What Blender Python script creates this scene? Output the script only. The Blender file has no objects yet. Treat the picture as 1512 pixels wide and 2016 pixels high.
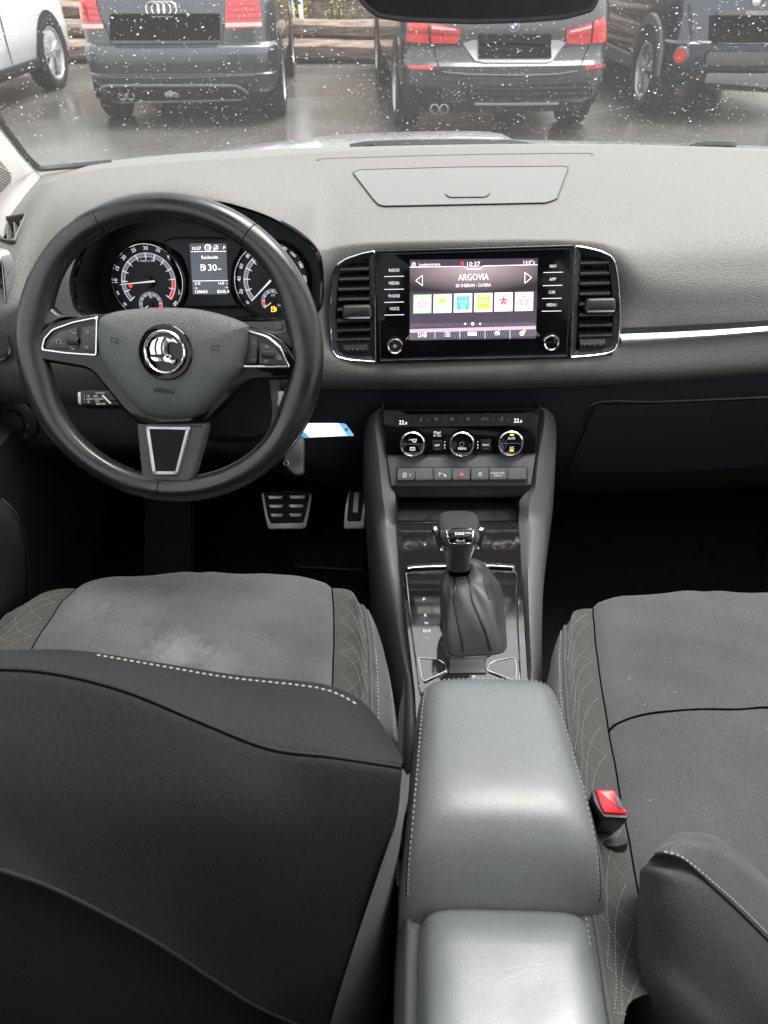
import bpy, bmesh, math, random
from math import sin, cos, tan, pi, radians, sqrt, atan2, hypot
from mathutils import Vector as V, Matrix
random.seed(7)
S = bpy.context.scene
COL = S.collection
# ------------------------------------------------------------------ camera
FPX = 1460.0
CAM = V((-.065, 0, 1.38))
TH, PSI, PHI = radians(38), radians(4), radians(2.8)
cf = V((-sin(PSI)*cos(TH), cos(PSI)*cos(TH), -sin(TH)))
r0 = V((cos(PSI), sin(PSI), 0)); u0 = r0.cross(cf)
cr = r0*cos(PHI) - u0*sin(PHI); cu = u0*cos(PHI) + r0*sin(PHI)
cd = bpy.data.cameras.new('camera'); cam = bpy.data.objects.new('camera', cd); COL.objects.link(cam)
cd.sensor_fit = 'VERTICAL'; cd.sensor_height = 36; cd.lens = FPX/2016*36
cd.clip_start = .02; cd.clip_end = 500
cd.dof.use_dof = True; cd.dof.focus_distance = 1.08; cd.dof.aperture_fstop = 10
cam.matrix_world = Matrix(((cr.x, cu.x, -cf.x, CAM.x), (cr.y, cu.y, -cf.y, CAM.y), (cr.z, cu.z, -cf.z, CAM.z), (0, 0, 0, 1)))
S.camera = cam
# outdoor frame: the car park slopes a little, so the ground is level with respect to this frame
gx = cr.copy(); gy = (cf*cos(TH) + cu*sin(TH)).normalized(); gz = gx.cross(gy)
GO = CAM - gz*1.38
# ------------------------------------------------------------------ world, sun, exposure
wd = bpy.data.worlds.new('World'); S.world = wd; wd.use_nodes = True
nt = wd.node_tree; bg = nt.nodes['Background']
sky = nt.nodes.new('ShaderNodeTexSky'); sky.sky_type = 'NISHITA'; sky.sun_disc = False
SUN_EL, SUN_AZ = radians(68), radians(65)     # azimuth from +y towards +x
sky.sun_elevation = SUN_EL; sky.sun_rotation = SUN_AZ
sky.dust_density = 4; sky.air_density = 1.0; sky.ozone_density = 1.0
hs = nt.nodes.new('ShaderNodeHueSaturation'); hs.inputs['Saturation'].default_value = .12
nt.links.new(sky.outputs[0], hs.inputs['Color']); mxs = nt.nodes.new('ShaderNodeMix'); mxs.data_type = 'RGBA'; mxs.inputs[0].default_value = .72     # even cloud layer over the clear sky
nt.links.new(hs.outputs[0], mxs.inputs[6]); mxs.inputs[7].default_value = (2.75, 2.8, 2.85, 1); nt.links.new(mxs.outputs[2], bg.inputs[0])
bg.inputs[1].default_value = .15
sl = bpy.data.lights.new('sun', 'SUN'); sl.energy = 1.5; sl.angle = radians(40); sl.color = (1, .97, .93)
so = bpy.data.objects.new('sun', sl); COL.objects.link(so)
so.rotation_euler = (V((0, 0, 0)) - V((sin(SUN_AZ)*cos(SUN_EL), cos(SUN_AZ)*cos(SUN_EL), sin(SUN_EL)))).to_track_quat('-Z', 'Y').to_euler()
S.view_settings.view_transform = 'Standard'; S.view_settings.look = 'None'
S.view_settings.gamma = 1; S.view_settings.use_curve_mapping = False
S.view_settings.exposure = 2.35
EMI = .75
S.cycles.use_denoising = True
S.cycles.max_bounces = 8; S.cycles.transparent_max_bounces = 24
S.cycles.caustics_reflective = False; S.cycles.caustics_refractive = False
S.cycles.sample_clamp_indirect = 6
# ------------------------------------------------------------------ pixel -> place helpers
def ray(px, py): return cf*FPX + cr*(px-756) + cu*(1008-py)
def onz(px, py, z): d = ray(px, py); return CAM + d*((z-CAM.z)/d.z)
def ony(px, py, y): d = ray(px, py); return CAM + d*((y-CAM.y)/d.y)
def onx(px, py, x): d = ray(px, py); return CAM + d*((x-CAM.x)/d.x)
def g2w(x, y, z): return GO + gx*x + gy*y + gz*z
class Fr:
    """a flat working plane: origin, right, up, normal"""
    def __init__(s, o, ex, ey):
        s.o = V(o); s.ex = V(ex).normalized(); s.ez = s.ex.cross(V(ey)).normalized(); s.ey = s.ez.cross(s.ex)
    def w(s, u, v, h=0): return s.o + s.ex*u + s.ey*v + s.ez*h
    def uv(s, px, py, h=0):
        d = ray(px, py); o = s.o + s.ez*h
        p = CAM + d*((o-CAM).dot(s.ez)/d.dot(s.ez)) - s.o
        return (p.dot(s.ex), p.dot(s.ey))
    def at(s, px, py, h=0): return s.w(*s.uv(px, py, h), h)
    def sc(s, px, py, n=1): a = s.uv(px-n/2, py); b = s.uv(px+n/2, py); return hypot(a[0]-b[0], a[1]-b[1])
def tilt(o, elev, az=0):
    """frame facing the cabin, its normal raised by elev degrees"""
    e, a = radians(elev), radians(az)
    return Fr(o, (cos(a), sin(a), 0), (-sin(a)*sin(e), cos(a)*sin(e), cos(e)))
def Z(x0, y0, s): return lambda pts: [(x0+x/s, y0+y/s) for x, y in pts]
# ------------------------------------------------------------------ curves
def cr_(p0, p1, p2, p3, t):
    return p1 + (p2-p0)*(.5*t) + (p0*2-p1*5+p2*4-p3)*(.5*t*t) + (p1*3-p0-p2*3+p3)*(.5*t**3)
def spline(pts, n=6, closed=False):
    P = [V(p) for p in pts]; m = len(P); out = []
    rng = m if closed else m-1
    for i in range(rng):
        if closed: a, b, c, d = P[i-1], P[i], P[(i+1) % m], P[(i+2) % m]
        else: a, b, c, d = P[max(i-1, 0)], P[i], P[i+1], P[min(i+2, m-1)]
        for k in range(n): out.append(cr_(a, b, c, d, k/n))
    if not closed: out.append(P[-1])
    return out
def rpoly(pts, r, n=4):
    """polygon with rounded corners"""
    P = [V(p) for p in pts]; out = []
    for i in range(len(P)):
        a, b, c = P[i-1], P[i], P[(i+1) % len(P)]
        rr = r[i] if isinstance(r, (list, tuple)) else r
        d1, d2 = a-b, c-b
        k = min(rr, d1.length*.45, d2.length*.45)
        if k < 1e-6: out.append(b); continue
        p, q = b+d1.normalized()*k, b+d2.normalized()*k
        for j in range(n+1):
            t = j/n; out.append(p*(1-t)**2 + b*2*t*(1-t) + q*t*t)
    return out
def resamp(pts, step):
    P = [V(p) for p in pts]; out = [(P[0].copy(), (P[1]-P[0]).normalized())]; acc = 0
    for i in range(len(P)-1):
        d = P[i+1]-P[i]; L = d.length
        if L < 1e-9: continue
        t = step-acc
        while t <= L: out.append((P[i]+d*(t/L), d/L)); t += step
        acc = (acc+L) % step
    return out
def area2(P): return sum(P[i-1][0]*P[i][1]-P[i][0]*P[i-1][1] for i in range(len(P)))
def inset(P, d):
    P = [V((p[0], p[1])) for p in P]; out = []; n = len(P)
    for i in range(n):
        e1 = (P[i]-P[i-1]); e2 = (P[(i+1) % n]-P[i])
        e1 = e1.normalized() if e1.length > 1e-9 else e2.normalized(); e2 = e2.normalized() if e2.length > 1e-9 else e1
        n1, n2 = V((-e1.y, e1.x)), V((-e2.y, e2.x)); m = n1+n2
        if m.length < 1e-6: m = n1
        m.normalize(); out.append(P[i]+m*(d/max(.45, m.dot(n1))))
    return out
def bez2(a, b, c, n=8): return [V(a)*(1-t)**2+V(b)*2*t*(1-t)+V(c)*t*t for t in [i/n for i in range(n+1)]]
# ------------------------------------------------------------------ mesh builder (world coordinates)
class M:
    def __init__(s): s.v = []; s.f = []
    def add(s, vs, fs):
        b = len(s.v); s.v += [V(v) for v in vs]; s.f += [tuple(b+i for i in f) for f in fs]; return s
    def loft(s, rows, cu=False, cv=False, cap=False, flip=False):
        n = len(rows[0]); m = len(rows); fs = []
        for i in range(m if cv else m-1):
            for j in range(n if cu else n-1):
                a, b = i*n+j, i*n+(j+1) % n; c, d = ((i+1) % m)*n+(j+1) % n, ((i+1) % m)*n+j
                fs.append((a, b, c, d) if not flip else (d, c, b, a))
        if cap:
            e = tuple(range(n)); g = tuple((m-1)*n+k for k in range(n))
            fs += [e[::-1] if not flip else e, g if not flip else g[::-1]]
        return s.add([p for r in rows for p in r], fs)
    def prism(s, fr, poly, h0, h1, bev=0, seg=3, cap0=True):
        P = [V((p[0], p[1])) for p in poly]
        if area2(P) < 0: P.reverse()
        rows = [(P, h0)]
        if bev > 0:
            for k in range(seg+1):
                a = k/seg*pi/2; rows.append((inset(P, bev*(1-cos(a))), h1-bev+bev*sin(a)))
        else: rows.append((P, h1))
        n = len(P); vs = [fr.w(p.x, p.y, h) for Q, h in rows for p in Q]; fs = []
        for i in range(len(rows)-1):
            for j in range(n): fs.append((i*n+j, i*n+(j+1) % n, (i+1)*n+(j+1) % n, (i+1)*n+j))
        fs.append(tuple((len(rows)-1)*n+j for j in range(n)))
        if cap0: fs.append(tuple(range(n))[::-1])
        return s.add(vs, fs)
    def frame(s, fr, outer, inner, h0, h1, bev=.001):
        """flat ring between two outlines with the same number of points"""
        O = [V((p[0], p[1])) for p in outer]; I = [V((p[0], p[1])) for p in inner]
        if area2(O) < 0: O.reverse(); I.reverse()
        rows = [(O, h0), (O, h1-bev), (inset(O, bev), h1), (inset(I, -bev), h1), (I, h1-bev), (I, h0)]
        return s.loft([[fr.w(p.x, p.y, h) for p in Q] for Q, h in rows], cu=True)
    def box(s, fr, u0_, u1_, v0, v1, h0, h1, bev=0):
        return s.prism(fr, [(u0_, v0), (u1_, v0), (u1_, v1), (u0_, v1)], h0, h1, bev, 2)
    def tube(s, pts, r, n=8, closed=False, flat=1.0, up=(0, 0, 1), cap=True):
        P = [V(p) for p in pts]; m = len(P); rows = []; up = V(up)
        for i in range(m):
            t = (P[(i+1) % m]-P[i-1]) if closed else (P[min(i+1, m-1)]-P[max(i-1, 0)])
            t.normalize(); a = t.cross(up)
            a = a.normalized() if a.length > 1e-4 else t.orthogonal().normalized(); b = a.cross(t).normalized()
            rr = r(i/(m-1)) if callable(r) else r
            rows.append([P[i]+a*(rr*cos(2*pi*k/n))+b*(rr*flat*sin(2*pi*k/n)) for k in range(n)])
        return s.loft(rows, cu=True, cv=closed, cap=cap and not closed)
    def lathe(s, fr, c, prof, n=40, a0=0, a1=2*pi, cap=False):
        full = abs(a1-a0-2*pi) < 1e-6; m = n if full else n+1
        rows = [[fr.w(c[0]+r*cos(a0+(a1-a0)*k/n), c[1]+r*sin(a0+(a1-a0)*k/n), h) for k in range(m)] for r, h in prof]
        return s.loft(rows, cu=full, cap=cap)
    def disc(s, fr, c, r, h, n=32): return s.add([fr.w(c[0]+r*cos(2*pi*k/n), c[1]+r*sin(2*pi*k/n), h) for k in range(n)], [tuple(range(n))])
    def seg(s, fr, a, b, w, h, t=.0004):
        a, b = V(a), V(b); d = (b-a).normalized(); n = V((-d.y, d.x))*w/2
        return s.prism(fr, [a-n, b-n, b+n, a+n], h, h+t)
    def line(s, fr, pts, w, h, t=.0004):
        for i in range(len(pts)-1): s.seg(fr, pts[i], pts[i+1], w, h, t)
        return s
    def poly(s, fr, pts, h): 
        P = [V((p[0], p[1])) for p in pts]
        if area2(P) < 0: P.reverse()
        return s.add([fr.w(p.x, p.y, h) for p in P], [tuple(range(len(P)))])
    def dash(s, pts, step, ln, r, up=(0, 0, 1), jit=0):
        """a row of sewing stitches along a curve"""
        for p, d in resamp(pts, step):
            a = d.cross(V(up)).normalized(); b = a.cross(d)
            if jit: d = (d+a*random.uniform(-jit, jit)).normalized()
            q = [p-d*ln/2, p+a*r, p+b*r, p-a*r, p-b*r, p+d*ln/2]
            s.add(q, [(0, 2, 1), (0, 3, 2), (0, 4, 3), (0, 1, 4), (5, 1, 2), (5, 2, 3), (5, 3, 4), (5, 4, 1)])
        return s
def loc(o): return o.matrix_world.translation if False else V(o['_w'])
def obj(name, m, mat, parent=None, ang=40, flat=False, sub=0, recalc=True, **kw):
    me = bpy.data.meshes.new(name); base = V((0, 0, 0))
    if parent is not None: base = V(parent['_w'])
    else: base = sum(m.v, V((0, 0, 0)))/max(1, len(m.v))
    me.from_pydata([v-base for v in m.v], [], m.f); me.update()
    if recalc:
        bm = bmesh.new(); bm.from_mesh(me); bmesh.ops.recalc_face_normals(bm, faces=bm.faces); bm.to_mesh(me); bm.free()
    if not flat: me.shade_smooth(); me.set_sharp_from_angle(angle=radians(ang))
    o = bpy.data.objects.new(name, me); COL.objects.link(o)
    for x in (mat if isinstance(mat, (list, tuple)) else [mat]): me.materials.append(x)
    o['_w'] = tuple(base)
    if parent is not None: o.parent = parent
    else: o.location = base
    for k, x in kw.items(): o[k] = x
    return o
def thing(name, label, cat, at, group=None):
    o = bpy.data.objects.new(name, None); COL.objects.link(o); o.location = V(at); o['_w'] = tuple(V(at))
    o.empty_display_size = .05
    o['label'] = label; o['category'] = cat
    if group: o['group'] = group
    return o
def inst(name, src, parent, off):
    """a copy of a part sharing its mesh, moved by off"""
    o = src.copy(); o.name = name; COL.objects.link(o); o.parent = parent; o.location = src.location+V(off); return o
FONT = {}
def txt(name, fr, s, px, py, hp, h, mat, parent, wp=None, rot=0, bold=0, dep=.0002, kind=None):
    """lettering centred on a picture point, cap height hp pixels; becomes a mesh"""
    cu_ = bpy.data.curves.new('t', 'FONT'); cu_.body = s; cu_.size = 1; cu_.align_x = 'CENTER'; cu_.resolution_u = 2
    cu_.offset = bold; cu_.extrude = 0
    to = bpy.data.objects.new('t', cu_); COL.objects.link(to)
    dg = bpy.context.evaluated_depsgraph_get(); me = bpy.data.meshes.new_from_object(to.evaluated_get(dg))
    bpy.data.objects.remove(to)
    xs = [v.co.x for v in me.vertices]; ys = [v.co.y for v in me.vertices]
    cx, cy = (min(xs)+max(xs))/2, (min(ys)+max(ys))/2; ww, hh = max(xs)-min(xs), max(ys)-min(ys)
    k = fr.sc(px, py); sy = hp*k/hh; sx = wp*k/ww if wp else sy
    c = fr.uv(px, py, h); m = M()
    vs = []
    for v in me.vertices:
        x, y = (v.co.x-cx)*sx, (v.co.y-cy)*sy
        vs.append(fr.w(c[0]+x*cos(rot)-y*sin(rot), c[1]+x*sin(rot)+y*cos(rot), h+dep))
    m.add(vs, [tuple(p.vertices) for p in me.polygons]); bpy.data.meshes.remove(me)
    return obj(name, m, mat, parent, flat=True, recalc=False)
def tag(o, label, cat, group=None):
    o['label'] = label; o['category'] = cat
    if group: o['group'] = group
    return o
# ------------------------------------------------------------------ materials
def mat(name, c, rough=.5, metal=0, spec=.5, emit=None, es=1, bump=None, var=None, coat=0, rvar=None, sheen=0, fine=None):
    """bump=(kind, scale, strength, distance); var=(scale, colour, amount); rvar=(scale, lo, hi)"""
    m = bpy.data.materials.new(name); m.use_nodes = True; n = m.node_tree.nodes; L = m.node_tree.links
    p = n['Principled BSDF']; c4 = (*c, 1) if len(c) == 3 else c
    p.inputs['Base Color'].default_value = c4; p.inputs['Roughness'].default_value = rough; p.inputs['Metallic'].default_value = metal
    p.inputs['Specular IOR Level'].default_value = spec; p.inputs['Coat Weight'].default_value = coat; p.inputs['Coat Roughness'].default_value = .05
    if sheen: p.inputs['Sheen Weight'].default_value = sheen; p.inputs['Sheen Roughness'].default_value = .5
    if emit: p.inputs['Emission Color'].default_value = (*emit, 1); p.inputs['Emission Strength'].default_value = es*EMI
    tc = n.new('ShaderNodeTexCoord')
    def noise(sc, det=4):
        t = n.new('ShaderNodeTexNoise'); t.inputs['Scale'].default_value = sc; t.inputs['Detail'].default_value = det
        L.new(tc.outputs['Object'], t.inputs['Vector']); return t
    if var:
        sc, c2, am = var[:3]; t = noise(sc, 6); r = n.new('ShaderNodeValToRGB')
        r.color_ramp.elements[0].position = .5-.5*am; r.color_ramp.elements[1].position = .5+.5*am
        r.color_ramp.elements[0].color = c4; r.color_ramp.elements[1].color = (*c2, 1)
        L.new(t.outputs[0], r.inputs[0]); L.new(r.outputs[0], p.inputs['Base Color'])
    if fine:
        t = noise(fine[0], 2); mr = n.new('ShaderNodeMapRange'); mr.inputs['From Min'].default_value = .3; mr.inputs['From Max'].default_value = .7; mr.inputs['To Min'].default_value = 1-fine[1]; mr.inputs['To Max'].default_value = 1+fine[1]
        L.new(t.outputs[0], mr.inputs[0]); mm = n.new('ShaderNodeVectorMath'); mm.operation = 'SCALE'; L.new(mr.outputs[0], mm.inputs['Scale'])
        src = p.inputs['Base Color'].links[0].from_socket if p.inputs['Base Color'].links else None
        if src: L.new(src, mm.inputs[0])
        else: mm.inputs[0].default_value = c4[:3]
        L.new(mm.outputs[0], p.inputs['Base Color'])
    if rvar:
        t = noise(rvar[0]); mr = n.new('ShaderNodeMapRange'); mr.inputs['From Min'].default_value = .35; mr.inputs['From Max'].default_value = .65
        mr.inputs['To Min'].default_value = rvar[1]; mr.inputs['To Max'].default_value = rvar[2]
        L.new(t.outputs[0], mr.inputs[0]); L.new(mr.outputs[0], p.inputs['Roughness'])
    if bump:
        k, sc, st, di = bump
        if k == 'grain':
            t = n.new('ShaderNodeTexVoronoi'); t.feature = 'DISTANCE_TO_EDGE'; t.inputs['Scale'].default_value = sc
            w = noise(sc*.5, 2); mx = n.new('ShaderNodeVectorMath'); mx.operation = 'MULTIPLY_ADD'
            mx.inputs[1].default_value = (1.2/sc,)*3; L.new(w.outputs['Color'], mx.inputs[0]); L.new(tc.outputs['Object'], mx.inputs[2]); L.new(mx.outputs[0], t.inputs['Vector'])
            cl = n.new('ShaderNodeMapRange'); cl.inputs['From Max'].default_value = .25; L.new(t.outputs['Distance'], cl.inputs[0]); out = cl.outputs[0]
        elif k == 'weave':
            a = n.new('ShaderNodeTexWave'); a.inputs['Scale'].default_value = sc; a.bands_direction = 'X'; L.new(tc.outputs['Object'], a.inputs['Vector'])
            b = n.new('ShaderNodeTexWave'); b.inputs['Scale'].default_value = sc; b.bands_direction = 'Y'; L.new(tc.outputs['Object'], b.inputs['Vector'])
            ad = n.new('ShaderNodeMath'); ad.operation = 'MULTIPLY'; L.new(a.outputs[1], ad.inputs[0]); L.new(b.outputs[1], ad.inputs[1]); out = ad.outputs[0]
        else: out = noise(sc, 3).outputs[0]
        bp = n.new('ShaderNodeBump'); bp.inputs['Strength'].default_value = st; bp.inputs['Distance'].default_value = di
        L.new(out, bp.inputs['Height']); L.new(bp.outputs[0], p.inputs['Normal'])
    return m
m_dash = mat('dash_plastic', (.103, .099, .095), .58, spec=.5, bump=('grain', 300, .4, .0008), var=(3, (.111, .107, .102), .6), fine=(420, .10))
m_dashs = mat('dash_smooth_plastic', (.118, .119, .115), .58, spec=.4, bump=('noise', 900, .15, .0003), fine=(500, .05))
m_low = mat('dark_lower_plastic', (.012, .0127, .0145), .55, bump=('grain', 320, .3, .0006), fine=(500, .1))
m_cons = mat('console_grey_plastic', (.085, .087, .088), .48, bump=('grain', 350, .35, .0006), rvar=(25, .42, .54), fine=(450, .08))
m_blk = mat('matt_black_plastic', (.009, .009, .010), .45, rvar=(60, .38, .55))
m_gloss = mat('piano_black', (.003, .003, .004), .06, spec=.35, rvar=(14, .04, .12))
m_dusty = mat('dusty_piano_black', (.004, .004, .005), .08, var=(1100, (.03, .03, .03), .3), rvar=(8, .04, .14))
m_deckg = mat('console_gloss_lacquer', (.004, .004, .005), .05, spec=1.0, coat=1, var=(1100, (.02, .02, .02), .3), rvar=(8, .03, .10))
m_chrome = mat('chrome', (.72, .72, .73), .12, 1, rvar=(40, .08, .18))
m_satin = mat('satin_silver', (.6, .6, .61), .42, .85, rvar=(60, .36, .48))
m_leather = mat('worn_wheel_leather', (.012, .0125, .0125), .3, spec=.6, bump=('noise', 300, .22, .0005), rvar=(16, .20, .40), fine=(300, .2))
m_arm = mat('armrest_leatherette', (.125, .130, .131), .40, spec=.7, bump=('grain', 620, .14, .0004), var=(7, (.145, .150, .151), .45), rvar=(12, .30, .44), fine=(380, .1))
m_armr = mat('grey_console_vinyl', (.105, .112, .114), .34, spec=.9, bump=('noise', 500, .3, .0004), var=(9, (.13, .137, .139), .4), rvar=(15, .34, .5), fine=(500, .06))
m_boot = mat('boot_leather', (.045, .045, .045), .42, bump=('grain', 700, .2, .0004), rvar=(40, .34, .50), fine=(300, .08))
m_fab = mat('seat_fabric', (.062, .063, .064), .85, spec=.25, bump=('noise', 650, .6, .0012), var=(14, (.078, .079, .079), .5), sheen=.15, fine=(520, .21))
m_fabw = mat('worn_seat_fabric', (.072, .074, .075), .85, spec=.25, bump=('noise', 650, .6, .0012), var=(9, (.105, .108, .106), .35), sheen=.2, fine=(520, .2))
m_quilt = mat('quilted_taupe_fabric', (.056, .056, .053), .8, spec=.25, bump=('noise', 650, .5, .001), var=(20, (.066, .0655, .061), .5), sheen=.1, fine=(520, .2))
m_fabd = mat('dark_seat_back_fabric', (.0155, .016, .0163), .85, spec=.2, bump=('noise', 600, .5, .001), var=(10, (.020, .0205, .021), .5), fine=(450, .2))
m_thread = mat('white_thread', (.45, .445, .41), .8, spec=.2)
m_threadq = mat('faint_thread', (.34, .335, .30), .8, spec=.2)
m_seam = mat('seam_groove_black', (.003, .003, .003), 1, spec=0)
m_threadk = mat('dark_thread', (.03, .03, .03), .6)
m_carpet = mat('black_carpet', (.007, .0075, .008), .95, spec=.1, bump=('noise', 500, .8, .002), var=(60, (.012, .0125, .013), .5))
m_rub = mat('black_rubber', (.014, .014, .015), .6, bump=('noise', 200, .2, .0005))
m_pill = mat('light_grey_trim', (.6, .585, .55), .55, bump=('noise', 900, .1, .0003))
m_head = mat('headliner', (.2, .197, .19), .9)
m_white = mat('white_print', (.75, .75, .75), .6)
m_grey = mat('grey_print', (.25, .25, .25), .6)
m_glow = mat('lit_white_legend', (.6, .6, .62), .5, emit=(.9, .9, 1), es=.2)
m_scr = mat('lit_screen_white', (.1, .1, .1), .3, emit=(1, .93, .97), es=.55)
m_dim = mat('dim_screen_line', (.1, .1, .1), .3, emit=(.8, .72, .8), es=.2)
m_red = mat('red_print', (.5, .02, .03), .5, emit=(1, .05, .06), es=.35)
m_amb = mat('amber_lamp', (.5, .25, .02), .5, emit=(1, .45, .03), es=.8)
# ================================================================== CABIN SHELL
from mathutils.bvhtree import BVHTree
WX = Fr((0, 0, 0), (1, 0, 0), (0, 1, 0))          # world floor plan frame
def glassmat(name, tint=(1, 1, 1), veil=0):
    m = bpy.data.materials.new(name); m.use_nodes = True; n = m.node_tree.nodes; L = m.node_tree.links
    n.remove(n['Principled BSDF']); t = n.new('ShaderNodeBsdfTransparent'); t.inputs[0].default_value = (*tint, 1)
    g = n.new('ShaderNodeBsdfGlossy'); g.inputs['Roughness'].default_value = .015; lw = n.new('ShaderNodeLayerWeight'); lw.inputs[0].default_value = .5
    pwn = n.new('ShaderNodeMath'); pwn.operation = 'POWER'; pwn.inputs[1].default_value = 5; L.new(lw.outputs['Facing'], pwn.inputs[0])
    fr = n.new('ShaderNodeMath'); fr.operation = 'MULTIPLY_ADD'; fr.inputs[1].default_value = .9; fr.inputs[2].default_value = .06; L.new(pwn.outputs[0], fr.inputs[0])
    mx = n.new('ShaderNodeMixShader'); L.new(fr.outputs[0], mx.inputs[0]); L.new(t.outputs[0], mx.inputs[1]); L.new(g.outputs[0], mx.inputs[2])
    out = mx.outputs[0]
    if veil:      # thin film of imitated glare haze, lifting the darks beyond the glass
        tr_ = n.new('ShaderNodeBsdfTranslucent'); tr_.inputs[0].default_value = (.9, .9, .88, 1); m2 = n.new('ShaderNodeMixShader'); m2.inputs[0].default_value = veil
        L.new(out, m2.inputs[1]); L.new(tr_.outputs[0], m2.inputs[2]); out = m2.outputs[0]
    L.new(out, n['Material Output'].inputs[0]); return m
m_glass = glassmat('window_glass', (.93, .96, .95))
m_wglass = glassmat('windscreen_glass', (.95, .96, .955), .013)
# floor pan with firewall
xs = [-.76, -.5, -.2, 0, .2, .5, .82]
prof = [(-1.3, .42), (-.6, .40), (-.2, .36), (.3, .35), (1.15, .35), (1.3, .40), (1.48, .62), (1.52, .85)]
floor = obj('cabin_floor', M().loft([[V((x, y, z)) for x in xs] for y, z in prof]), m_carpet, kind='structure')
# windscreen: curved sheet
def wsp(x, t):   # t 0 at base .. 1 at header
    yb = 1.43-.20*(x/.75)**2; yt = .80-.06*(x/.75)**2
    return V((x*(1-.14*t), yb+(yt-yb)*t, 1.045+(.475)*t+.03*sin(pi*t)))
wt = thing('windscreen', 'curved windscreen speckled with raindrops above the dashboard', 'windscreen', (0, 1.3, 1.1))
gm = M().loft([[wsp(-.78+1.56*i/24, j/10) for i in range(25)] for j in range(11)])
obj('glass', gm, m_wglass, wt)
m_band = mat('black_glass_border', (.012, .012, .012), .5)
bb = M().loft([[wsp(x, t)-V((0, 0, .004)) for x in [-.78+1.56*i/24 for i in range(25)]] for t in (0, .02, .045)])
obj('lower_border', bb, m_band, wt)
# roof, doors, rear wall around the camera (light comes only through the glass)
def rfp(u, y):
    x = .60*u*(.95 if y < -1.2 else 1); d = .05*u*u
    zt = [(-1.35, 1.47), (-1.0, 1.56), (-.3, 1.60), (.60, 1.56), (.80, 1.518)]
    for (ya, za), (yb, zb_) in zip(zt, zt[1:]):
        if y <= yb: return V((x, y, za+(zb_-za)*(y-ya)/(yb-ya)-d))
    return V((x, y, 1.518-d))
rf = M()
def rfl(u0_, u1_, y0, y1, m, dz=0): return m.loft([[rfp(u0_+(u1_-u0_)*i/6, y0+(y1-y0)*j/6)+V((0, 0, dz)) for i in range(7)] for j in range(7)])
for q in ((-1, -.76, -1.35, .80), (.76, 1, -1.35, .80), (-.76, .76, .60, .80), (-.76, .76, -1.35, .02)): rfl(*q, rf)
roof = tag(obj('roof_lining', rf, m_head), 'pale roof lining framing an added glass roof above the front seats', 'roof lining')
gr_ = thing('added_glass_roof', 'unseen sunroof panel added to let top light into the cabin', 'added glass roof', (0, 0, 1.6))  # unseen opening, added to bring light from above onto hub, armrest and seats
obj('added_roof_pane', rfl(-.76, .76, .02, .60, M(), .01), glassmat('added_roof_glass', (.88, .9, .9)), gr_)
obj('added_roof_frame', rfl(-.76, .76, .58, .605, M(), -.004), m_blk, gr_)
for s in (-1, 1):
    kk = M().loft([[V((s*.755+(.04 if s > 0 else 0), y, z)) for y in (1.0, 1.2, 1.36, 1.56)] for z in (.30, .6, .9, 1.045)]); obj('kick_panel', kk, m_low, kind='structure')
for s, lb in ((-1, 'driver'), (1, 'passenger')):
    xx = lambda z: s*(.74 if z < 1.0 else .74-(z-1.0)*.30)
    ox = .04 if s > 0 else 0
    dt = thing('door', 'black %s door with a grab recess beside the %s seat' % (lb, lb), 'car door', (s*.75, .6, .6))
    P = M(); rows = []
    for z, dx in ((.34, .03), (.45, .0), (.62, -.03), (.72, -.055), (.80, -.055), (.84, -.01), (.98, .0), (1.02, .03)):
        rows.append([V((s*(.75+dx)+ox*s, y, z)) for y in (1.34, 1.1, .8, .5, .1, -.35)])
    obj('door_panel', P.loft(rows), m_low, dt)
    # window frame posts + pane
    fr_ = M()
    for (y0, z0, y1, z1, w) in ((1.20, 1.03, .78, 1.47, .03), (-.33, 1.02, -.28, 1.54, .05), (.78, 1.47, -.28, 1.54, .025)):
        fr_.tube([V((xx(z0)+ox*s, y0, z0)), V((xx((z0+z1)/2)+ox*s, (y0+y1)/2, (z0+z1)/2)), V((xx(z1)+ox*s, y1, z1))], w, 6)
    obj('window_frame', fr_, m_blk, dt)
    obj('window_pane', M().add([(xx(1.02)+ox*s, 1.18, 1.02), (xx(1.02)+ox*s, -.33, 1.02), (xx(1.54)+ox*s, -.28, 1.54), (xx(1.48)+ox*s, .78, 1.48)], [(0, 1, 2, 3)]), m_glass, dt)
    rd = thing('rear_door', 'black rear door behind the %s seat with a window tinted to dim rear light' % lb, 'car door', (s*.76, -.9, .6))
    obj('door_panel', M().loft([[V((s*(.77+dx), y, z)) for y in (-.42, -.8, -1.3)] for z, dx in ((.34, 0), (.6, 0), (.8, -.03), (1.0, 0), (1.03, .02))]), m_low, rd)
    obj('window_pane', M().add([(xx(1.03), -.40, 1.03), (xx(1.03), -1.2, 1.05), (xx(1.48), -1.15, 1.48), (xx(1.53), -.38, 1.53)], [(0, 1, 2, 3)]), glassmat('rear_side_glass', (.4, .42, .42)), rd)
rs = thing('rear_bench', 'grey fabric rear bench seat across the back of the cabin', 'rear seat', (0, -.9, .6))
b1 = M(); b1.loft([[V((x, y, z)) for x in (-.7, -.6, 0, .6, .7)] for y, z in ((-.42, .42), (-.40, .62), (-.5, .70), (-.9, .66), (-.98, .62))]); obj('seat_cushion', b1, m_fab, rs)
b2 = M(); b2.loft([[V((x, y, z)) for x in (-.7, -.6, 0, .6, .7)] for y, z in ((-.92, .6), (-1.0, .9), (-1.08, 1.14), (-1.16, 1.16), (-1.2, 1.0))]); obj('seat_back', b2, m_fab, rs)
m_tint = glassmat('dimming_rear_glass', (.3, .32, .32))  # rear tint added to dim light from behind and its reflections in gloss trim
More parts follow.
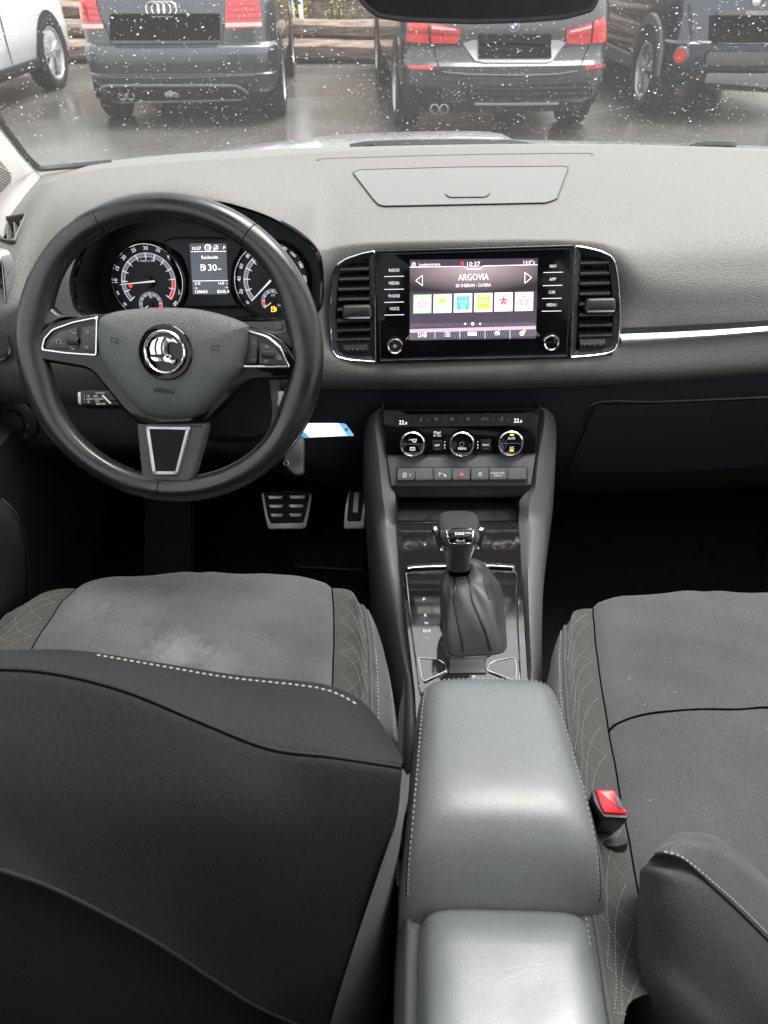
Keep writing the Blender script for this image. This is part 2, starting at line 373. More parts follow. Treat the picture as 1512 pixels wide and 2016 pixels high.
tg = thing('tailgate', 'black tailgate with a window darkened to dim rear light closing the rear of the cabin', 'tailgate', (0, -1.9, .9))
obj('lower_panel', M().loft([[V((x, y, z)) for x in (-.8, -.4, 0, .4, .8)] for y, z in ((-1.3, .42), (-1.95, .45), (-2.0, .8), (-1.95, 1.12))]), m_low, tg)
obj('upper_panel', M().loft([[V((x, y, z)) for x in (-.75, 0, .75)] for y, z in ((-1.30, 1.50), (-1.7, 1.48), (-1.78, 1.42))]), m_head, tg)
obj('window_pane', M().add([(-.7, -1.95, 1.12), (.7, -1.95, 1.12), (.62, -1.78, 1.42), (-.62, -1.78, 1.42)], [(0, 1, 2, 3)]), m_tint, tg)
for s in (-1, 1): obj('side_panel', M().loft([[V((s*(.79 if z < 1.1 else .68), y, z)) for y in (-1.2, -1.6, -2.0)] for z in (.4, .8, 1.12, 1.5)]), m_low, tg)
# ================================================================== DASHBOARD
XS = [-.74+1.50*i/200 for i in range(201)]
def mkrow(c):
    """c: (px, py, depth y) -> surface row sampled over XS"""
    P = sorted([ony(*q) for q in c], key=lambda p: p.x); ext = [P[0]+V((-.5, (P[0].y-P[1].y)*.5/(P[1].x-P[0].x)*0, 0))]+P+[P[-1]+V((.6, 0, 0))]
    sp = spline(ext, 10); out = []; j = 0
    for x in XS:
        while j < len(sp)-2 and sp[j+1].x < x: j += 1
        a, b = sp[j], sp[j+1]; t = 0 if b.x == a.x else min(1, max(0, (x-a.x)/(b.x-a.x))); p = a.lerp(b, t); out.append(V((x, p.y, p.z)))
    return out
def onzt(px, py, z): p = onz(px, py, z); return (px, py, p.y)
A = mkrow([onzt(75, 330, 1.075), onzt(200, 318, 1.08), onzt(400, 300, 1.085), onzt(700, 289, 1.085), onzt(1100, 283, 1.085), onzt(1512, 293, 1.08), onzt(1750, 308, 1.07)])
A0 = [p+V((0, .10, -.035)) for p in A]
B = mkrow([(-40, 420, 1.10), (100, 372, 1.14), (300, 345, 1.19), (700, 345, 1.21), (930, 345, 1.21), (1200, 345, 1.21), (1512, 355, 1.19), (1750, 365, 1.15)])
Cc = mkrow([(-60, 520, .98), (30, 490, 1.0), (90, 465, 1.02), (170, 422, 1.015), (240, 392, .995), (340, 372, .985), (440, 378, .99), (520, 404, 1.0), (580, 436, 1.01), (632, 462, 1.03), (720, 456, 1.04), (930, 450, 1.045), (1150, 453, 1.045), (1300, 458, 1.05), (1512, 455, 1.05), (1750, 450, 1.05)])
D = mkrow([(-60, 600, .93), (60, 560, .955), (130, 520, .965), (380, 500, .965), (600, 510, .975), (650, 505, 1.0), (745, 492, 1.006), (930, 488, 1.008), (1130, 486, 1.008), (1215, 500, 1.0), (1300, 540, .995), (1512, 545, .995), (1750, 540, .995)])
D2 = mkrow([(-60, 650, .92), (60, 620, .94), (150, 625, .945), (380, 622, .943), (600, 620, .95), (645, 600, .985), (745, 600, 1.015), (930, 600, 1.02), (1130, 600, 1.015), (1225, 600, .985), (1300, 615, .975), (1512, 606, .975), (1750, 600, .975)])
E_ = mkrow([(-60, 705, .925), (60, 690, .93), (150, 680, .935), (380, 680, .935), (600, 680, .94), (645, 672, .96), (745, 680, .99), (930, 680, .995), (1130, 680, .99), (1215, 668, .965), (1300, 655, .966), (1512, 642, .966), (1750, 630, .966)])
F_ = mkrow([(-60, 745, .925), (60, 730, .926), (150, 725, .926), (380, 722, .928), (600, 712, .935), (645, 708, .946), (745, 718, .952), (930, 714, .952), (1130, 706, .952), (1215, 695, .954), (1300, 688, .956), (1512, 675, .956), (1750, 665, .956)])
G_ = mkrow([(-60, 772, .935), (60, 776, .935), (190, 780, .935), (380, 772, .935), (600, 748, .94), (700, 748, .945), (930, 750, .945), (1130, 746, .945), (1300, 739, .946), (1512, 726, .948), (1750, 712, .95)])
H_ = mkrow([(-60, 792, .96), (60, 796, .96), (190, 799, .96), (380, 792, .96), (600, 768, .965), (700, 766, .97), (930, 766, .972), (1130, 761, .972), (1300, 753, .974), (1512, 739, .976), (1750, 725, .976)])
I_ = [p+V((0, .10, -.005)) for p in H_]
BK = [V((p.x, 1.4, p.z+.03)) for p in H_]
key = [A0, A, B, Cc, D, D2, E_, F_, G_, H_]
def dens(keys, ns):
    out = []
    for i in range(len(keys)-1):
        n = ns[i]; p0, p1, p2, p3 = keys[max(0, i-1)], keys[i], keys[i+1], keys[min(len(keys)-1, i+2)]
        if i == 0 : p0 = p1
        for k in range(n):
            t = k/n; out.append([a.lerp(b, t)*.0+cr_(w, a, b, z, t) for w, a, b, z in zip(p0, p1, p2, p3)])
    out.append(keys[-1]); return out
rows = dens(key, [2, 8, 8, 7, 6, 5, 6, 5, 4])+[I_, BK]
dm = M().loft(rows, cv=True)
n = len(XS); R = len(rows)
dm.f.append(tuple(i*n for i in range(R))); dm.f.append(tuple(i*n+n-1 for i in range(R))[::-1])
dash = thing('dashboard', 'long grey grained dashboard running under the windscreen', 'dashboard', (0, 1.1, .98))
top = obj('dash_pad', dm, m_dash, dash, ang=50)
# cavities: instrument hood, side window outlet
pre = BVHTree.FromPolygons(dm.v, dm.f)
CL = tilt(ony(390, 520, .965), 19)
Zc = Z(0, 360, 2.2909)
hoodpx = [(146, 612), (136, 560), (150, 500), (185, 440), (240, 408), (330, 391), (440, 396), (520, 420), (585, 454), (629, 496), (633, 560), (630, 612), (590, 634), (380, 634), (170, 628)]
hood = [CL.uv(*p) for p in hoodpx]
hood = [tuple(p) for p in rpoly(hood, .022, 5)]
cut = M().prism(CL, hood, -.14, .12)
_d = ray(20, 448).normalized(); _h = pre.ray_cast(CAM, _d); _n = _h[1] if _h[1].dot(_d) < 0 else -_h[1]
SD = Fr(_h[0], V((0, 1, 0)).cross(_n)*1.0, _n.cross(V((0, 1, 0)).cross(_n)))
Zl = Z(0, 260, 4.03)
sdp = [SD.uv(*p) for p in Zl([(-200, 735), (0, 695), (218, 652), (118, 868), (60, 862), (-200, 800)])]
cut.prism(SD, rpoly(sdp, .006, 3), -.03, .08)
me = bpy.data.meshes.new('c'); me.from_pydata(cut.v, [], cut.f); me.materials.append(m_blk); bm = bmesh.new(); bm.from_mesh(me); bmesh.ops.recalc_face_normals(bm, faces=bm.faces); bm.to_mesh(me); bm.free()
co = bpy.data.objects.new('c', me); COL.objects.link(co)
md = top.modifiers.new('b', 'BOOLEAN'); md.operation = 'DIFFERENCE'; md.object = co; md.solver = 'EXACT'; md.material_mode = 'TRANSFER'
bpy.context.view_layer.update()
dg = bpy.context.evaluated_depsgraph_get(); nm = bpy.data.meshes.new_from_object(top.evaluated_get(dg))
top.modifiers.clear(); top.data = nm; nm.shade_smooth(); nm.set_sharp_from_angle(angle=radians(38)); bpy.data.objects.remove(co)
bvh = BVHTree.FromPolygons([V(dash['_w'])+v.co for v in nm.vertices], [tuple(p.vertices) for p in nm.polygons])
def hit(px, py, off=0, tree=None):
    d = ray(px, py).normalized(); h = (tree or bvh).ray_cast(CAM, d)
    if h[0] is None: return None
    n_ = h[1] if h[1].dot(d) < 0 else -h[1]
    return h[0]+n_*off
def drape(tops, bots, nu, nv, off, tree=None):
    def at(P, t):
        L = [0]
        for i in range(len(P)-1): L.append(L[-1]+hypot(P[i+1][0]-P[i][0], P[i+1][1]-P[i][1]))
        s = t*L[-1]
        for i in range(len(P)-1):
            if s <= L[i+1]+1e-9: k = (s-L[i])/(L[i+1]-L[i]); return (P[i][0]+(P[i+1][0]-P[i][0])*k, P[i][1]+(P[i+1][1]-P[i][1])*k)
        return P[-1]
    rows = []
    for j in range(nv+1):
        r = []
        for i in range(nu+1):
            a, b = at(tops, i/nu), at(bots, i/nu); k = j/nv
            r.append(hit(a[0]+(b[0]-a[0])*k, a[1]+(b[1]-a[1])*k, off, tree))
        rows.append(r)
    return rows
def dline(pts, r, off=0, n=6, tree=None):
    sp = [hit(p.x, p.y, off, tree) for p in spline([V((a, b)) for a, b in pts], n)]
    return M().tube([p for p in sp if p], r, 5)
Z7 = Z(600, 260, 1.658)
# storage lid on the top of the dash: gap line, raised lid, finger notch
lt = Z7([(152, 134), (172, 124), (500, 114), (855, 112), (864, 116)]); lb_ = Z7([(152, 136), (228, 240), (250, 248), (500, 244), (790, 238), (828, 226), (864, 118)])
lid = M(); ROWS = drape(Z7([(158, 136), (176, 127), (500, 118), (850, 115), (860, 119)]), Z7([(165, 146), (236, 238), (256, 245), (500, 240), (788, 234), (822, 222), (858, 126)]), 40, 10, .0016)
lid.loft(ROWS)
edge = ROWS[0]+[r[-1] for r in ROWS[1:]]+ROWS[-1][::-1][1:]+[r[0] for r in ROWS[::-1][1:-1]]
ld = obj('storage_lid', lid, m_dashs, dash, label='smooth lighter storage lid')
obj('lid_gap', M().tube(edge, .0009, 5, closed=True), m_blk, ld)
nt_ = drape(Z7([(458, 206), (604, 204)]), Z7([(474, 217), (588, 216)]), 8, 2, .0026)
obj('finger_notch', M().loft(nt_), m_dashs, ld)
obj('notch_shadow_gap', dline(Z7([(458, 206), (474, 218), (530, 218), (588, 217), (604, 204)]), .0007, .0022), m_blk, ld)
# raised ledge lines near the glass
obj('ledge_seam', dline(Z7([(45, 94), (60, 88), (300, 80), (600, 73), (910, 70), (935, 76)]), .0010, .0002), m_dashs, dash)
# silver trim strip right
TR = drape([(1220, 657), (1300, 654), (1400, 649), (1512, 641), (1700, 628)], [(1222, 679), (1300, 674), (1400, 667), (1512, 657), (1700, 642)], 30, 6, .0)
for j, r in enumerate(TR):
    k = sin(pi*j/6)
    for i in range(len(r)): r[i] = (r[i] or V((.7, .97, .93)))+V((0, -.006*k-.001, .002*k))
obj('silver_trim_strip', M().loft(TR), m_satin, dash)
obj('trim_shadow_gap', M().loft(drape([(1226, 645), (1300, 643), (1512, 631), (1690, 618)], [(1224, 656), (1300, 653), (1512, 640), (1690, 626)], 30, 1, .0015)), m_blk, dash)
obj('piping_line', M().tube([p for p in drape([(1225, 646), (1300, 643), (1512, 631), (1690, 618)], [(1225, 646), (1300, 643), (1512, 631), (1690, 618)], 30, 1, .001)[0]], .0009, 5), m_blk, dash)
# side window outlet slats and rim
rim = M(); P2 = rpoly([SD.uv(*p) for p in Zl([(-200, 735), (0, 690), (222, 647), (120, 876), (60, 870), (-200, 806)])], .007, 3)
rim.frame(SD, P2, inset(P2 if area2(P2) > 0 else P2, .003 if area2(P2) > 0 else -.003), -.02, .003, .001); obj('outlet_rim', rim, m_dash, dash)
sl0 = None
for k, (x0, y0, x1, y1) in enumerate(((-30, 738, -10, 845), (40, 720, 50, 858), (98, 705, 112, 862), (152, 692, 150, 800))):
    a, b = [SD.uv(*p) for p in Zl([(x0, y0), (x1, y1)])]
    o = obj('slat', M().prism(SD, [a, (a[0]+.0022, a[1]), (b[0]+.0022, b[1]), b], -.024, -.002), m_dash, dash)
# far-left side vent
SV = tilt(ony(0, 610, .935), 12, -6)
def vent(root, F, outer, slats, mslat, ring=.0032, lip=.010, depth=.03, mring=None, tilt_=.006):
    O = inset(outer, 0) if area2(outer) > 0 else inset(list(reversed(outer)), 0)
    obj('vent_bezel', M().frame(F, O, inset(O, ring), -.02, .004, .0012), mring or m_chrome, root)
    I1, I2 = inset(O, ring), inset(O, ring+lip)
    rows = [[F.w(p.x, p.y, h) for p in Q] for Q, h in ((I1, .002), (inset(O, ring+lip*.5), .0005), (I2, -.002), (I2, -depth))]
    obj('vent_surround', M().loft(rows, cu=True), m_blk, root)
    obj('vent_well', M().poly(F, I2, -depth), m_blk, root)
    return I2
rr = [SV.uv(*p) for p in [(-60, 480), (0, 497), (10, 520), (18, 620), (23, 690), (18, 705), (0, 712), (-60, 716)]]
sv = thing('air_vent', 'black air vent with chrome rim at the far left end of the dashboard', 'air vent', SV.o)
vent(sv, SV, [tuple(p) for p in rpoly(rr, .008, 3)], None, None, .003, .004)
for k in range(6):
    y = 535+k*27; a, b = SV.uv(-60, y), SV.uv(12+k, y+3)
    obj('slat', M().add([SV.w(a[0], a[1], -.004), SV.w(b[0], b[1], -.004), SV.w(b[0], b[1]+.004, -.02), SV.w(a[0], a[1]+.004, -.02), SV.w(a[0], a[1]-.002, -.004), SV.w(b[0], b[1]-.002, -.004)], [(0, 1, 2, 3), (0, 1, 5, 4), (4, 5, 2, 3)]), m_low, sv)
# ------------------------------------------------------------------ lower dash: knee panel and glove box
L0 = [p+V((0, .012, .004)) for p in H_]
L1 = mkrow([(-60, 815, .965), (190, 815, .965), (420, 830, .97), (640, 800, .985), (740, 790, .99), (930, 790, .99), (1130, 786, .988), (1512, 768, .985), (1750, 755, .985)])
L2 = mkrow([(-60, 860, .955), (190, 862, .955), (420, 870, .96), (640, 880, .985), (740, 880, 1.0), (930, 880, 1.0), (1130, 880, 1.0), (1512, 860, 1.0), (1750, 850, 1.0)])
L3 = mkrow([(-60, 884, .965), (190, 886, .965), (420, 890, .97), (640, 930, 1.0), (740, 940, 1.05), (930, 940, 1.05), (1130, 944, 1.03), (1512, 930, 1.02), (1750, 920, 1.02)])
L4 = mkrow([(-60, 880, 1.06), (190, 880, 1.06), (420, 885, 1.07), (640, 935, 1.12), (740, 945, 1.15), (930, 945, 1.15), (1130, 960, 1.12), (1512, 945, 1.12), (1750, 940, 1.12)])
L5 = [V((p.x, 1.42, p.z)) for p in L4]
lowd = thing('lower_dashboard', 'near-black lower dashboard with knee panel and glove box', 'lower dashboard', (0, 1.0, .8))
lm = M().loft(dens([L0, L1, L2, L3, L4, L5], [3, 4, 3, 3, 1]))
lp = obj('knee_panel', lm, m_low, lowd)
lbvh = BVHTree.FromPolygons(lm.v, lm.f)
gb = M().loft(drape([(1172, 795), (1300, 792), (1512, 783), (1640, 776)], [(1118, 925), (1300, 925), (1512, 915), (1640, 908)], 20, 8, .004, lbvh))
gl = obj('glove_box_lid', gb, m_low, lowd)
obj('lid_gap', dline([(1118, 925), (1150, 850), (1170, 794), (1300, 790), (1512, 781), (1640, 774)], .0022, .001, 6, lbvh), m_blk, gl)
obj('lid_handle', M().loft(drape([(1172, 795), (1297, 791)], [(1163, 820), (1284, 815)], 8, 4, .0005, lbvh)), m_blk, gl)
hh = M().loft(drape([(1164, 818), (1240, 820), (1280, 812), (1290, 800)], [(1162, 824), (1240, 826), (1286, 818), (1297, 800)], 8, 1, .006, lbvh)); obj('handle_edge', hh, m_low, gl)
# ================================================================== INSTRUMENT CLUSTER
Z5 = Z(200, 450, 3.287)
CP = tilt(ony(390, 545, 1.045), 20)
cl = thing('instrument_cluster', 'instrument cluster with two white-ringed dials and a lit trip display', 'instrument cluster', CP.o)
m_dial = mat('dial_black', (.010, .0105, .012), .45)
m_clus = mat('cluster_shell', (.016, .016, .018), .5, bump=('noise', 900, .15, .0003))
def pc(x, y): return CP.uv(200+x/3.287, 450+y/3.287)
hb = (CP.o-CL.o).dot(CL.ez)-.008
hq = [V(p) for p in hood]
obj('backing', M().poly(CL, hq, hb), m_clus, cl)
# raised centre bezel round the display, like the photograph's sloping surround
cen = [pc(*p) for p in [(395, 100), (420, 70), (470, 56), (900, 60), (905, 140), (850, 240), (838, 400), (870, 480), (915, 510), (520, 512), (560, 420), (560, 300), (520, 180)]]
obj('centre_surround', M().prism(CP, rpoly(cen, .006, 3), -.005, .004, .003), m_clus, cl)
def ringpts(c, r, a0, a1, n): return [(c[0]+r*cos(radians(a0+(a1-a0)*k/n)), c[1]+r*sin(radians(a0+(a1-a0)*k/n))) for k in range(n+1)]
m_ringg = mat('dial_scale_grey', (.22, .22, .25), .5, emit=(.5, .5, .6), es=.1)
def dial(name, cx, cy, rp, labels, vals, red=None, sub=None, needle=0, minor=4):
    c = pc(cx, cy); k = CP.sc(390, 545)/3.287; r = rp*k
    d = obj(name, M().lathe(CP, c, [(r*1.09, -.004), (r*1.05, .004), (r*.99, .006), (r*.955, 0), (.0001, 0)], 64), m_dial, cl)
    obj('chrome_ring', M().lathe(CP, c, [(r*1.0, .0055), (r*.992, .0068), (r*.982, .0068), (r*.975, .005)], 72), m_chrome, d)
    a0, a1 = vals[0], vals[-1]; lo, hi = r*.66, r*.755
    bm_ = M().lathe(CP, c, [(lo, .0006), (hi, .0006)], 60, radians(a1), radians(a0)); obj('scale_band', bm_, m_ringg, d)
    t = M(); tk = M()
    for R_, w in ((lo, .0006), (hi, .0008)): t.lathe(CP, c, [(R_-w/2, .0009), (R_+w/2, .0009)], 60, radians(a1), radians(a0))
    nn = len(vals)-1
    for i in range(nn):
        for j in range(minor+1):
            a = radians(vals[i]+(vals[i+1]-vals[i])*j/(minor+1))
            big = j == 0; ln0 = lo*.88 if big else lo
            m_ = t if big else tk
            m_.seg(CP, (c[0]+ln0*cos(a), c[1]+ln0*sin(a)), (c[0]+hi*cos(a), c[1]+hi*sin(a)), .0010 if big else .0006, .0008)
    a = radians(vals[-1]); t.seg(CP, (c[0]+lo*.88*cos(a), c[1]+lo*.88*sin(a)), (c[0]+hi*cos(a), c[1]+hi*sin(a)), .0010, .0008)
    obj('scale_ticks', t, m_glow, d); obj('minor_ticks', tk, m_dial, d)
    if red: obj('red_zone', M().lathe(CP, c, [(lo*1.03, .0012), (hi*.985, .0012)], 20, radians(red[1]), radians(red[0])), m_red, d)
    for s_, x, y, rot in labels: txt('numeral', CP, s_, 200+x/3.287, 450+y/3.287, 7.0, .0012, m_glow, d, rot=radians(rot), bold=.012)
    if sub:
        sc_ = pc(sub[0], sub[1]); sr = sub[2]*k
        s2 = obj('sub_dial', M().lathe(CP, sc_, [(sr, .0012), (.0001, .0012)], 40), m_dial, d)
        obj('sub_ring', M().lathe(CP, sc_, [(sr, .002), (sr*.975, .002)], 40, radians(-30), radians(210)), m_glow, s2)
        obj('sub_scale', M().lathe(CP, sc_, [(sr*.92, .0018), (sr*.72, .0018)], 40, radians(-25), radians(205)), m_ringg, s2)
        q = M()
        for i in range(9):
            a = radians(-25+230*i/8); q.seg(CP, (sc_[0]+sr*.7*cos(a), sc_[1]+sr*.7*sin(a)), (sc_[0]+sr*.93*cos(a), sc_[1]+sr*.93*sin(a)), .0007, .002)
        obj('sub_ticks', q, m_glow, s2)
        obj('red_mark', M().lathe(CP, sc_, [(sr*.93, .0021), (sr*.72, .0021)], 8, radians(sub[3]), radians(sub[3]+28)), m_red, s2)
        a = pc(sub[4], sub[5]); b = pc(2*sub[0]-sub[4]*.99, sub[1]+(sub[1]-sub[5])*.3)
        obj('small_needle', M().seg(CP, sc_, a, .0011, .004, .0008), m_glow, s2)
        obj('needle_hub', M().lathe(CP, sc_, [(sr*.2, .003), (sr*.18, .006), (.0001, .006)], 20), m_blk, s2)
    if needle is not None:
        a = radians(needle)
        obj('needle', M().prism(CP, [(c[0]+.003*sin(a)-.008*cos(a)*0+0.012*-cos(a), c[1]-.0012*cos(a)-.012*sin(a)), (c[0]+hi*cos(a)+.0004*sin(a), c[1]+hi*sin(a)-.0004*cos(a)), (c[0]+hi*cos(a)-.0004*sin(a), c[1]+hi*sin(a)+.0004*cos(a)), (c[0]-.0012*sin(a)-.012*cos(a), c[1]+.0012*cos(a)-.012*sin(a))], .008, .0095), m_glow, d)
        obj('needle_cap', M().lathe(CP, c, [(r*.16, .001), (r*.155, .007), (r*.14, .008), (.0001, .0085)], 32), m_blk, d)
    return d
va = [221, 199.5, 177.6, 156, 134, 112, 90, 69.5, 48, 26.5, 4.5, -17, -39]
tl = [('0', 152, 488, 40), ('5', 107, 417, 15), ('10', 91, 337, 90), ('15', 102, 256, 66), ('20', 143, 187, 45), ('25', 207, 139, 22), ('30', 285, 125, 0), ('35', 366, 139, -22), ('40', 438, 185, -45), ('45', 487, 250, -66), ('50', 514, 331, -90), ('55', 509, 411, -107), ('60', 478, 485, -135)]
td = dial('rev_counter', 305, 345, 232, tl, va, red=(4.5, -39), sub=(322, 490, 77, -22, 290, 512), needle=184)
txt('unit_legend', CP, '1/min x 100', 200+298/3.287, 450+207/3.287, 4.5, .0012, m_glow, td, wp=29)
txt('sub_numeral', CP, '90', 200+318/3.287, 450+443/3.287, 4.6, .0022, m_glow, td)
bc = pc(204, 368); obj('bulb_warning_light', M().lathe(CP, bc, [(.0030, .0102), (.0028, .0106), (.0001, .0108)], 14), m_red, td)
vs = [221, 198, 174.5, 152, 131, 111, 91, 71, 51, 30, 10, -11, -31]
sl_ = [('0', 945, 478, 40), ('20', 903, 407, 72), ('40', 890, 325, 88), ('60', 903, 243, 65), ('80', 948, 174, 42), ('100', 1015, 128, 20), ('120', 1098, 112, 0), ('140', 1180, 126, -20), ('160', 1242, 165, -42), ('180', 1290, 235, -64), ('200', 1318, 325, -90), ('220', 1300, 410, -110), ('240', 1255, 478, -135)]
sd = dial('speedometer', 1100, 340, 234, sl_, vs, sub=(1112, 470, 75, 180, 1058, 512), needle=222)
txt('fuel_numeral', CP, '1/2', 200+1110/3.287, 450+430/3.287, 4.6, .0022, m_glow, sd); txt('fuel_numeral', CP, '1/1', 200+1152/3.287, 450+496/3.287, 4.6, .0022, m_glow, sd)
def pump(F, px, py, w, h, hh, m_, root, name='fuel_pump_symbol'):
    k = F.sc(px, py); c = F.uv(px, py, hh); w *= k; h *= k; q = M()
    x0, y0 = c[0]-w/2, c[1]-h/2; t = w*.13
    for a, b in (((x0, y0), (x0, y0+h)), ((x0, y0+h), (x0+w*.6, y0+h)), ((x0+w*.6, y0+h), (x0+w*.6, y0)), ((x0-t, y0), (x0+w*.7, y0)), ((x0, y0+h*.6), (x0+w*.6, y0+h*.6)), ((x0+w*.6, y0+h*.45), (x0+w*.8, y0+h*.4)), ((x0+w*.8, y0+h*.1), (x0+w*.8, y0+h*.4)), ((x0+w*.8, y0+h*.1), (x0+w, y0+h*.15)), ((x0+w, y0+h*.15), (x0+w, y0+h*.7)), ((x0+w, y0+h*.7), (x0+w*.78, y0+h*.95))):
        q.seg(F, a, b, t, hh, .0003)
    return obj(name, q, m_, root)
pump(CP, 200+1115/3.287, 450+521/3.287, 9, 9, .0024, m_amb, sd, 'low_fuel_light')
# trip display
m_lcd = mat('trip_display_screen', (.02, .022, .028), .25, emit=(.30, .34, .42), es=.085)
dp = obj('trip_display', M().prism(CP, [pc(575, 97), pc(812, 97), pc(822, 425), pc(597, 425)], .003, .0046), m_lcd, cl)
def dt_(s, x, y, h, w=None, m_=None): return txt('display_text', CP, s, 200+x/3.287, 450+y/3.287, h, .0048, m_ or m_scr, dp, wp=w)
dt_('10:37', 615, 128, 6, 17); dt_('P', 795, 124, 6); dt_('Reichweite', 700, 185, 6.5, 32); dt_('30', 718, 252, 12, 17); dt_('km', 764, 261, 3.6)
dt_('A W', 622, 356, 5.5, 11); dt_('14.0', 775, 353, 5.5, 11); dt_('°c', 812, 355, 4, 3.5); dt_('km', 613, 384, 3); dt_('trip', 810, 381, 3.5); dt_('130663', 645, 408, 6, 24); dt_('8345.4', 787, 407, 6, 23)
dl = M(); dl.seg(CP, pc(584, 150), pc(812, 148), .0007, .0048); dl.seg(CP, pc(597, 339), pc(824, 336), .0007, .0048); obj('display_lines', dl, m_scr, dp)
c = pc(694, 124); k = CP.sc(390, 545)/3.287
obj('speed_limit_sign', M().lathe(CP, c, [(21*k, .0049), (15*k, .0049)], 24), m_scr, dp); dt_('50', 694, 124, 4.2, 6)
c = pc(745, 125); g = M(); g.lathe(CP, c, [(16*k, .0049), (13.5*k, .0049)], 20, radians(-40), radians(130)); g.lathe(CP, c, [(16*k, .0049), (13.5*k, .0049)], 20, radians(150), radians(290)); g.seg(CP, (c[0]-16*k, c[1]-16*k), (c[0]+14*k, c[1]+16*k), 3*k, .0049); obj('start_stop_symbol', g, m_scr, dp); dt_('A', 744, 126, 4)
pump(CP, 200+658/3.287, 450+252/3.287, 8.5, 10.5, .0049, m_scr, dp)
# hood lip and bright side edges
hl = [CL.w(p[0], p[1], .0) for p in hood]
hp_ = [hit(p[0], p[1], .0) for p in []]
obj('hood_edge', M().tube([CL.w(p.x, p.y, -.012) for p in inset([V(p) for p in (hood if area2(hood) > 0 else hood[::-1])], .0005)], .0028, 6, closed=True), m_gloss, cl)
# ================================================================== STEERING WHEEL
WO = ony(334, 684, .81)
ax = radians(-4.0)
WF0 = tilt(WO, 27, -3)
WF = Fr(WO, WF0.ex*cos(ax)+WF0.ey*sin(ax), WF0.ey*cos(ax)-WF0.ex*sin(ax))
wh = thing('steering_wheel', 'black leather steering wheel with a round winged-arrow emblem and AIRBAG hub', 'steering wheel', WO)
Zw = lambda pts, h=0: [WF.uv(x/2.2909, 360+y/2.2909, h) for x, y in pts]
E4 = [WF.uv(31, 683), WF.uv(638, 690), WF.uv(330, 376), WF.uv(330, 988)]
rxo = (E4[1][0]-E4[0][0])/2; ryo = (E4[2][1]-E4[3][1])/2; wc = ((E4[0][0]+E4[1][0])/2, (E4[2][1]+E4[3][1])/2)
def rimw(a):   # half width of the rim in its plane
    d0 = abs(((a-pi+pi) % (2*pi))-pi); d1 = abs(((a+pi) % (2*pi))-pi); d = min(d0, d1)
    return .0158+.0045*math.exp(-((d-.25)/.34)**2)
def rimpt(a, b, s=1):
    w = rimw(a); t = .0140; R0, R1 = rxo-w, ryo-w
    if a > 0: pass
    cx_, cy_ = wc[0]+R0*cos(a), wc[1]+R1*sin(a)
    return WF.w(cx_+w*s*cos(b)*cos(a), cy_+w*s*cos(b)*sin(a), t*s*sin(b)-.002)
NA, NB = 160, 18
seams = [radians(118.5), radians(57), radians(268.5)]
rows = []
angs = sorted([2*pi*i/NA for i in range(NA)]+[s_+d for s_ in seams for d in (-.004, 0, .004)])
for a in angs:
    s_ = .92 if any(abs(a-q) < .001 for q in seams) else 1
    rows.append([rimpt(a, 2*pi*k/NB, s_) for k in range(NB)])
obj('rim', M().loft(rows, cu=True, cv=True), m_leather, wh, ang=30)
st = M()
for i in range(300):
    a = 2*pi*i/300
    if abs(sin(a)) < .22 and abs(cos(a)) > .9: continue
    if 4.45 < a < 4.97: continue
    for dd, bb_ in ((0, pi-.35), (.006, pi-.08)):
        p, q = rimpt(a, bb_, 1.01), rimpt(a+.011, bb_+.22, 1.01)
        st.tube([p, q], .0007, 4)
obj('rim_stitching', st, m_threadk, wh, kind='stuff')
# thumb rests / leather web
for nm_, ps in (('thumb_rest', [(90, 660), (120, 590), (215, 540), (262, 596), (330, 606), (450, 588), (470, 640), (300, 625), (225, 655), (185, 700), (160, 770), (120, 800)]),
                ('thumb_rest', [(1095, 640), (1230, 672), (1300, 660), (1330, 600), (1400, 640), (1430, 760), (1380, 900), (1350, 850), (1312, 770), (1240, 705), (1110, 672)])):
    obj(nm_, M().prism(WF, rpoly(Zw(ps), .008, 4), -.012, .003, .006, 4), m_leather, wh)
fr_o = Zw([(150, 768), (165, 700), (215, 645), (300, 614), (450, 596), (700, 560), (1100, 645), (1230, 678), (1300, 725), (1345, 800), (1345, 885), (1140, 892), (1095, 925), (935, 1085), (640, 1095), (560, 1020), (432, 860), (395, 838), (168, 800)])
obj('spoke_frame', M().prism(WF, rpoly(fr_o, .006, 3), -.012, .006, .004, 3), m_gloss, wh)
# hub cover: domed
hub = Zw([(440, 640), (452, 604), (520, 577), (640, 563), (780, 561), (900, 571), (1020, 602), (1098, 638), (1108, 668), (1098, 760), (1072, 850), (1010, 930), (930, 1018), (880, 1053), (800, 1068), (720, 1067), (652, 1050), (600, 1004), (540, 936), (472, 830), (446, 760), (436, 690)], .02)
hubs = [tuple(p) for p in spline([V(p) for p in hub], 4, True)]
hp = [V(p) for p in hubs]
if area2(hp) < 0: hp.reverse()
cc = sum(hp, V((0, 0)))/len(hp); rows = []
for k, (s_, h) in enumerate(((1.0, .0), (1.0, .012), (.985, .019), (.95, .024), (.88, .028), (.75, .0315), (.55, .034), (.3, .0355), (.05, .036))):
    rows.append([WF.w(cc.x+(p.x-cc.x)*s_, cc.y+(p.y-cc.y)*s_, h) for p in hp])
m_hub = mat('hub_grained_plastic', (.082, .086, .085), .46, bump=('grain', 460, .55, .0008), rvar=(20, .42, .55))
hubm = M().loft(rows, cu=True, cap=True); hubo = obj('airbag_cover', hubm, m_hub, wh, ang=60); hbv = BVHTree.FromPolygons(hubm.v, hubm.f)
def wz(x, y, h): return WF.uv(x/2.2909, 360+y/2.2909, h)
KW = WF.sc(334, 684)/2.2909
ec = wz(745, 763, .037)
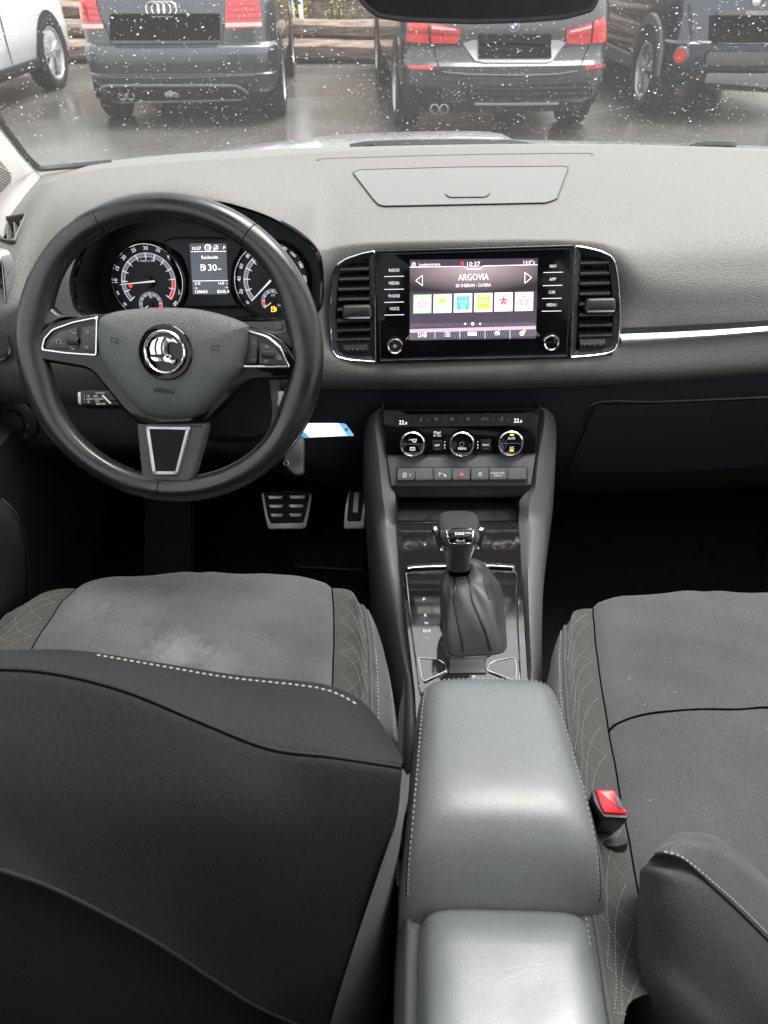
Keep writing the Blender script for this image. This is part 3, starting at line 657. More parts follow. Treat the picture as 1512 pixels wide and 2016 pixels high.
em = obj('emblem', M().lathe(WF, ec, [(115*KW, .034), (115*KW, .0375), (111*KW, .0385), (93*KW, .0378), (90*KW, .0375), (.0001, .0375)], 56), m_gloss, wh)
obj('emblem_ring', M().lathe(WF, ec, [(91*KW, .037), (90*KW, .0400), (85*KW, .0412), (79*KW, .0400), (77*KW, .0378)], 56), m_chrome, em)
def ew(pts): return [wz(x, y, .038) for x, y in pts]
feather = M()
for ps in ([(683, 776), (678, 745), (688, 715), (712, 698), (745, 692), (785, 700), (808, 726), (780, 717), (763, 724), (757, 748), (764, 774)], [(682, 782), (700, 785), (742, 788), (738, 806), (702, 806), (688, 798)]):
    feather.prism(WF, rpoly(ew(ps), .0008, 2), .0375, .0402, .0005, 2)
slits = M()
for ps in ([(716, 700), (706, 722), (703, 748), (710, 778)], [(750, 695), (736, 718), (731, 746), (737, 778)]):
    slits.line(WF, ew(ps), 7.5*KW, .0402, .0003)
obj('wing_slits', slits, m_blk, em, kind='stuff')
obj('wing', feather, m_chrome, em)
ar = M(); ar.prism(WF, rpoly(ew([(738, 790), (750, 775), (768, 772), (778, 786), (778, 800), (800, 794), (796, 806), (785, 820), (770, 812), (745, 808)]), .001, 2), .0375, .0405, .0008, 2)
obj('arrow', ar, m_chrome, em)
e2 = ew([(757, 784)])[0]; obj('wing_eye', M().lathe(WF, e2, [(6*KW, .0408), (.0001, .041)], 12), m_blk, em)
m_emb = mat('embossed_grey', (.010, .010, .011), .6)
_p = (739/2.2909, 360+936/2.2909); _c = hit(*_p, 0, hbv); _n = (hit(*_p, .01, hbv)-_c).normalized(); HF = Fr(_c, WF.ex, _n.cross(WF.ex))
txt('airbag_lettering', HF, 'AIRBAG', *_p, 9, .0006, m_emb, wh, wp=42, dep=.0004, bold=.02)
for x, y, f in ((522, 712, 1), (972, 745, -1)):
    a = wz(x, y, .032); k = KW*f; h = M(); h.seg(WF, (a[0]-14*k, a[1]+10*KW), (a[0]-14*k, a[1]-14*KW), 3*KW, .0345); h.seg(WF, (a[0]-18*k, a[1]+10*KW), (a[0]+14*k, a[1]+8*KW), 3*KW, .0345); h.seg(WF, (a[0]-6*k, a[1]-6*KW), (a[0]+12*k, a[1]-10*KW), 3*KW, .0345); h.seg(WF, (a[0]+12*k, a[1]+6*KW), (a[0]+12*k, a[1]-10*KW), 3*KW, .0345)
    obj('horn_symbol', h, m_emb, wh)
# spoke pads
m_pad = mat('button_pad', (.03, .031, .032), .45, bump=('noise', 900, .1, .0002))
for side, o_, pads, (s0, s1), icons in (
    ('l', [(187, 757), (198, 702), (238, 657), (330, 624), (445, 600), (441, 782), (300, 772)], [[(215, 747), (226, 710), (266, 673), (352, 648), (353, 752)], [(370, 652), (446, 640), (440, 768), (371, 758)]], ((302, 690), (352, 735)), ((264, 716, 'C'), (398, 672, '>'), (390, 741, '<'), (330, 676, '+'), (325, 748, '-'))),
    ('r', [(1112, 660), (1210, 692), (1268, 740), (1312, 836), (1085, 832)], [[(1114, 682), (1162, 700), (1158, 816), (1100, 814)], [(1172, 716), (1228, 738), (1272, 778), (1296, 826), (1168, 818)]], ((1182, 752), (1234, 797)), ((1145, 722, 'm'), (1204, 738, '^'), (1200, 806, 'v'), (1257, 787, 'o'), (1142, 797, 'VIEW')))):
    q = rpoly(Zw(o_, .006), .004, 3)
    if area2(q) < 0: q.reverse()
    obj('chrome_trim', M().frame(WF, q, inset(q, 10*KW), .003, .0085, .0008), m_chrome, wh)
    for pd in pads:
        obj('button_pad', M().prism(WF, rpoly(Zw(pd, .007), .003, 3), .003, .008, .0012, 2), m_pad, wh)
    a, b = wz(*s0, .008), wz(*s1, .008)
    xm = (a[0]+b[0])/2; ym = (a[1]+b[1])/2; rw = abs(a[1]-b[1])/2
    sw = M(); 
    for k in range(24):
        pass
    prof = [V((0, 0))]; rowsS = []
    for xx_ in (a[0], a[0]+.001, b[0]-.001, b[0]):
        e = .85 if xx_ in (a[0], b[0]) else 1
        rowsS.append([WF.w(xx_, ym+rw*e*cos(pi*k/16)*(1+.03*(k % 2)), .006+rw*e*.75*sin(pi*k/16)*(1+.06*(k % 2))) for k in range(17)])
    obj('scroll_wheel', M().loft(rowsS, cap=True), m_blk, wh, flat=True)
    for x, y, s_ in icons:
        g = wz(x, y, .0085); t = M()
        if s_ in '<>^v':
            k = 7*KW; tri = {'<': [(-1, 0), (1, 1), (1, -1)], '>': [(1, 0), (-1, 1), (-1, -1)], '^': [(0, 1), (1, -1), (-1, -1)], 'v': [(0, -1), (1, 1), (-1, 1)]}[s_]
            pts = [(g[0]+p[0]*k, g[1]+p[1]*k*.8) for p in tri]; t.line(WF, pts+[pts[0]], 2.2*KW, .0085)
        elif s_ == 'C': t.lathe(WF, g, [(12*KW, .0087), (9.5*KW, .0087)], 16, radians(-60), radians(230)); t.seg(WF, (g[0]+15*KW, g[1]-9*KW), (g[0]+18*KW, g[1]-6*KW), 3*KW, .0085)
        elif s_ == 'o': t.lathe(WF, g, [(9*KW, .0087), (7*KW, .0087)], 16); t.lathe(WF, (g[0]+6*KW, g[1]-5*KW), [(6*KW, .0087), (4.4*KW, .0087)], 12)
        elif s_ in '+-': t.prism(WF, [(g[0]-8*KW, g[1]-3*KW), (g[0]+10*KW, g[1]-3*KW), (g[0]+10*KW, g[1]+4*KW)], .0085, .0088); t.seg(WF, (g[0]-12*KW, g[1]+6*KW), (g[0]-5*KW, g[1]+6*KW), 2*KW, .0085)
        elif s_ == 'm': 
            for j in range(3): t.lathe(WF, g, [((4+j*3.5)*KW, .0087), ((3+j*3.5)*KW, .0087)], 8, radians(-40), radians(40)); t.lathe(WF, g, [((4+j*3.5)*KW, .0087), ((3+j*3.5)*KW, .0087)], 8, radians(140), radians(220))
        else: txt('button_symbol', WF, s_, x/2.2909, 360+y/2.2909, 3, .0085, m_grey, wh); continue
        obj('button_symbol', t, mat_l if 'mat_l' in globals() else m_grey, wh)
# lower spoke
lo = Zw([(622, 1080), (938, 1080), (930, 1130), (878, 1318), (852, 1366), (826, 1376), (670, 1372), (648, 1352), (638, 1250)], .0)
obj('lower_spoke', M().prism(WF, rpoly(lo, .006, 4), -.012, .006, .005, 4), m_hub, wh)
q = rpoly(Zw([(660, 1096), (864, 1096), (808, 1306), (800, 1316), (700, 1316), (690, 1304)], .006), .004, 3)
if area2(q) < 0: q.reverse()
obj('chrome_trim', M().frame(WF, q, inset(q, 16*KW), .003, .010, .0012), m_satin, wh)
obj('gloss_insert', M().prism(WF, inset(q, 16*KW), .003, .0075), mat('dark_spoke_insert', (.004, .004, .005), .12, spec=.1), wh)
# column shroud, stalks
CS = tilt(ony(420, 850, .90), 45)
sh = thing('steering_column', 'dark plastic steering column shroud behind the wheel', 'steering column', CS.o)
rows = []
for y, px0, px1, py0, py1 in ((.86, 440, 530, 640, 860), (.90, 405, 545, 640, 872), (.96, 392, 556, 635, 868), (1.02, 390, 556, 640, 850)):
    a, b = ony(px0-60, (py0+py1)/2, y), ony(px1, (py0+py1)/2, y); zt, zb = ony(450, py0, y).z, ony(450, py1, y).z
    c_ = V(((a.x+b.x)/2, y, (zt+zb)/2)); rx, rz = (b.x-a.x)/2, (zt-zb)/2
    rows.append([c_+V((rx*math.copysign(abs(cos(t))**.6, cos(t)), 0, rz*math.copysign(abs(sin(t))**.6, sin(t)))) for t in [2*pi*k/28 for k in range(28)]])
obj('shroud', M().loft(rows, cu=True, cap=True), m_low, sh)
# cruise stalk on the left
CK = tilt(ony(190, 785, .85), 40)
ck = thing('cruise_control_stalk', 'black stalk left of the hub printed SPEED, OFF, CANCEL, ON, RESUME', 'stalk', CK.o)
ckz = lambda ps, h=0: [CK.uv(x/2.2909, 360+y/2.2909, h) for x, y in ps]
obj('stalk_body', M().prism(CK, rpoly(ckz([(358, 945), (380, 935), (560, 940), (600, 1010), (380, 1012), (362, 1000)]), .006, 4), -.012, .004, .004, 3), m_blk, ck)
obj('lever_arm', M().tube([CK.w(*ckz([(540, 975)])[0], -.005), ony(330, 760, .95)], .009, 10), m_blk, ck)
obj('end_ring', M().prism(CK, ckz([(357, 950), (368, 944), (372, 1004), (360, 998)]), -.008, .005, .001), m_satin, ck)
for s_, x, y, h in (('OFF', 431, 962, 3.6), ('CANCEL', 444, 974, 3.6), ('ON', 438, 985, 3.6), ('RESUME', 455, 997, 3.6), ('SPEED', 404, 975, 3.2), ('S', 381, 963, 2.6), ('E', 381, 975, 2.6), ('T', 381, 987, 2.6), ('DISTANCE', 452, 948, 2.6)):
    txt('legend', CK, s_, x/2.2909, 360+y/2.2909, h, .0042, m_white, ck)
g = M(); a = CK.uv(400/2.2909, 360+962/2.2909, .004); g.line(CK, [(a[0]-.0015, a[1]), (a[0], a[1]+.0012), (a[0]+.0015, a[1]), (a[0], a[1]-.0012), (a[0]-.0015, a[1])], .0004, .0042)
a = CK.uv(400/2.2909, 360+988/2.2909, .004); g.line(CK, [(a[0]-.0015, a[1]), (a[0], a[1]+.0012), (a[0]+.0015, a[1]), (a[0], a[1]-.0012), (a[0]-.0015, a[1])], .0004, .0042)
a, b = ckz([(462, 958), (500, 996)], .004); g.seg(CK, a, b, .002, .0042); obj('arrow_symbols', g, m_white, ck)
# wiper stalk on the right
sr_ = thing('wiper_stalk', 'short grey-tipped stalk right of the instruments under the wheel rim', 'stalk', ony(570, 655, .88))
obj('stalk_arm', M().tube([ony(500, 690, .93), ony(545, 665, .89), ony(590, 655, .86)], lambda t: .008+.004*t, 10), m_blk, sr_)
KS = tilt(ony(566, 650, .865), 30); obj('end_cap', M().prism(KS, rpoly([KS.uv(*p) for p in [(556, 632), (574, 628), (578, 660), (556, 664)]], .002), -.006, .004, .002), m_pad, sr_)
t_ = M()
for j in range(3): a = KS.uv(562, 636+j*6, .004); t_.seg(KS, a, (a[0]+.004, a[1]), .0006, .0042)
obj('legend_marks', t_, m_grey, sr_)
# ignition key in the column and its hanging tags
KY = tilt(ony(545, 785, .90), 55)
ky = thing('car_key', 'black flip key plugged into the column with a round emblem', 'car key', KY.o)
kz = lambda ps, h=0: [KY.uv(440+x/4.725, 720+y/4.725, h) for x, y in ps]
obj('key_body', M().prism(KY, rpoly(kz([(308, 300), (365, 245), (480, 234), (660, 240), (700, 330), (640, 395), (330, 400), (300, 350)]), .005, 4), -.012, .003, .004, 3), m_cons, ky)
obj('key_emblem', M().lathe(KY, kz([(408, 262)])[0], [(.0042, .0035), (.0036, .004), (.003, .0036)], 20), m_satin, ky)
obj('key_seam', M().line(KY, kz([(400, 325), (440, 268)], .003), .0005, .0031), m_blk, ky)
obj('key_blade', M().tube([KY.w(*kz([(320, 330)])[0], -.004), KY.w(*kz([(280, 330)])[0], -.004)], .004, 8), m_satin, ky)
K2 = tilt(ony(580, 905, .90), 45)
k2 = thing('hanging_key', 'second black key fob hanging below the column behind the wheel rim', 'car key', K2.o)
k2z = lambda ps, h=0: [K2.uv(440+x/4.725, 720+y/4.725, h) for x, y in ps]
obj('key_body', M().prism(K2, rpoly(k2z([(560, 640), (740, 620), (748, 720), (744, 1000), (700, 1020), (655, 1010), (590, 950), (560, 860)]), .004, 4), -.008, .003, .003, 3), m_cons, k2)
obj('key_emblem', M().lathe(K2, k2z([(588, 910)])[0], [(.0040, .0035), (.0034, .004), (.003, .0036)], 20), m_satin, k2)
m_blue = mat('blue_plastic', (.012, .20, .45), .35); m_wpap = mat('white_paper_insert', (.78, .8, .84), .5)
KT = tilt(ony(648, 848, .90), 62)
kt = thing('key_tag', 'blue and white key tag lying flat right of the wheel rim', 'key tag', KT.o)
ktz = lambda ps, h=0: [KT.uv(440+x/4.725, 720+y/4.725, h) for x, y in ps]
obj('tag_holder', M().prism(KT, rpoly(ktz([(650, 535), (1000, 533), (1135, 540), (1220, 655), (1150, 656), (900, 664), (760, 675), (735, 660), (640, 660)]), .003, 3), -.0012, .0006), m_blue, kt)
obj('paper_insert', M().prism(KT, ktz([(655, 538), (1072, 537), (1152, 653), (800, 668), (760, 625), (660, 600)], .0007), .0006, .0012), m_wpap, kt)
obj('tag_hole', M().disc(KT, ktz([(1145, 595)])[0], .0022, .0016, 16), m_blk, kt)
# small blue sliver by the key
kb = tag(obj('key_ring_tag', M().tube([ony(440+590/4.725, 720+430/4.725, .885), ony(440+600/4.725, 720+385/4.725, .885), ony(440+625/4.725, 720+345/4.725, .885)], .0025, 6), m_blue), 'small blue tag hanging from the ignition key behind the rim', 'key tag')
# ================================================================== INFOTAINMENT AND CENTRE VENTS
FI = tilt(ony(935, 598, .972), 16)
Z4 = lambda ps, h=0: [FI.uv(640+x/2.52, 460+y/2.52, h) for x, y in ps]
z4 = lambda x, y, h=0: FI.uv(640+x/2.52, 460+y/2.52, h)
inf = thing('infotainment_unit', 'gloss black radio and navigation screen showing the station ARGOVIA', 'infotainment screen', FI.o)
bz = rpoly(Z4([(250, 84), (1238, 54), (1212, 613), (258, 636)]), .003, 2)
obj('glass_panel', M().prism(FI, bz, -.03, .004, .0015), m_gloss, inf)
if area2(bz) < 0: bz.reverse()
obj('panel_edge', M().frame(FI, inset(bz, .004), inset(bz, .0055), .0035, .0046, .0003), m_blk, inf)
obj('bottom_chrome_line', M().seg(FI, z4(275, 628, .004), z4(1200, 606, .004), .0012, .004, .001), m_chrome, inf)
m_scrb = mat('screen_picture_dark', (.008, .007, .012), .12, emit=(.055, .04, .06), es=.5)
m_band2 = mat('screen_header_glow', (.03, .02, .03), .12, emit=(.42, .30, .36), es=.22)
sc = obj('screen', M().prism(FI, Z4([(420, 130), (1056, 122), (1046, 520), (420, 530)], .0045), .004, .0046), m_scrb, inf)
# header glow (a soft horizontal-centred gradient shown on the screen)
mg = bpy.data.materials.new('screen_header_gradient'); mg.use_nodes = True; N_ = mg.node_tree.nodes; Lk = mg.node_tree.links
pb = N_['Principled BSDF']; pb.inputs['Base Color'].default_value = (.01, .01, .01, 1); pb.inputs['Roughness'].default_value = .12
tcn = N_.new('ShaderNodeTexCoord'); mp = N_.new('ShaderNodeMapping'); mp.inputs['Scale'].default_value = (9, 30, 30); gr = N_.new('ShaderNodeTexGradient'); gr.gradient_type = 'SPHERICAL'
a = FI.w(*z4(740, 165, .005), .005)-inf.location
mp.inputs['Location'].default_value = (-a.x*9, -a.y*30, -a.z*30)
Lk.new(tcn.outputs['Object'], mp.inputs[0]); Lk.new(mp.outputs[0], gr.inputs[0]); cr1 = N_.new('ShaderNodeValToRGB'); cr1.color_ramp.elements[0].color = (.02, .016, .02, 1); cr1.color_ramp.elements[1].color = (.34, .25, .28, 1)
Lk.new(gr.outputs[1], cr1.inputs[0]); Lk.new(cr1.outputs[0], pb.inputs['Emission Color']); pb.inputs['Emission Strength'].default_value = .6*EMI
obj('header_picture', M().poly(FI, Z4([(420, 164), (1054, 156), (1051, 285), (420, 290)], .0048), .0049), mg, sc)
hdr = M(); hdr.line(FI, Z4([(420, 166), (690, 162), (706, 176), (770, 176), (786, 160), (1054, 154)], .005), .0008, .005); obj('header_line', hdr, m_scr, sc)
mlav = mat('menu_bar_lavender', (.02, .02, .02), .3, emit=(.55, .42, .52), es=.45)
obj('menu_bar', M().prism(FI, Z4([(420, 474), (1046, 457), (1046, 474), (420, 492)], .005), .0048, .0052), mlav, sc)
rays = M()
for i in range(58):
    x = 428+i*10.7; y = 492-(x-420)*.028; dx = (x-735)*.09
    rays.seg(FI, z4(x, y+2, .005), z4(x+dx, y+34, .005), .0004, .0049, .0001)
    y2 = 436+abs(x-735)*-.02; rays.seg(FI, z4(x-dx*.2, 446-(x-420)*.01, .005), z4(x+dx*.25, 466-(x-420)*.018, .005), .0003, .0049, .0001)
obj('background_lines', rays, m_dim, sc, kind='stuff')
T = lambda s_, x, y, h, w=None, m_=None, root=None, nm='screen_text', hh=.0052: txt(nm, FI, s_, 640+x/2.52, 460+y/2.52, h/2.52, hh, m_ or m_scr, root or sc, wp=w/2.52 if w else None)
T('ARGOVIA', 736, 215, 31, 150); T('ED SHEERAN - CAMERA', 736, 256, 15, 172); T('Lundnerstrasse', 519, 152, 13, 104); T('10:37', 737, 151, 22, 64); T('14.0°c', 1013, 141, 18, 56); T('DAB', 483, 502, 23, 42)
ic = M(); c = z4(440, 153, .005); kk = FI.sc(935, 598)/2.52
ic.lathe(FI, c, [(10*kk, .0053), (7.5*kk, .0053)], 20); ic.seg(FI, (c[0], c[1]-4*kk), (c[0], c[1]+5*kk), 3*kk, .0052); obj('compass_symbol', ic, m_scr, sc)
obj('red_dot', M().disc(FI, z4(681, 146, .005), 8*kk, .0053, 18), m_red, sc)
for ps in ([(450, 232), (483, 207), (483, 258)], [(991, 192), (1025, 218), (991, 246)]):
    p = Z4(ps, .005); obj('skip_arrow', M().line(FI, p+[p[0]], 3*kk, .0052), m_scr, sc)
tiles = [(483, 347, 'star'), (583, 345, 'sun'), (684, 342, 'teal'), (785, 340, 'amber'), (885, 337, 'redstar'), (987, 335, 'star')]
def em_(n, c, s_=.7): return mat(n, tuple(x*.2 for x in c), .3, emit=c, es=s_)
m_tile = em_('tile_white', (.95, .90, .93), .34); m_teal = em_('tile_teal', (.02, .42, .68), .7); m_org = em_('tile_orange', (.95, .42, .03), .7); m_crim = em_('tile_crimson', (.75, .02, .08), .6); m_plum = em_('tile_plum', (.35, .12, .25), .5); m_grn = em_('tile_green', (.2, .75, .15), .6)
def star(c, r, n=5, ri=.42): return [(c[0]+(r if i % 2 == 0 else r*ri)*sin(pi*i/n), c[1]+(r if i % 2 == 0 else r*ri)*cos(pi*i/n)) for i in range(2*n)]
for i, (x, y, kd) in enumerate(tiles):
    q = Z4([(x-44, y-44), (x+46, y-46), (x+44, y+47), (x-46, y+49)], .005)
    if area2(q) < 0: q.reverse()
    q = [V(p) for p in q]
    t = obj('station_tile', M().prism(FI, inset(q, 3.5*kk), .0052, .0055), m_tile, sc)
    obj('tile_border', M().frame(FI, q, inset(q, 2.2*kk), .0052, .0056, .0001), m_grn if i == 0 else m_scr, t)
    c = z4(x, y, .0055)
    if kd == 'star':
        s5 = M(); p = star(c, 26*kk); s5.line(FI, p+[p[0]], 3*kk, .0056); obj('star_logo', s5, m_plum, t)
        T('ARGOVIA', x, y+2, 9, 60, m_plum, t, 'logo_text', .0058)
    elif kd == 'sun':
        obj('sun_logo', M().lathe(FI, (c[0], c[1]+2*kk), [(20*kk, .0057), (.0001, .0057)], 16, 0, pi), m_org, t); T('SUNSHINE', x, y+8, 8, 50, m_plum, t, 'logo_text', .0058); T('RADIO', x, y+20, 6, 24, m_plum, t, 'logo_text', .0058)
    elif kd in ('teal', 'amber'):
        mm = m_teal if kd == 'teal' else m_org
        obj('logo_square', M().prism(FI, Z4([(x-30, y-33), (x+30, y-35), (x+30, y+33), (x-30, y+35)], .0055), .0055, .0058), mm, t)
        if kd == 'teal': T('CLASS', x, y-8, 15, 42, m_scr, t, 'logo_text', .006); T('iAC', x+3, y+12, 15, 34, m_scr, t, 'logo_text', .006)
        else: T('JaZZ', x, y, 26, 44, m_scr, t, 'logo_text', .006)
        T('RADIO SWISS', x, y-27, 6, 42, m_scr, t, 'logo_text', .006); T('DAB', x, y+27, 6, 18, m_scr, t, 'logo_text', .006)
    else:
        obj('star_logo', M().prism(FI, star((c[0], c[1]+3*kk), 24*kk), .0055, .0057), m_crim, t); T('Virgin', x, y-2, 10, 26, m_scr, t, 'logo_text', .006); T('ROCK', x, y+24, 9, 26, m_crim, t, 'logo_text', .006)
pd = M()
for x, r, ri in ((695, 5, 0), (732, 8, 3.5), (769, 5, 0)):
    c = z4(x, 447, .005); pd.lathe(FI, c, [(r*kk, .0053), (max(ri, .01)*kk, .0053)], 16)
obj('page_dots', pd, m_scr, sc)
mi = M()
for j in range(3):
    a = z4(600, 490+j*9, .005); mi.seg(FI, a, (a[0]+21*kk, a[1]), 3*kk, .0053); mi.seg(FI, (a[0]-8*kk, a[1]), (a[0]-4*kk, a[1]), 3*kk, .0053)
for x in (545, 668, 793, 917): mi.seg(FI, z4(x, 478, .005), z4(x, 520, .005), 1.5*kk, .0053)
mi.prism(FI, Z4([(708, 487), (752, 487), (752, 505), (708, 505)], .005), .0052, .0053)
mi.prism(FI, Z4([(842, 487), (866, 487), (866, 502), (842, 502)], .005), .0052, .0053); mi.seg(FI, z4(848, 487, .005), z4(864, 479, .005), 2*kk, .0053)
c = z4(977, 494, .005); mi.lathe(FI, c, [(10*kk, .0053), (5*kk, .0053)], 16)
for j in range(8): a = j*pi/4; mi.seg(FI, (c[0]+9*kk*cos(a), c[1]+9*kk*sin(a)), (c[0]+13*kk*cos(a), c[1]+13*kk*sin(a)), 4*kk, .0053)
obj('menu_icons', mi, m_scr, sc)
obj('yellow_badge', M().disc(FI, z4(989, 482, .005), 6*kk, .0056, 14), m_amb, sc)
obj('blue_badge', M().prism(FI, Z4([(842, 497), (856, 497), (856, 505), (842, 505)], .0054), .0054, .0056), m_teal, sc)
T('DAB/FM', 730, 496, 7, 34, m_plum, sc, 'menu_text', .0056)
for s_, x, y in (('RADIO', 343, 181), ('MEDIA', 343, 245), ('PHONE', 343, 309), ('VOICE', 344, 372), ('NAV', 1132, 161), ('APP', 1129, 226), ('CAR', 1126, 290), ('MENU', 1124, 353)):
    T(s_, x, y, 15, {'RADIO': 52, 'MEDIA': 52, 'PHONE': 55, 'VOICE': 48, 'NAV': 33, 'APP': 33, 'CAR': 33, 'MENU': 48}[s_], m_glow, inf, 'key_lettering', .0042)
    kl = M().seg(FI, z4(x-49, y+32, .004), z4(x+48, y+30, .004), .0008, .004, .0004); obj('key_line', kl, m_glow, inf)
for x, y, nm_ in ((348, 553, 'G'), (1118, 536, '')):
    c = z4(x, y, .006)
    kn = obj('rotary_knob', M().lathe(FI, c, [(47*kk, .004), (46*kk, .010), (42*kk, .0125), (38*kk, .013), (33*kk, .0128), (32*kk, .0118), (.0001, .0118)], 48), m_gloss, inf)
    obj('knob_ring', M().lathe(FI, c, [(42*kk, .012), (40*kk, .0155), (36*kk, .017), (30*kk, .0165), (28*kk, .0145)], 48), m_chrome, kn)
    obj('knob_cap', M().lathe(FI, c, [(29*kk, .0145), (24*kk, .0148), (.0001, .0148)], 32), m_blk if nm_ else m_gloss, kn)
    if nm_: pw = M(); pw.lathe(FI, c, [(8*kk, .0153), (5.5*kk, .0153)], 16, radians(-20), radians(290)); pw.seg(FI, c, (c[0]+8*kk, c[1]), 2.5*kk, .0152); obj('power_symbol', pw, m_white, kn)
# centre vents
m_slat = mat('vent_slat', (.022, .022, .023), .38)
VL = [(250, 82), (185, 94), (105, 120), (58, 150), (36, 195), (26, 290), (21, 400), (27, 500), (36, 585), (58, 612), (120, 628), (256, 638)]
VR = [(1238, 56), (1300, 66), (1370, 84), (1420, 108), (1440, 140), (1454, 220), (1464, 330), (1465, 430), (1455, 540), (1440, 578), (1400, 596), (1320, 607), (1212, 615)]
def centre_vent(label, P, x0f, x1f, ys, tabx, taby, whx, why, VO=.0):
    root = thing('air_vent', label, 'air vent', FI.w(*z4((x0f(300)+x1f(300))/2, 350)))
    q = [tuple(p) for p in rpoly(Z4(P), .004, 3)]
    vent(root, FI, q, None, None, .0020, .007, .032)
    # black face round the slat opening
    first = None
    for y in ys:
        a, b = z4(x0f(y), y), z4(x1f(y), y-4)
        mm = M(); n_ = 8; R_ = []
        for (dv, h) in ((-.0016, -.0005), (.0004, .0012), (.0024, .0006), (.006, -.010), (.0085, -.024), (.0060, -.024), (-.0005, -.008)):
            R_.append([FI.w(a[0]+(b[0]-a[0])*t/n_, a[1]+(b[1]-a[1])*t/n_+dv, h-.004*(2*t/n_-1)**2*0) for t in range(n_+1)])
        mm.loft(R_, cv=True); n1 = n_+1
        obj('slat', mm, m_slat, root)
    # rear vanes
    for k in range(6):
        x = x0f(300)+(x1f(300)-x0f(300))*(k+.5)/6; a, b = z4(x, ys[0]-30, -.02), z4(x, ys[-1]+10, -.02)
        obj('rear_vane', M().prism(FI, [(a[0], a[1]), (a[0]+.001, a[1]), (b[0]+.001, b[1]), (b[0], b[1])], -.03, -.016), m_blk, root)
    # lower closure with thumbwheel
    yb = ys[-1]+8; lowp = Z4([(x0f(yb), yb), (x1f(yb), yb-4), (x1f(yb), yb+85), (x0f(yb)+8, yb+82)])
    obj('lower_closure', M().prism(FI, lowp, -.02, -.0006), m_blk, root)
    a = z4(whx, why, 0); wl = M(); R_ = []
    for xx_ in (-.017, -.016, .016, .017):
        R_.append([FI.w(a[0]+xx_, a[1]+.0055*cos(pi*k/20)*(1+.05*(k % 2)), .005*sin(pi*k/20)*(1+.08*(k % 2))-.001) for k in range(21)])
    obj('thumbwheel', wl.loft(R_, cap=True), m_blk, root, flat=True)
    tk = M()
    for j in range(4): tk.seg(FI, (a[0]-.011+j*.007, a[1]-.002), (a[0]-.011+j*.007, a[1]+.001), .0007, .0045)
    obj('thumbwheel_marks', tk, m_grey, root)
    c = z4(tabx, taby)
    tb = obj('tab', M().prism(FI, rpoly([(c[0]-.021, c[1]-.009), (c[0]+.021, c[1]-.009), (c[0]+.019, c[1]+.009), (c[0]-.019, c[1]+.009)], .004, 3), -.004, .010, .004, 3), m_slat, root)
    obj('tab_chrome', M().seg(FI, (c[0]-.018, c[1]-.0075), (c[0]+.018, c[1]-.0075), .0022, .009, .0012), m_chrome, tb)
centre_vent('chrome-rimmed air vent left of the screen with a wide grey tab', VL, lambda y: 74-.1*(y-180)*(1 if y < 330 else .6)+(0), lambda y: 218+.02*(y-150), (182, 231, 281, 331, 381, 436, 484, 531), 160, 385, 152, 571)
centre_vent('chrome-rimmed air vent right of the screen with a thin grey tab', VR, lambda y: 1266-.02*(y-130), lambda y: 1408+.03*(y-130) if y < 400 else 1424, (151, 203, 253, 304, 355, 409, 461, 512), 1362, 352, 1325, 545)
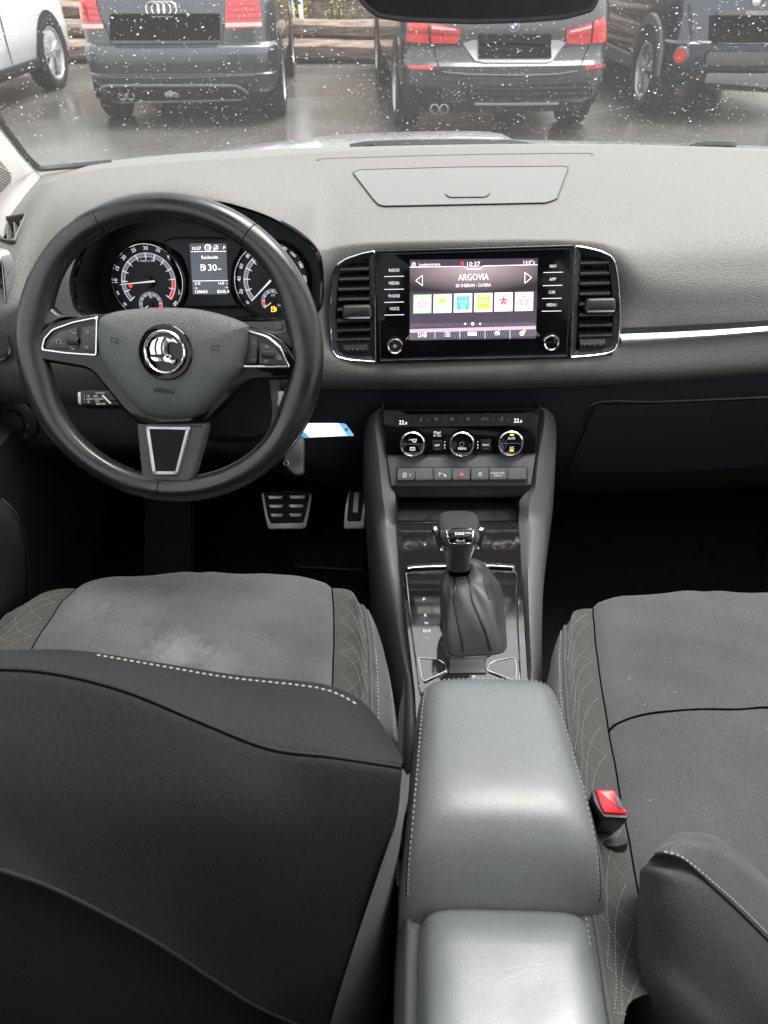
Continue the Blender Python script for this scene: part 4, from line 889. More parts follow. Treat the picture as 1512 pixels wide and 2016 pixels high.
# ================================================================== CENTRE CONSOLE
def z6(x, y): return (720+x/3.475, 780+y/3.475)
def lerp_tab(T_, k):
    if k <= T_[0][0]: return T_[0][1]
    for (a, b), (c, d) in zip(T_, T_[1:]):
        if k <= c: return b+(d-b)*(k-a)/(c-a)
    return T_[-1][1]
YT = [(95, .972), (180, .957), (400, .93), (600, .905), (700, .89), (850, .868), (1000, .819), (1160, .769), (1300, .73), (1600, .66), (1850, .595), (2016, .555)]
cons = thing('centre_console', 'tall grey centre console with gloss black deck between the front seats', 'centre console', (0, .75, .66))
def c6(x, y, dy=0): px, py = z6(x, y); return ony(px, py, lerp_tab(YT, y)+dy)
for sd_, tab in ((-1, [(88, 110, 114, 121), (110, 60, 92, 122), (150, 12, 70, 128), (220, 0, 66, 135), (400, 16, 88, 156), (560, 36, 104, 172), (700, 55, 120, 206), (860, 78, 142, 215), (1000, 95, 160, 222), (1160, 118, 182, 236), (1300, 140, 202, 254), (1600, 195, 238, 288), (1850, 245, 282, 320), (2016, 272, 305, 336)]),
                 (1, [(86, 1200, 1194, 1187), (100, 1258, 1215, 1186), (130, 1288, 1225, 1184), (200, 1294, 1222, 1178), (400, 1285, 1185, 1157), (500, 1275, 1172, 1145), (620, 1258, 1160, 1128), (720, 1246, 1122, 1052), (860, 1228, 1114, 1048), (1000, 1215, 1111, 1058), (1160, 1200, 1110, 1064), (1300, 1197, 1112, 1070), (1600, 1190, 1122, 1088), (1850, 1190, 1134, 1100), (2016, 1192, 1146, 1108)])):
    rows = []
    for y, o_, rd_, i_ in tab:
        a, b, c = c6(o_, y, .012), c6(rd_, y, -.002), c6(i_, y, .006)
        z_ = V((0, 0, 1))
        a2 = a-z_*.012+V((sd_*.004, 0, 0)); lowp = V((a.x+sd_*.012, a.y+.01, .36))
        rows.append([lowp, V((a.x+sd_*.01, a.y+.004, a.z-.10)), a2, a, a.lerp(b, .35)+z_*.003, a.lerp(b, .75)+z_*.003, b, b.lerp(c, .5)-z_*.001, c, c-z_*.02+V((0, .004, 0)), c-z_*.06])
    last = rows[-1]; lo_ = min(p.z for p in last)
    for yy, dz in ((.45, 0), (.3, -.004), (.1, -.03), (-.12, -.06)):
        k = (tab[-1][0]); rows.append([V((sd_*(.088 if j not in (8, 9, 10) else .07)+(p.x-last[3].x)*(1 if j < 8 else 0), yy, p.z+dz if j else .36)) for j, p in enumerate(last)])
    # densify lengthwise
    R_ = []
    for i in range(len(rows)-1):
        p0, p1, p2, p3 = rows[max(0, i-1)], rows[i], rows[i+1], rows[min(len(rows)-1, i+2)]
        for k in range(4): R_.append([cr_(a, b, c, d, k/4) if i > 2 else b.lerp(c, k/4) for a, b, c, d in zip(p0, p1, p2, p3)])
    R_.append(rows[-1])
    top_ = rows[0]; R_ = [[p+V((0, .08, 0)) for p in top_]]+R_
    obj('side_rail', M().loft(R_, cap=True), m_cons, cons, ang=50)
# climate panel
CF = tilt(ony(908, 860, .940), 25)
c6u = lambda ps, h=0: [CF.uv(*z6(x, y), h) for x, y in ps]
clm = thing('climate_panel', 'black climate control panel with three chrome-ringed dials reading 22.0', 'climate control', CF.o)
obj('panel_face', M().prism(CF, rpoly(c6u([(115, 92), (1194, 84), (1165, 392), (140, 402)]), .002, 2), -.02, 0, .001), m_gloss, clm)
obj('display_strip', M().prism(CF, c6u([(195, 128), (1115, 115), (1112, 200), (205, 210)], .0), 0, .0007), m_blk, clm)
kc = CF.sc(908, 860)/3.475
def ct(s_, x, y, h, w=None, m_=None, root=None, hh=.001, nm='legend'):
    px, py = z6(x, y); return txt(nm, CF, s_, px, py, h/3.475, hh, m_ or m_glow, root or clm, wp=w/3.475 if w else None)
for x, y in ((250, 179), (1036, 166)): ct('22', x-5, y, 27, 34, m_scr); ct('.0', x+24, y+6, 18, 18, m_scr)
for i, x in enumerate((376, 485, 594, 704, 815, 927)):
    y = 158-(x-376)*.008; g = M(); a = CF.uv(*z6(x, y), .001)
    if i in (0, 5): g.line(CF, [(a[0]+8*kc, a[1]+14*kc), (a[0]+6*kc, a[1]-8*kc), (a[0]-10*kc, a[1]-10*kc)], 5*kc, .001)
    elif i == 4: g.line(CF, [(a[0]-24*kc, a[1]-6*kc), (a[0]-16*kc, a[1]+2*kc), (a[0]-6*kc, a[1]+10*kc), (a[0]+8*kc, a[1]+10*kc), (a[0]+18*kc, a[1]+2*kc), (a[0]+24*kc, a[1]-6*kc), (a[0]-24*kc, a[1]-6*kc)], 2.5*kc, .001)
    else: g.line(CF, [(a[0]+8*kc, a[1]+10*kc), (a[0]+6*kc, a[1]-8*kc), (a[0]-6*kc, a[1]-8*kc)], 3*kc, .001); g.lathe(CF, (a[0]-8*kc, a[1]+6*kc), [(5*kc, .0012), (.00001, .0012)], 8); g.seg(CF, (a[0]-14*kc, a[1]-2*kc), (a[0]+2*kc, a[1]-3*kc), 2*kc, .001)
    obj('touch_symbol', g, m_grey, clm)
for x in (430, 540, 650, 760, 872, 975): obj('divider', M().seg(CF, CF.uv(*z6(x, 148)), CF.uv(*z6(x, 172)), 1.5*kc, .001), m_grey, clm)
for x, y, kind in ((320, 327, 0), (657, 328, 1), (992, 322, 2)):
    c = CF.uv(*z6(x, y), .008)
    kn = obj('dial_knob', M().lathe(CF, c, [(90*kc, 0), (90*kc, .008), (88*kc, .0095), (74*kc, .010), (70*kc, .0095), (.0001, .0095)], 48), m_gloss, clm)
    obj('chrome_ring', M().lathe(CF, c, [(88*kc, .0095), (86*kc, .0125), (80*kc, .0135), (75*kc, .0125), (72*kc, .0095)], 56), m_chrome, kn)
    obj('knurled_skirt', M().lathe(CF, (c[0], c[1]-.0008), [(93*kc, -.001), (92*kc, .006), (89*kc, .0075)], 64), m_blk, kn)
    hh = .0100
    if kind != 1: obj('split_line', M().seg(CF, (c[0]-68*kc, c[1]), (c[0]+68*kc, c[1]), 1.5*kc, hh), m_grey, kn)
    if kind == 0:
        g = M(); g.line(CF, [(c[0]-2*kc, c[1]+34*kc), (c[0]+30*kc, c[1]+34*kc), (c[0]+22*kc, c[1]+14*kc), (c[0]+4*kc, c[1]+14*kc), (c[0]-2*kc, c[1]+34*kc)], 3*kc, hh)
        for j in range(3): g.seg(CF, (c[0]+(4+j*8)*kc, c[1]+18*kc), (c[0]+(4+j*8)*kc, c[1]+30*kc), 2*kc, hh)
        g.line(CF, [(c[0]-16*kc, c[1]-22*kc), (c[0]+16*kc, c[1]-22*kc), (c[0]+16*kc, c[1]-42*kc), (c[0]-16*kc, c[1]-42*kc), (c[0]-16*kc, c[1]-22*kc)], 3*kc, hh)
        for j in range(3): g.seg(CF, (c[0]+(-8+j*8)*kc, c[1]-26*kc), (c[0]+(-8+j*8)*kc, c[1]-38*kc), 2*kc, hh)
        obj('defrost_symbols', g, m_glow, kn); ct('MAX', x-14, y-29, 9, 18, None, kn, hh)
    if kind == 1:
        obj('fan_ring', M().lathe(CF, c, [(16*kc, hh), (13*kc, hh)], 20), m_grey, kn); ct('MENU', 660, 358, 17, 56, None, kn, hh)
    if kind == 2:
        ct('AUTO', 998, 288, 17, 50, None, kn, hh); ct('A/C', 1000, 352, 17, 30, None, kn, hh)
        for dy in (59, -48): obj('amber_led', M().box(CF, c[0]+(5-12)*kc, c[0]+(5+14)*kc, c[1]+(dy-5)*kc, c[1]+(dy+5)*kc, hh, hh+.0003), m_amb, kn)
ct('Air Care', 489, 268, 15, 52)
g = M()
for dy in (0, -9): 
    a = CF.uv(*z6(489, 245-dy), .001); g.line(CF, [(a[0]+(-24+6*j)*kc, a[1]+4*kc*sin(j*.9)) for j in range(9)], 3*kc, .001)
obj('air_symbol', g, m_glow, clm)
for s_, x0, y0, x1, y1 in (('OFF', 455, 300, 524, 372), ('SYNC', 786, 297, 858, 370)):
    q = rpoly(c6u([(x0, y0), (x1, y0), (x1, y1), (x0, y1)]), .001, 2)
    if area2(q) < 0: q.reverse()
    ob = obj('push_button', M().prism(CF, q, 0, .0012, .0005), m_blk, clm); ct(s_, (x0+x1)/2, (y0+y1)/2, 14, 34 if s_ == 'OFF' else 46, None, ob, .0014)
    obj('button_bar', M().seg(CF, CF.uv(*z6((x0+x1)/2-14, y1-12)), CF.uv(*z6((x0+x1)/2+14, y1-12)), 2*kc, .0013), m_grey, ob)
for x in (540, 767):
    g = M()
    for j, y in enumerate((313, 334, 354)):
        a = CF.uv(*z6(x, y), .001)
        for k in range(3): an = k*pi/3; r = (4 if j == 0 else 6 if j == 1 else 5)*kc; g.seg(CF, (a[0]-r*cos(an), a[1]-r*sin(an)), (a[0]+r*cos(an), a[1]+r*sin(an)), 1.6*kc, .001)
    obj('fan_symbols', g, m_glow, clm)
# grey fascia with scallops under the dials, and the button bar
BFa = tilt(ony(908, 925, .918), 38)
b6 = lambda ps, h=0: [BFa.uv(*z6(x, y), h) for x, y in ps]
sc_pts = [(146, 398)]
for x in range(215, 1110, 12):
    y = 398-(x-150)*.0095
    for cx_, cy_ in ((320, 340), (657, 340), (992, 334)):
        d = (x-cx_)/118
        if abs(d) < 1: y = max(y, cy_+112*sqrt(1-d*d)**.8)
    sc_pts.append((x, y))
fas = [*sc_pts, (1163, 388), (1132, 606), (176, 612)]
obj('fascia', M().prism(BFa, b6(fas), -.012, .0005, .001, 2), m_cons, clm)
obj('dial_recess', M().prism(BFa, b6([(200, 380), (1110, 375), (1095, 470), (220, 475)]), -.012, -.0035), m_cons, clm)
bo = rpoly(b6([(208, 486), (1096, 481), (1108, 500), (1108, 610), (204, 614), (208, 505)]), .002, 2)
obj('button_gap', M().prism(BFa, bo, 0, .001), m_blk, clm)
bx = [212, 336, 463, 588, 716, 842, 968, 1103]
for i in range(7):
    x0, x1 = bx[i]+4, bx[i+1]-3; dy = -(x0-210)*.005
    R_ = []
    for y, h in ((490, .0012), (492, .0045), (496, .0055), (560, .0070), (572, .0066), (596, -.0005)):
        q = BFa.uv(*z6((x0+x1)/2, y+dy), .004)
        u0__, u1__ = BFa.uv(*z6(x0, y+dy), .004)[0], BFa.uv(*z6(x1, y+dy), .004)[0]
        R_.append([BFa.w(u0__+.0003, q[1], h-.002), BFa.w(u0__+.0006, q[1], h), BFa.w(u1__-.0006, q[1], h), BFa.w(u1__-.0003, q[1], h-.002)])
    bt = obj('push_button', M().loft(R_, cap=True), m_cons, clm, ang=25)
    obj('button_divider', M().seg(BFa, BFa.uv(*z6(bx[i+1]-1, 490+dy), .004), BFa.uv(*z6(bx[i+1]-1, 562+dy), .004), .0012, .004, .003), m_chrome, bt) if i < 6 else None
    c = BFa.uv(*z6((x0+x1)/2+(4 if i else -8), 536+dy), .007); g = M(); hh = .0072; kb_ = BFa.sc(908, 930)/3.475
    if i == 0: g.lathe(BFa, c, [(14*kb_, hh), (11*kb_, hh)], 18); g.seg(BFa, (c[0]+38*kb_, c[1]+4*kb_), (c[0]+38*kb_, c[1]-12*kb_), 4*kb_, hh)
    if i == 0: txt('legend', BFa, 'OFF', *z6((x0+x1)/2-8, 552), 3, .0072, m_white, bt); txt('legend', BFa, 'A', *z6((x0+x1)/2-8, 534), 3.5, .0074, m_white, bt)
    if i == 2: txt('legend', BFa, 'P', *z6(508, 534), 6.5, .0074, m_white, bt); g.line(BFa, [(c[0]-6*kb_, c[1]+8*kb_), (c[0], c[1]), (c[0]+6*kb_, c[1]+4*kb_)], 3*kb_, hh); g.prism(BFa, [(c[0]+4*kb_, c[1]-14*kb_), (c[0]+22*kb_, c[1]-14*kb_), (c[0]+13*kb_, c[1]+4*kb_)], hh, hh+.0002)
    if i == 3:
        t3 = [(c[0]-23*kb_, c[1]-14*kb_), (c[0]+23*kb_, c[1]-14*kb_), (c[0], c[1]+22*kb_)]
        obj('hazard_triangle', M().prism(BFa, t3, .007, .0074), mat('hazard_red', (.45, .015, .03), .4), bt); obj('triangle_line', M().line(BFa, [((p[0]-c[0])*.45+c[0], (p[1]-c[1])*.45+c[1]) for p in t3+[t3[0]]], 1.6*kb_, .0075), m_white, bt)
    if i == 4: g.frame(BFa, rpoly([(c[0]-12*kb_, c[1]-14*kb_), (c[0]+12*kb_, c[1]-14*kb_), (c[0]+12*kb_, c[1]+4*kb_), (c[0]-12*kb_, c[1]+4*kb_)], .0004, 1), inset(rpoly([(c[0]-12*kb_, c[1]-14*kb_), (c[0]+12*kb_, c[1]-14*kb_), (c[0]+12*kb_, c[1]+4*kb_), (c[0]-12*kb_, c[1]+4*kb_)], .0004, 1), 3*kb_), hh, hh+.0003, .0001); g.lathe(BFa, (c[0], c[1]+4*kb_), [(9*kb_, hh), (6*kb_, hh)], 12, 0, pi)
    if i == 5: txt('legend', BFa, 'PASSENGER', *z6(902, 526), 3.1, .0074, m_white, bt, wp=27); txt('legend', BFa, 'AIRBAG', *z6(905, 543), 3.1, .0074, m_white, bt, wp=18)
    if g.v: obj('button_symbol', g, m_white, bt)
# overhang and tray recess
ov = M(); ov.loft([[c6(x, y, dy_) for x in xs_] for y, dy_, xs_ in ((606, .002, (178, 640, 1132)), (640, .004, (182, 640, 1126)), (690, .01, (200, 640, 1070)), (704, .05, (205, 640, 1060)), (700, .15, (205, 640, 1060)))])
obj('overhang', ov, m_blk, clm)
tr = M(); 
def box8(x0, x1, y0, y1, z0, z1): return [V((x0, y0, z0)), V((x1, y0, z0)), V((x1, y1, z0)), V((x0, y1, z0)), V((x0, y0, z1)), V((x1, y0, z1)), V((x1, y1, z1)), V((x0, y1, z1))]
DK = tilt(onz(911, 1130, .684), 90)
dk = lambda ps, h=0: [DK.uv(*z6(x, y), h) for x, y in ps]
q = box8(c6(216, 860).x, c6(1046, 860).x, c6(640, 860).y, 1.03, c6(640, 860).z-.006, c6(640, 700).z)
obj('phone_tray', M().add(q, [(0, 1, 2, 3), (1, 2, 6, 5), (0, 3, 7, 4), (3, 2, 6, 7)]), m_blk, cons)
tl_ = ony(*z6(245, 830), .86); tr2 = ony(*z6(948, 830), .86)
0 and obj('tray_insert', M().add([tl_+V((0, 0, .002)), tr2+V((0, 0, .002)), tr2+V((0, .05, .022)), tl_+V((0, .05, .022))], [(0, 1, 2, 3)]), m_rub, cons)
obj('tray_lip', M().tube([c6(218, 858), c6(640, 862), c6(1046, 858)], .0018, 6), m_gloss, cons)
# gloss deck
deck = [(214, 858), (640, 862), (1048, 858), (1064, 1160), (1086, 1600), (1112, 2030), (1120, 2300), (350, 2300), (338, 2030), (288, 1600), (234, 1180)]
obj('gloss_deck', M().prism(DK, dk(deck), -.02, 0), m_deckg, cons)
obj('chrome_bar', M().tube([DK.w(*p, .003) for p in dk([(286, 1186), (330, 1178), (480, 1172), (640, 1168), (860, 1168), (1000, 1176), (1012, 1182)])], .0042, 8, flat=.55), m_chrome, cons)
fo = rpoly(dk([(268, 1214), (1034, 1206), (1046, 1600), (1068, 2040), (366, 2040), (308, 1600)], .002), .003, 3)
if area2(fo) < 0: fo.reverse()
obj('chrome_frame', M().frame(DK, fo, inset(fo, .0020), .0, .0042, .001), m_chrome, cons)
obj('gate_plate', M().prism(DK, inset(fo, .0020), 0, .0022), m_deckg, cons)
for s_, x, y, h in (('P', 400, 1389, 24), ('R', 410, 1499, 24), ('N', 415, 1552, 22), ('D/S', 420, 1606, 26), ('+', 472, 1575, 12)):
    px, py = z6(x, y); txt('gear_letter', DK, s_, px, py, h/3.475, .0024, m_white if s_ == '+' else m_glow, cons, bold=.01)
obj('gear_arrow', M().line(DK, dk([(410, 1650), (434, 1650), (422, 1666), (410, 1650)], .0024), .0005, .0024), m_white, cons)
# cup holder pads
m_pan = mat('brushed_grey_insert', (.28, .28, .285), .25, .6, rvar=(40, .18, .35))
for ps in ([(356, 1790), (500, 1803), (545, 1832), (560, 1880), (400, 1960), (380, 1930)], [(1022, 1788), (872, 1815), (840, 1840), (826, 1880), (1030, 1960), (1036, 1880)]):
    q = rpoly(dk(ps, .003), .003, 3)
    if area2(q) < 0: q.reverse()
    o = obj('cup_surround', M().prism(DK, inset(q, .0015), .0022, .0038), m_deckg, cons); obj('chrome_edge', M().frame(DK, q, inset(q, .0012), .0022, .0048, .0004), m_chrome, o)
obj('cup_bridge', M().prism(DK, rpoly(dk([(560, 1795), (830, 1792), (815, 1830), (830, 1900), (560, 1900), (575, 1830)], .003), .003, 3), .0022, .0045, .0015), m_blk, cons)
# ================================================================== GEAR LEVER
GL = thing('gear_lever', 'automatic gear lever with chrome-sided knob marked DSG 4x4 and stitched boot', 'gear lever', ony(905, 1120, .70))
def ring6(x0, x1, yc, Y, ry, n_=3.0, N=36, zc=0, tl=0):
    a, b = ony(*z6(x0, yc), Y), ony(*z6(x1, yc), Y); c = (a+b)/2; rx = (b.x-a.x)/2
    return [c+V((rx*math.copysign(abs(cos(t))**(2/n_), cos(t)), ry*math.copysign(abs(sin(t))**(2/n_), sin(t)), zc+tl*sin(t)*ry)) for t in [2*pi*k/N for k in range(N)]]
kr = [(556, 714, 1160, .700, .018, 2.6), (552, 716, 1120, .700, .019, 2.6), (545, 722, 1080, .700, .020, 2.6), (536, 736, 1040, .700, .024, 2.7), (520, 752, 985, .700, .031, 2.8), (500, 774, 940, .700, .037, 2.9), (492, 783, 905, .700, .0395, 3.0), (496, 778, 878, .700, .038, 3.0), (510, 765, 857, .70, .032, 3), (560, 715, 845, .70, .022, 2.6), (630, 645, 841, .70, .004, 2.2)]
RR = [ring6(*r, tl=-.28) for r in kr]
R2 = []
for i in range(len(RR)-1):
    a, b, c, d = RR[max(0, i-1)], RR[i], RR[i+1], RR[min(len(RR)-1, i+2)]
    for k in range(3): R2.append([cr_(p, q, r, s_, k/3) for p, q, r, s_ in zip(a, b, c, d)])
R2.append(RR[-1])
knm = M().loft(R2, cu=True, cap=True)
m_knob = mat('satin_black_knob', (.045, .045, .047), .3, rvar=(30, .28, .42))
kn = obj('knob', knm, m_knob, GL, ang=60)
kbv = BVHTree.FromPolygons(knm.v, knm.f)
for sgn, ps in ((-1, [(448, 900), (470, 880), (492, 886), (500, 930), (512, 985), (540, 1050), (528, 1058), (492, 1020), (455, 965)]), (1, [(802, 900), (790, 882), (775, 886), (770, 930), (760, 985), (742, 1040), (752, 1046), (780, 1000), (800, 950)])):
    yy = .686; f_ = tilt(ony(*z6(620, 930), yy), 38)
    obj('side_button', M().prism(f_, rpoly([f_.uv(*z6(*p)) for p in ps], .003, 3), -.012, .012, .006, 4), m_chrome, kn)
badge = drape([z6(553, 918), z6(640, 908), z6(735, 914)], [z6(575, 1000), z6(640, 1008), z6(722, 1000)], 12, 8, .0009, kbv)
obj('badge', M().loft(badge), m_gloss, kn)
be = badge[0]+[r[-1] for r in badge[1:]]+badge[-1][::-1][1:]+[r[0] for r in badge[::-1][1:-1]]
obj('badge_edge', M().tube(be, .0009, 5, closed=True), m_chrome, kn)
for s_, x, y, h, w in (('DSG', 642, 941, 23, 62), ('4x4', 646, 988, 24, 64)):
    c = hit(*z6(x, y), 0, kbv); nn_ = (hit(*z6(x, y), .01, kbv)-c).normalized(); f_ = Fr(c, (1, 0, 0), nn_.cross(V((1, 0, 0))))
    px, py = z6(x, y); txt('badge_lettering', f_, s_, px, py, h/3.475, .0018, m_white, kn, wp=w/3.475, bold=.02)
obj('seam_line', M().tube([p for p in [hit(*z6(x, y), .0002, kbv) for x, y in ((505, 880), (515, 930), (530, 990), (552, 1060))] if p], .0006, 5), m_blk, kn)
obj('seam_line', M().tube([p for p in [hit(*z6(x, y), .0002, kbv) for x, y in ((768, 880), (758, 930), (742, 990), (722, 1060))] if p], .0006, 5), m_blk, kn)
col = [ring6(550, 718, 1168, .700, .019, 2.5, 30), ring6(556, 712, 1176, .70, .019, 2.5, 30), ring6(566, 702, 1186, .70, .017, 2.5, 30)]
obj('chrome_collar', M().loft(col, cu=True), m_chrome, GL)
# boot: top ring to base ring with folds
tp = ring6(570, 706, 1190, .70, .016, 2.4, 72)
bc_ = [DK.w(*p, .004) for p in dk([(728, 1500)])][0]
base = rpoly(dk([(512, 1300), (930, 1296), (968, 1740), (556, 1764)], .006), .016, 8)
if area2(base) < 0: base.reverse()
bp = [p for p, _ in resamp([V((p[0], p[1], 0)) for p in base]+[V((base[0][0], base[0][1], 0))], .001)]
per = len(bp); ctr = sum(bp, V((0, 0, 0)))/per
def angb(p): return atan2(p.y-ctr.y, p.x-ctr.x)
rows = []
for j in range(15):
    t = j/14; row = []
    for k in range(72):
        a = 2*pi*k/72; q = min(bp, key=lambda p: abs((angb(p)-a+pi) % (2*pi)-pi)); b_ = DK.w(q.x, q.y, .003); T_ = tp[k]
        h_ = t**1.0; bul = .003*sin(pi*t)+.004*sin(pi*t*.5)*t-.0035*sin(pi*t)*sum(math.exp(-(((a-a1+pi) % (2*pi)-pi)/.10)**2) for a1 in (.5, 2.2, 4.35, 5.1)); p = T_.lerp(b_, t**1.3); zc = T_.z+(b_.z-T_.z)*(t**.72)
        out = V((cos(a), sin(a), 0)); w_ = sin(pi*t)*(.0025*sin(3*a+5*t+1)+.0018*sin(7*a-10*t)+.0016*(1-2*abs(sin(1.0*a+6*t))))
        p = V((p.x, p.y, p.z))+out*(bul+w_)+V((0, 0, .018*sin(pi*t)))
        if t > .9: p = p.lerp(b_, (t-.9)*6)
        row.append(p)
    rows.append(row)
bm_ = M().loft(rows, cu=True); bo_ = obj('boot', bm_, m_boot, GL, ang=80)
bbv = BVHTree.FromPolygons(bm_.v, bm_.f)
for ln in ([(600, 1205), (612, 1290), (606, 1400), (628, 1530), (655, 1650), (668, 1750)], [(690, 1205), (715, 1290), (730, 1400), (770, 1500), (820, 1620), (852, 1740)], [(808, 1240), (825, 1310), (850, 1395)]):
    pts = [hit(p.x, p.y, .0003, bbv) for p in spline([V(z6(*q)) for q in ln], 8)]; pts = [p for p in pts if p]
    obj('seam_groove', M().tube(pts, .0009, 5), m_blk, bo_)
    for dx in (-9, 9):
        pts = [hit(p.x+dx/3.475, p.y, .0004, bbv) for p in spline([V(z6(*q)) for q in ln], 8)]; pts = [p for p in pts if p]
        obj('seam_stitches', M().dash(pts, .0035, .0024, .0006), m_blk, bo_, kind='stuff')
# ================================================================== ARMREST
ar_ = thing('armrest', 'wide grey leatherette armrest with white stitching on the centre console', 'armrest', (0, .38, .72))
def sect(y, w, zt, zb, n_=5.0, N=48, cx_=0):
    return [V((cx_+w*math.copysign(abs(cos(t))**(2/n_), cos(t))*(1+.0*sin(t)), y, zb+(zt-zb)*abs(sin(t))**(2/n_))) for t in [pi*k/N for k in range(N+1)]]
stn = [(.508, .045, .735, .70), (.507, .060, .752, .70), (.500, .068, .768, .70), (.487, .0725, .777, .69), (.46, .0765, .781, .685), (.42, .080, .783, .68), (.375, .084, .783, .68), (.347, .087, .777, .67), (.329, .090, .763, .66), (.317, .092, .742, .65), (.308, .093, .718, .64), (.302, .093, .692, .63), (.300, .091, .66, .62)]
def armx(py):  return 0
Rw = []
KEY = [sect(y, w, zt, zb, cx_=-.001+(.5-y)*.012) for y, w, zt, zb in stn]
for i in range(len(KEY)-1):
    a, b, c, d = KEY[max(0, i-1)], KEY[i], KEY[i+1], KEY[min(len(KEY)-1, i+2)]
    for k in range(4): Rw.append([cr_(p, q, r, s_, k/4) for p, q, r, s_ in zip(a, b, c, d)])
Rw.append(KEY[-1])
am = M().loft(Rw, cap=True); ao = obj('cushion', am, m_arm, ar_, ang=70)
iL, iR = 37, 11
for ii in (iL, iR):
    ln = [r[ii]+V((0, 0, .0004))+(V((0.0004 if ii == iR else -.0004, 0, 0))) for r in Rw[9:-8]]
    if True: obj('stitching', M().dash(ln, .0050, .0034, .00055), m_thread, ao, kind='stuff')
    j2 = ii+(1 if ii > 24 else -1); obj('seam_groove', M().tube([r[j2]+V((0, 0, .0000)) for r in Rw[8:-8]], .0006, 5), m_blk, ao)
ln = [p+V((0, .0008, .0003)) for p in spline([Rw[9][k] for k in range(iR, iL+1, 2)], 3)]
obj('stitching', M().dash(ln, .0050, .0034, .00055), m_thread, ao, kind='stuff')
# body of the console under and behind the armrest
cb = M().loft([sect(y, w, zt, zb, 8) for y, w, zt, zb in ((.50, .078, .70, .40), (.45, .084, .70, .40), (.3, .092, .66, .38), (.2, .094, .64, .38), (-.12, .096, .60, .38))], cap=True)
obj('rear_body', cb, m_cons, cons)
rb = M().loft([sect(y, w, zt, zb, 6, cx_=.004) for y, w, zt, zb in ((.306, .062, .66, .60), (.304, .073, .694, .60), (.296, .077, .702, .60), (.27, .078, .704, .60), (.2, .078, .702, .59), (.1, .078, .697, .58), (.0, .078, .69, .57), (-.12, .074, .68, .56), (-.13, .07, .66, .56))], cap=True)
obj('rear_box', rb, m_armr, cons, ang=60)
# ================================================================== SEATS
def pw(T_, k):
    T_ = [V((a, b, 0)) for a, b in T_]; 
    if k <= T_[0].x: return T_[0].y
    for i in range(len(T_)-1):
        if k <= T_[i+1].x: return cr_(T_[max(0, i-1)], T_[i], T_[i+1], T_[min(len(T_)-1, i+2)], (k-T_[i].x)/(T_[i+1].x-T_[i].x)).y
    return T_[-1].y
UX = [(0, 0), (.70, .70), (.86, .86), (.94, .945), (1.0, .985), (1.08, 1.0), (1.2, 1.0)]
UZ = [(0, 0), (.4, .002), (.66, .007), (.70, .004), (.73, .010), (.80, .018), (.86, .020), (.875, .017), (.89, .021), (.94, .014), (1.0, -.008), (1.08, -.045), (1.2, -.20)]
VY = [(0, .0), (.25, -.004), (.5, .004), (.75, .018), (1, .04), (1.5, .10), (2.5, .22), (4, .45)]
VZ = [(0, -.22), (.25, -.09), (.5, -.034), (.75, -.010), (1, -.001), (1.5, .0), (2.5, -.008), (4, -.03)]
def seat_pt(cx_, Y0, hw, z0, u, v):
    au = abs(u); s_ = 1 if u >= 0 else -1
    yf = Y0-.040*au**2-.095*min(au, 1.0)**5
    narrow = 1-.13*math.exp(-pw(VY, v)/.10)
    x = cx_+s_*hw*pw(UX, au)*narrow; y = yf-pw(VY, v)
    z = z0+pw(UZ, au)*(1 if v > 1 else .5+.5*v)+pw(VZ, v)
    z += .0016*sin(23*u+9*v+cx_*9)*sin(7*v+3*u)+.0012*sin(11*u-13*v)
    return V((x, y, z))
VV = [0, .25, .4, .5, .6, .7, .8, .9, 1.0]+[1+.12*k for k in range(1, 26)]
def seat(label, cx_, Y0, hw, z0, worn, vmax=9):
    vv = [v for v in VV if v <= vmax]
    root = thing('seat', label, 'car seat', (cx_, .45, .45), 'front seats')
    P = lambda u, v: seat_pt(cx_, Y0, hw, z0, u, v)
    def strip(u0_, u1_, n_): return [[P(u0_+(u1_-u0_)*i/n_, v) for i in range(n_+1)] for v in vv]
    obj('centre_panel', M().loft(strip(-.70, .70, 28)), m_fabw if worn else m_fab, root, ang=80)
    for s_ in (-1, 1):
        obj('quilted_panel', M().loft(strip(s_*.70, s_*.875, 7)), m_quilt, root, ang=80)
        obj('outer_bolster', M().loft(strip(s_*.875, s_*1.2, 14)), m_fab, root, ang=80)
        o_ = V((0, 0, .0008))
        obj('seam_piping', M().tube([P(s_*.70, v)-V((0, 0, .0005)) for v in vv[4:]], .0014, 6), m_seam, root)
        obj('edge_piping', M().tube([P(s_*.875, v)+V((0, 0, .0012)) for v in vv[4:]], .0024, 6), m_fab, root)
        obj('bolster_stitching', M().dash([P(s_*.90, v)+o_ for v in vv[5:]], .0050, .0034, .00055), m_thread, root, kind='stuff')
        obj('outer_stitching', M().dash([P(s_*.995, v)+o_ for v in vv[4:]], .0050, .0034, .00055), m_thread, root, kind='stuff')
        q = M()
        for k in range(20):
            v0 = .7+k*.24
            for sg in (1, -1):
                ln = []
                for i in range(9):
                    t = i/8; u = .712+.152*t; v = v0+sg*.48*(t-.5)
                    if .85 < v < min(4, vmax): ln.append(P(s_*u, v)+o_)
                if len(ln) > 2: q.dash(ln, .0030, .0021, .00042)
        obj('diamond_stitching', q, m_threadq, root, kind='stuff')
    obj('cross_seam', M().tube([P(u/20*.70, 2.42)+V((0, 0, .0003)) for u in range(-20, 21)], .0013, 6), m_seam, root)
    return root, P
ds, DP = seat('driver seat with worn grey fabric cushion and quilted sides behind the steering wheel', -.362, .765, .276, .70, True, 3.05)
ps_, PP = seat('passenger seat with clean grey fabric cushion right of the armrest', .316, .738, .266, .69, False)
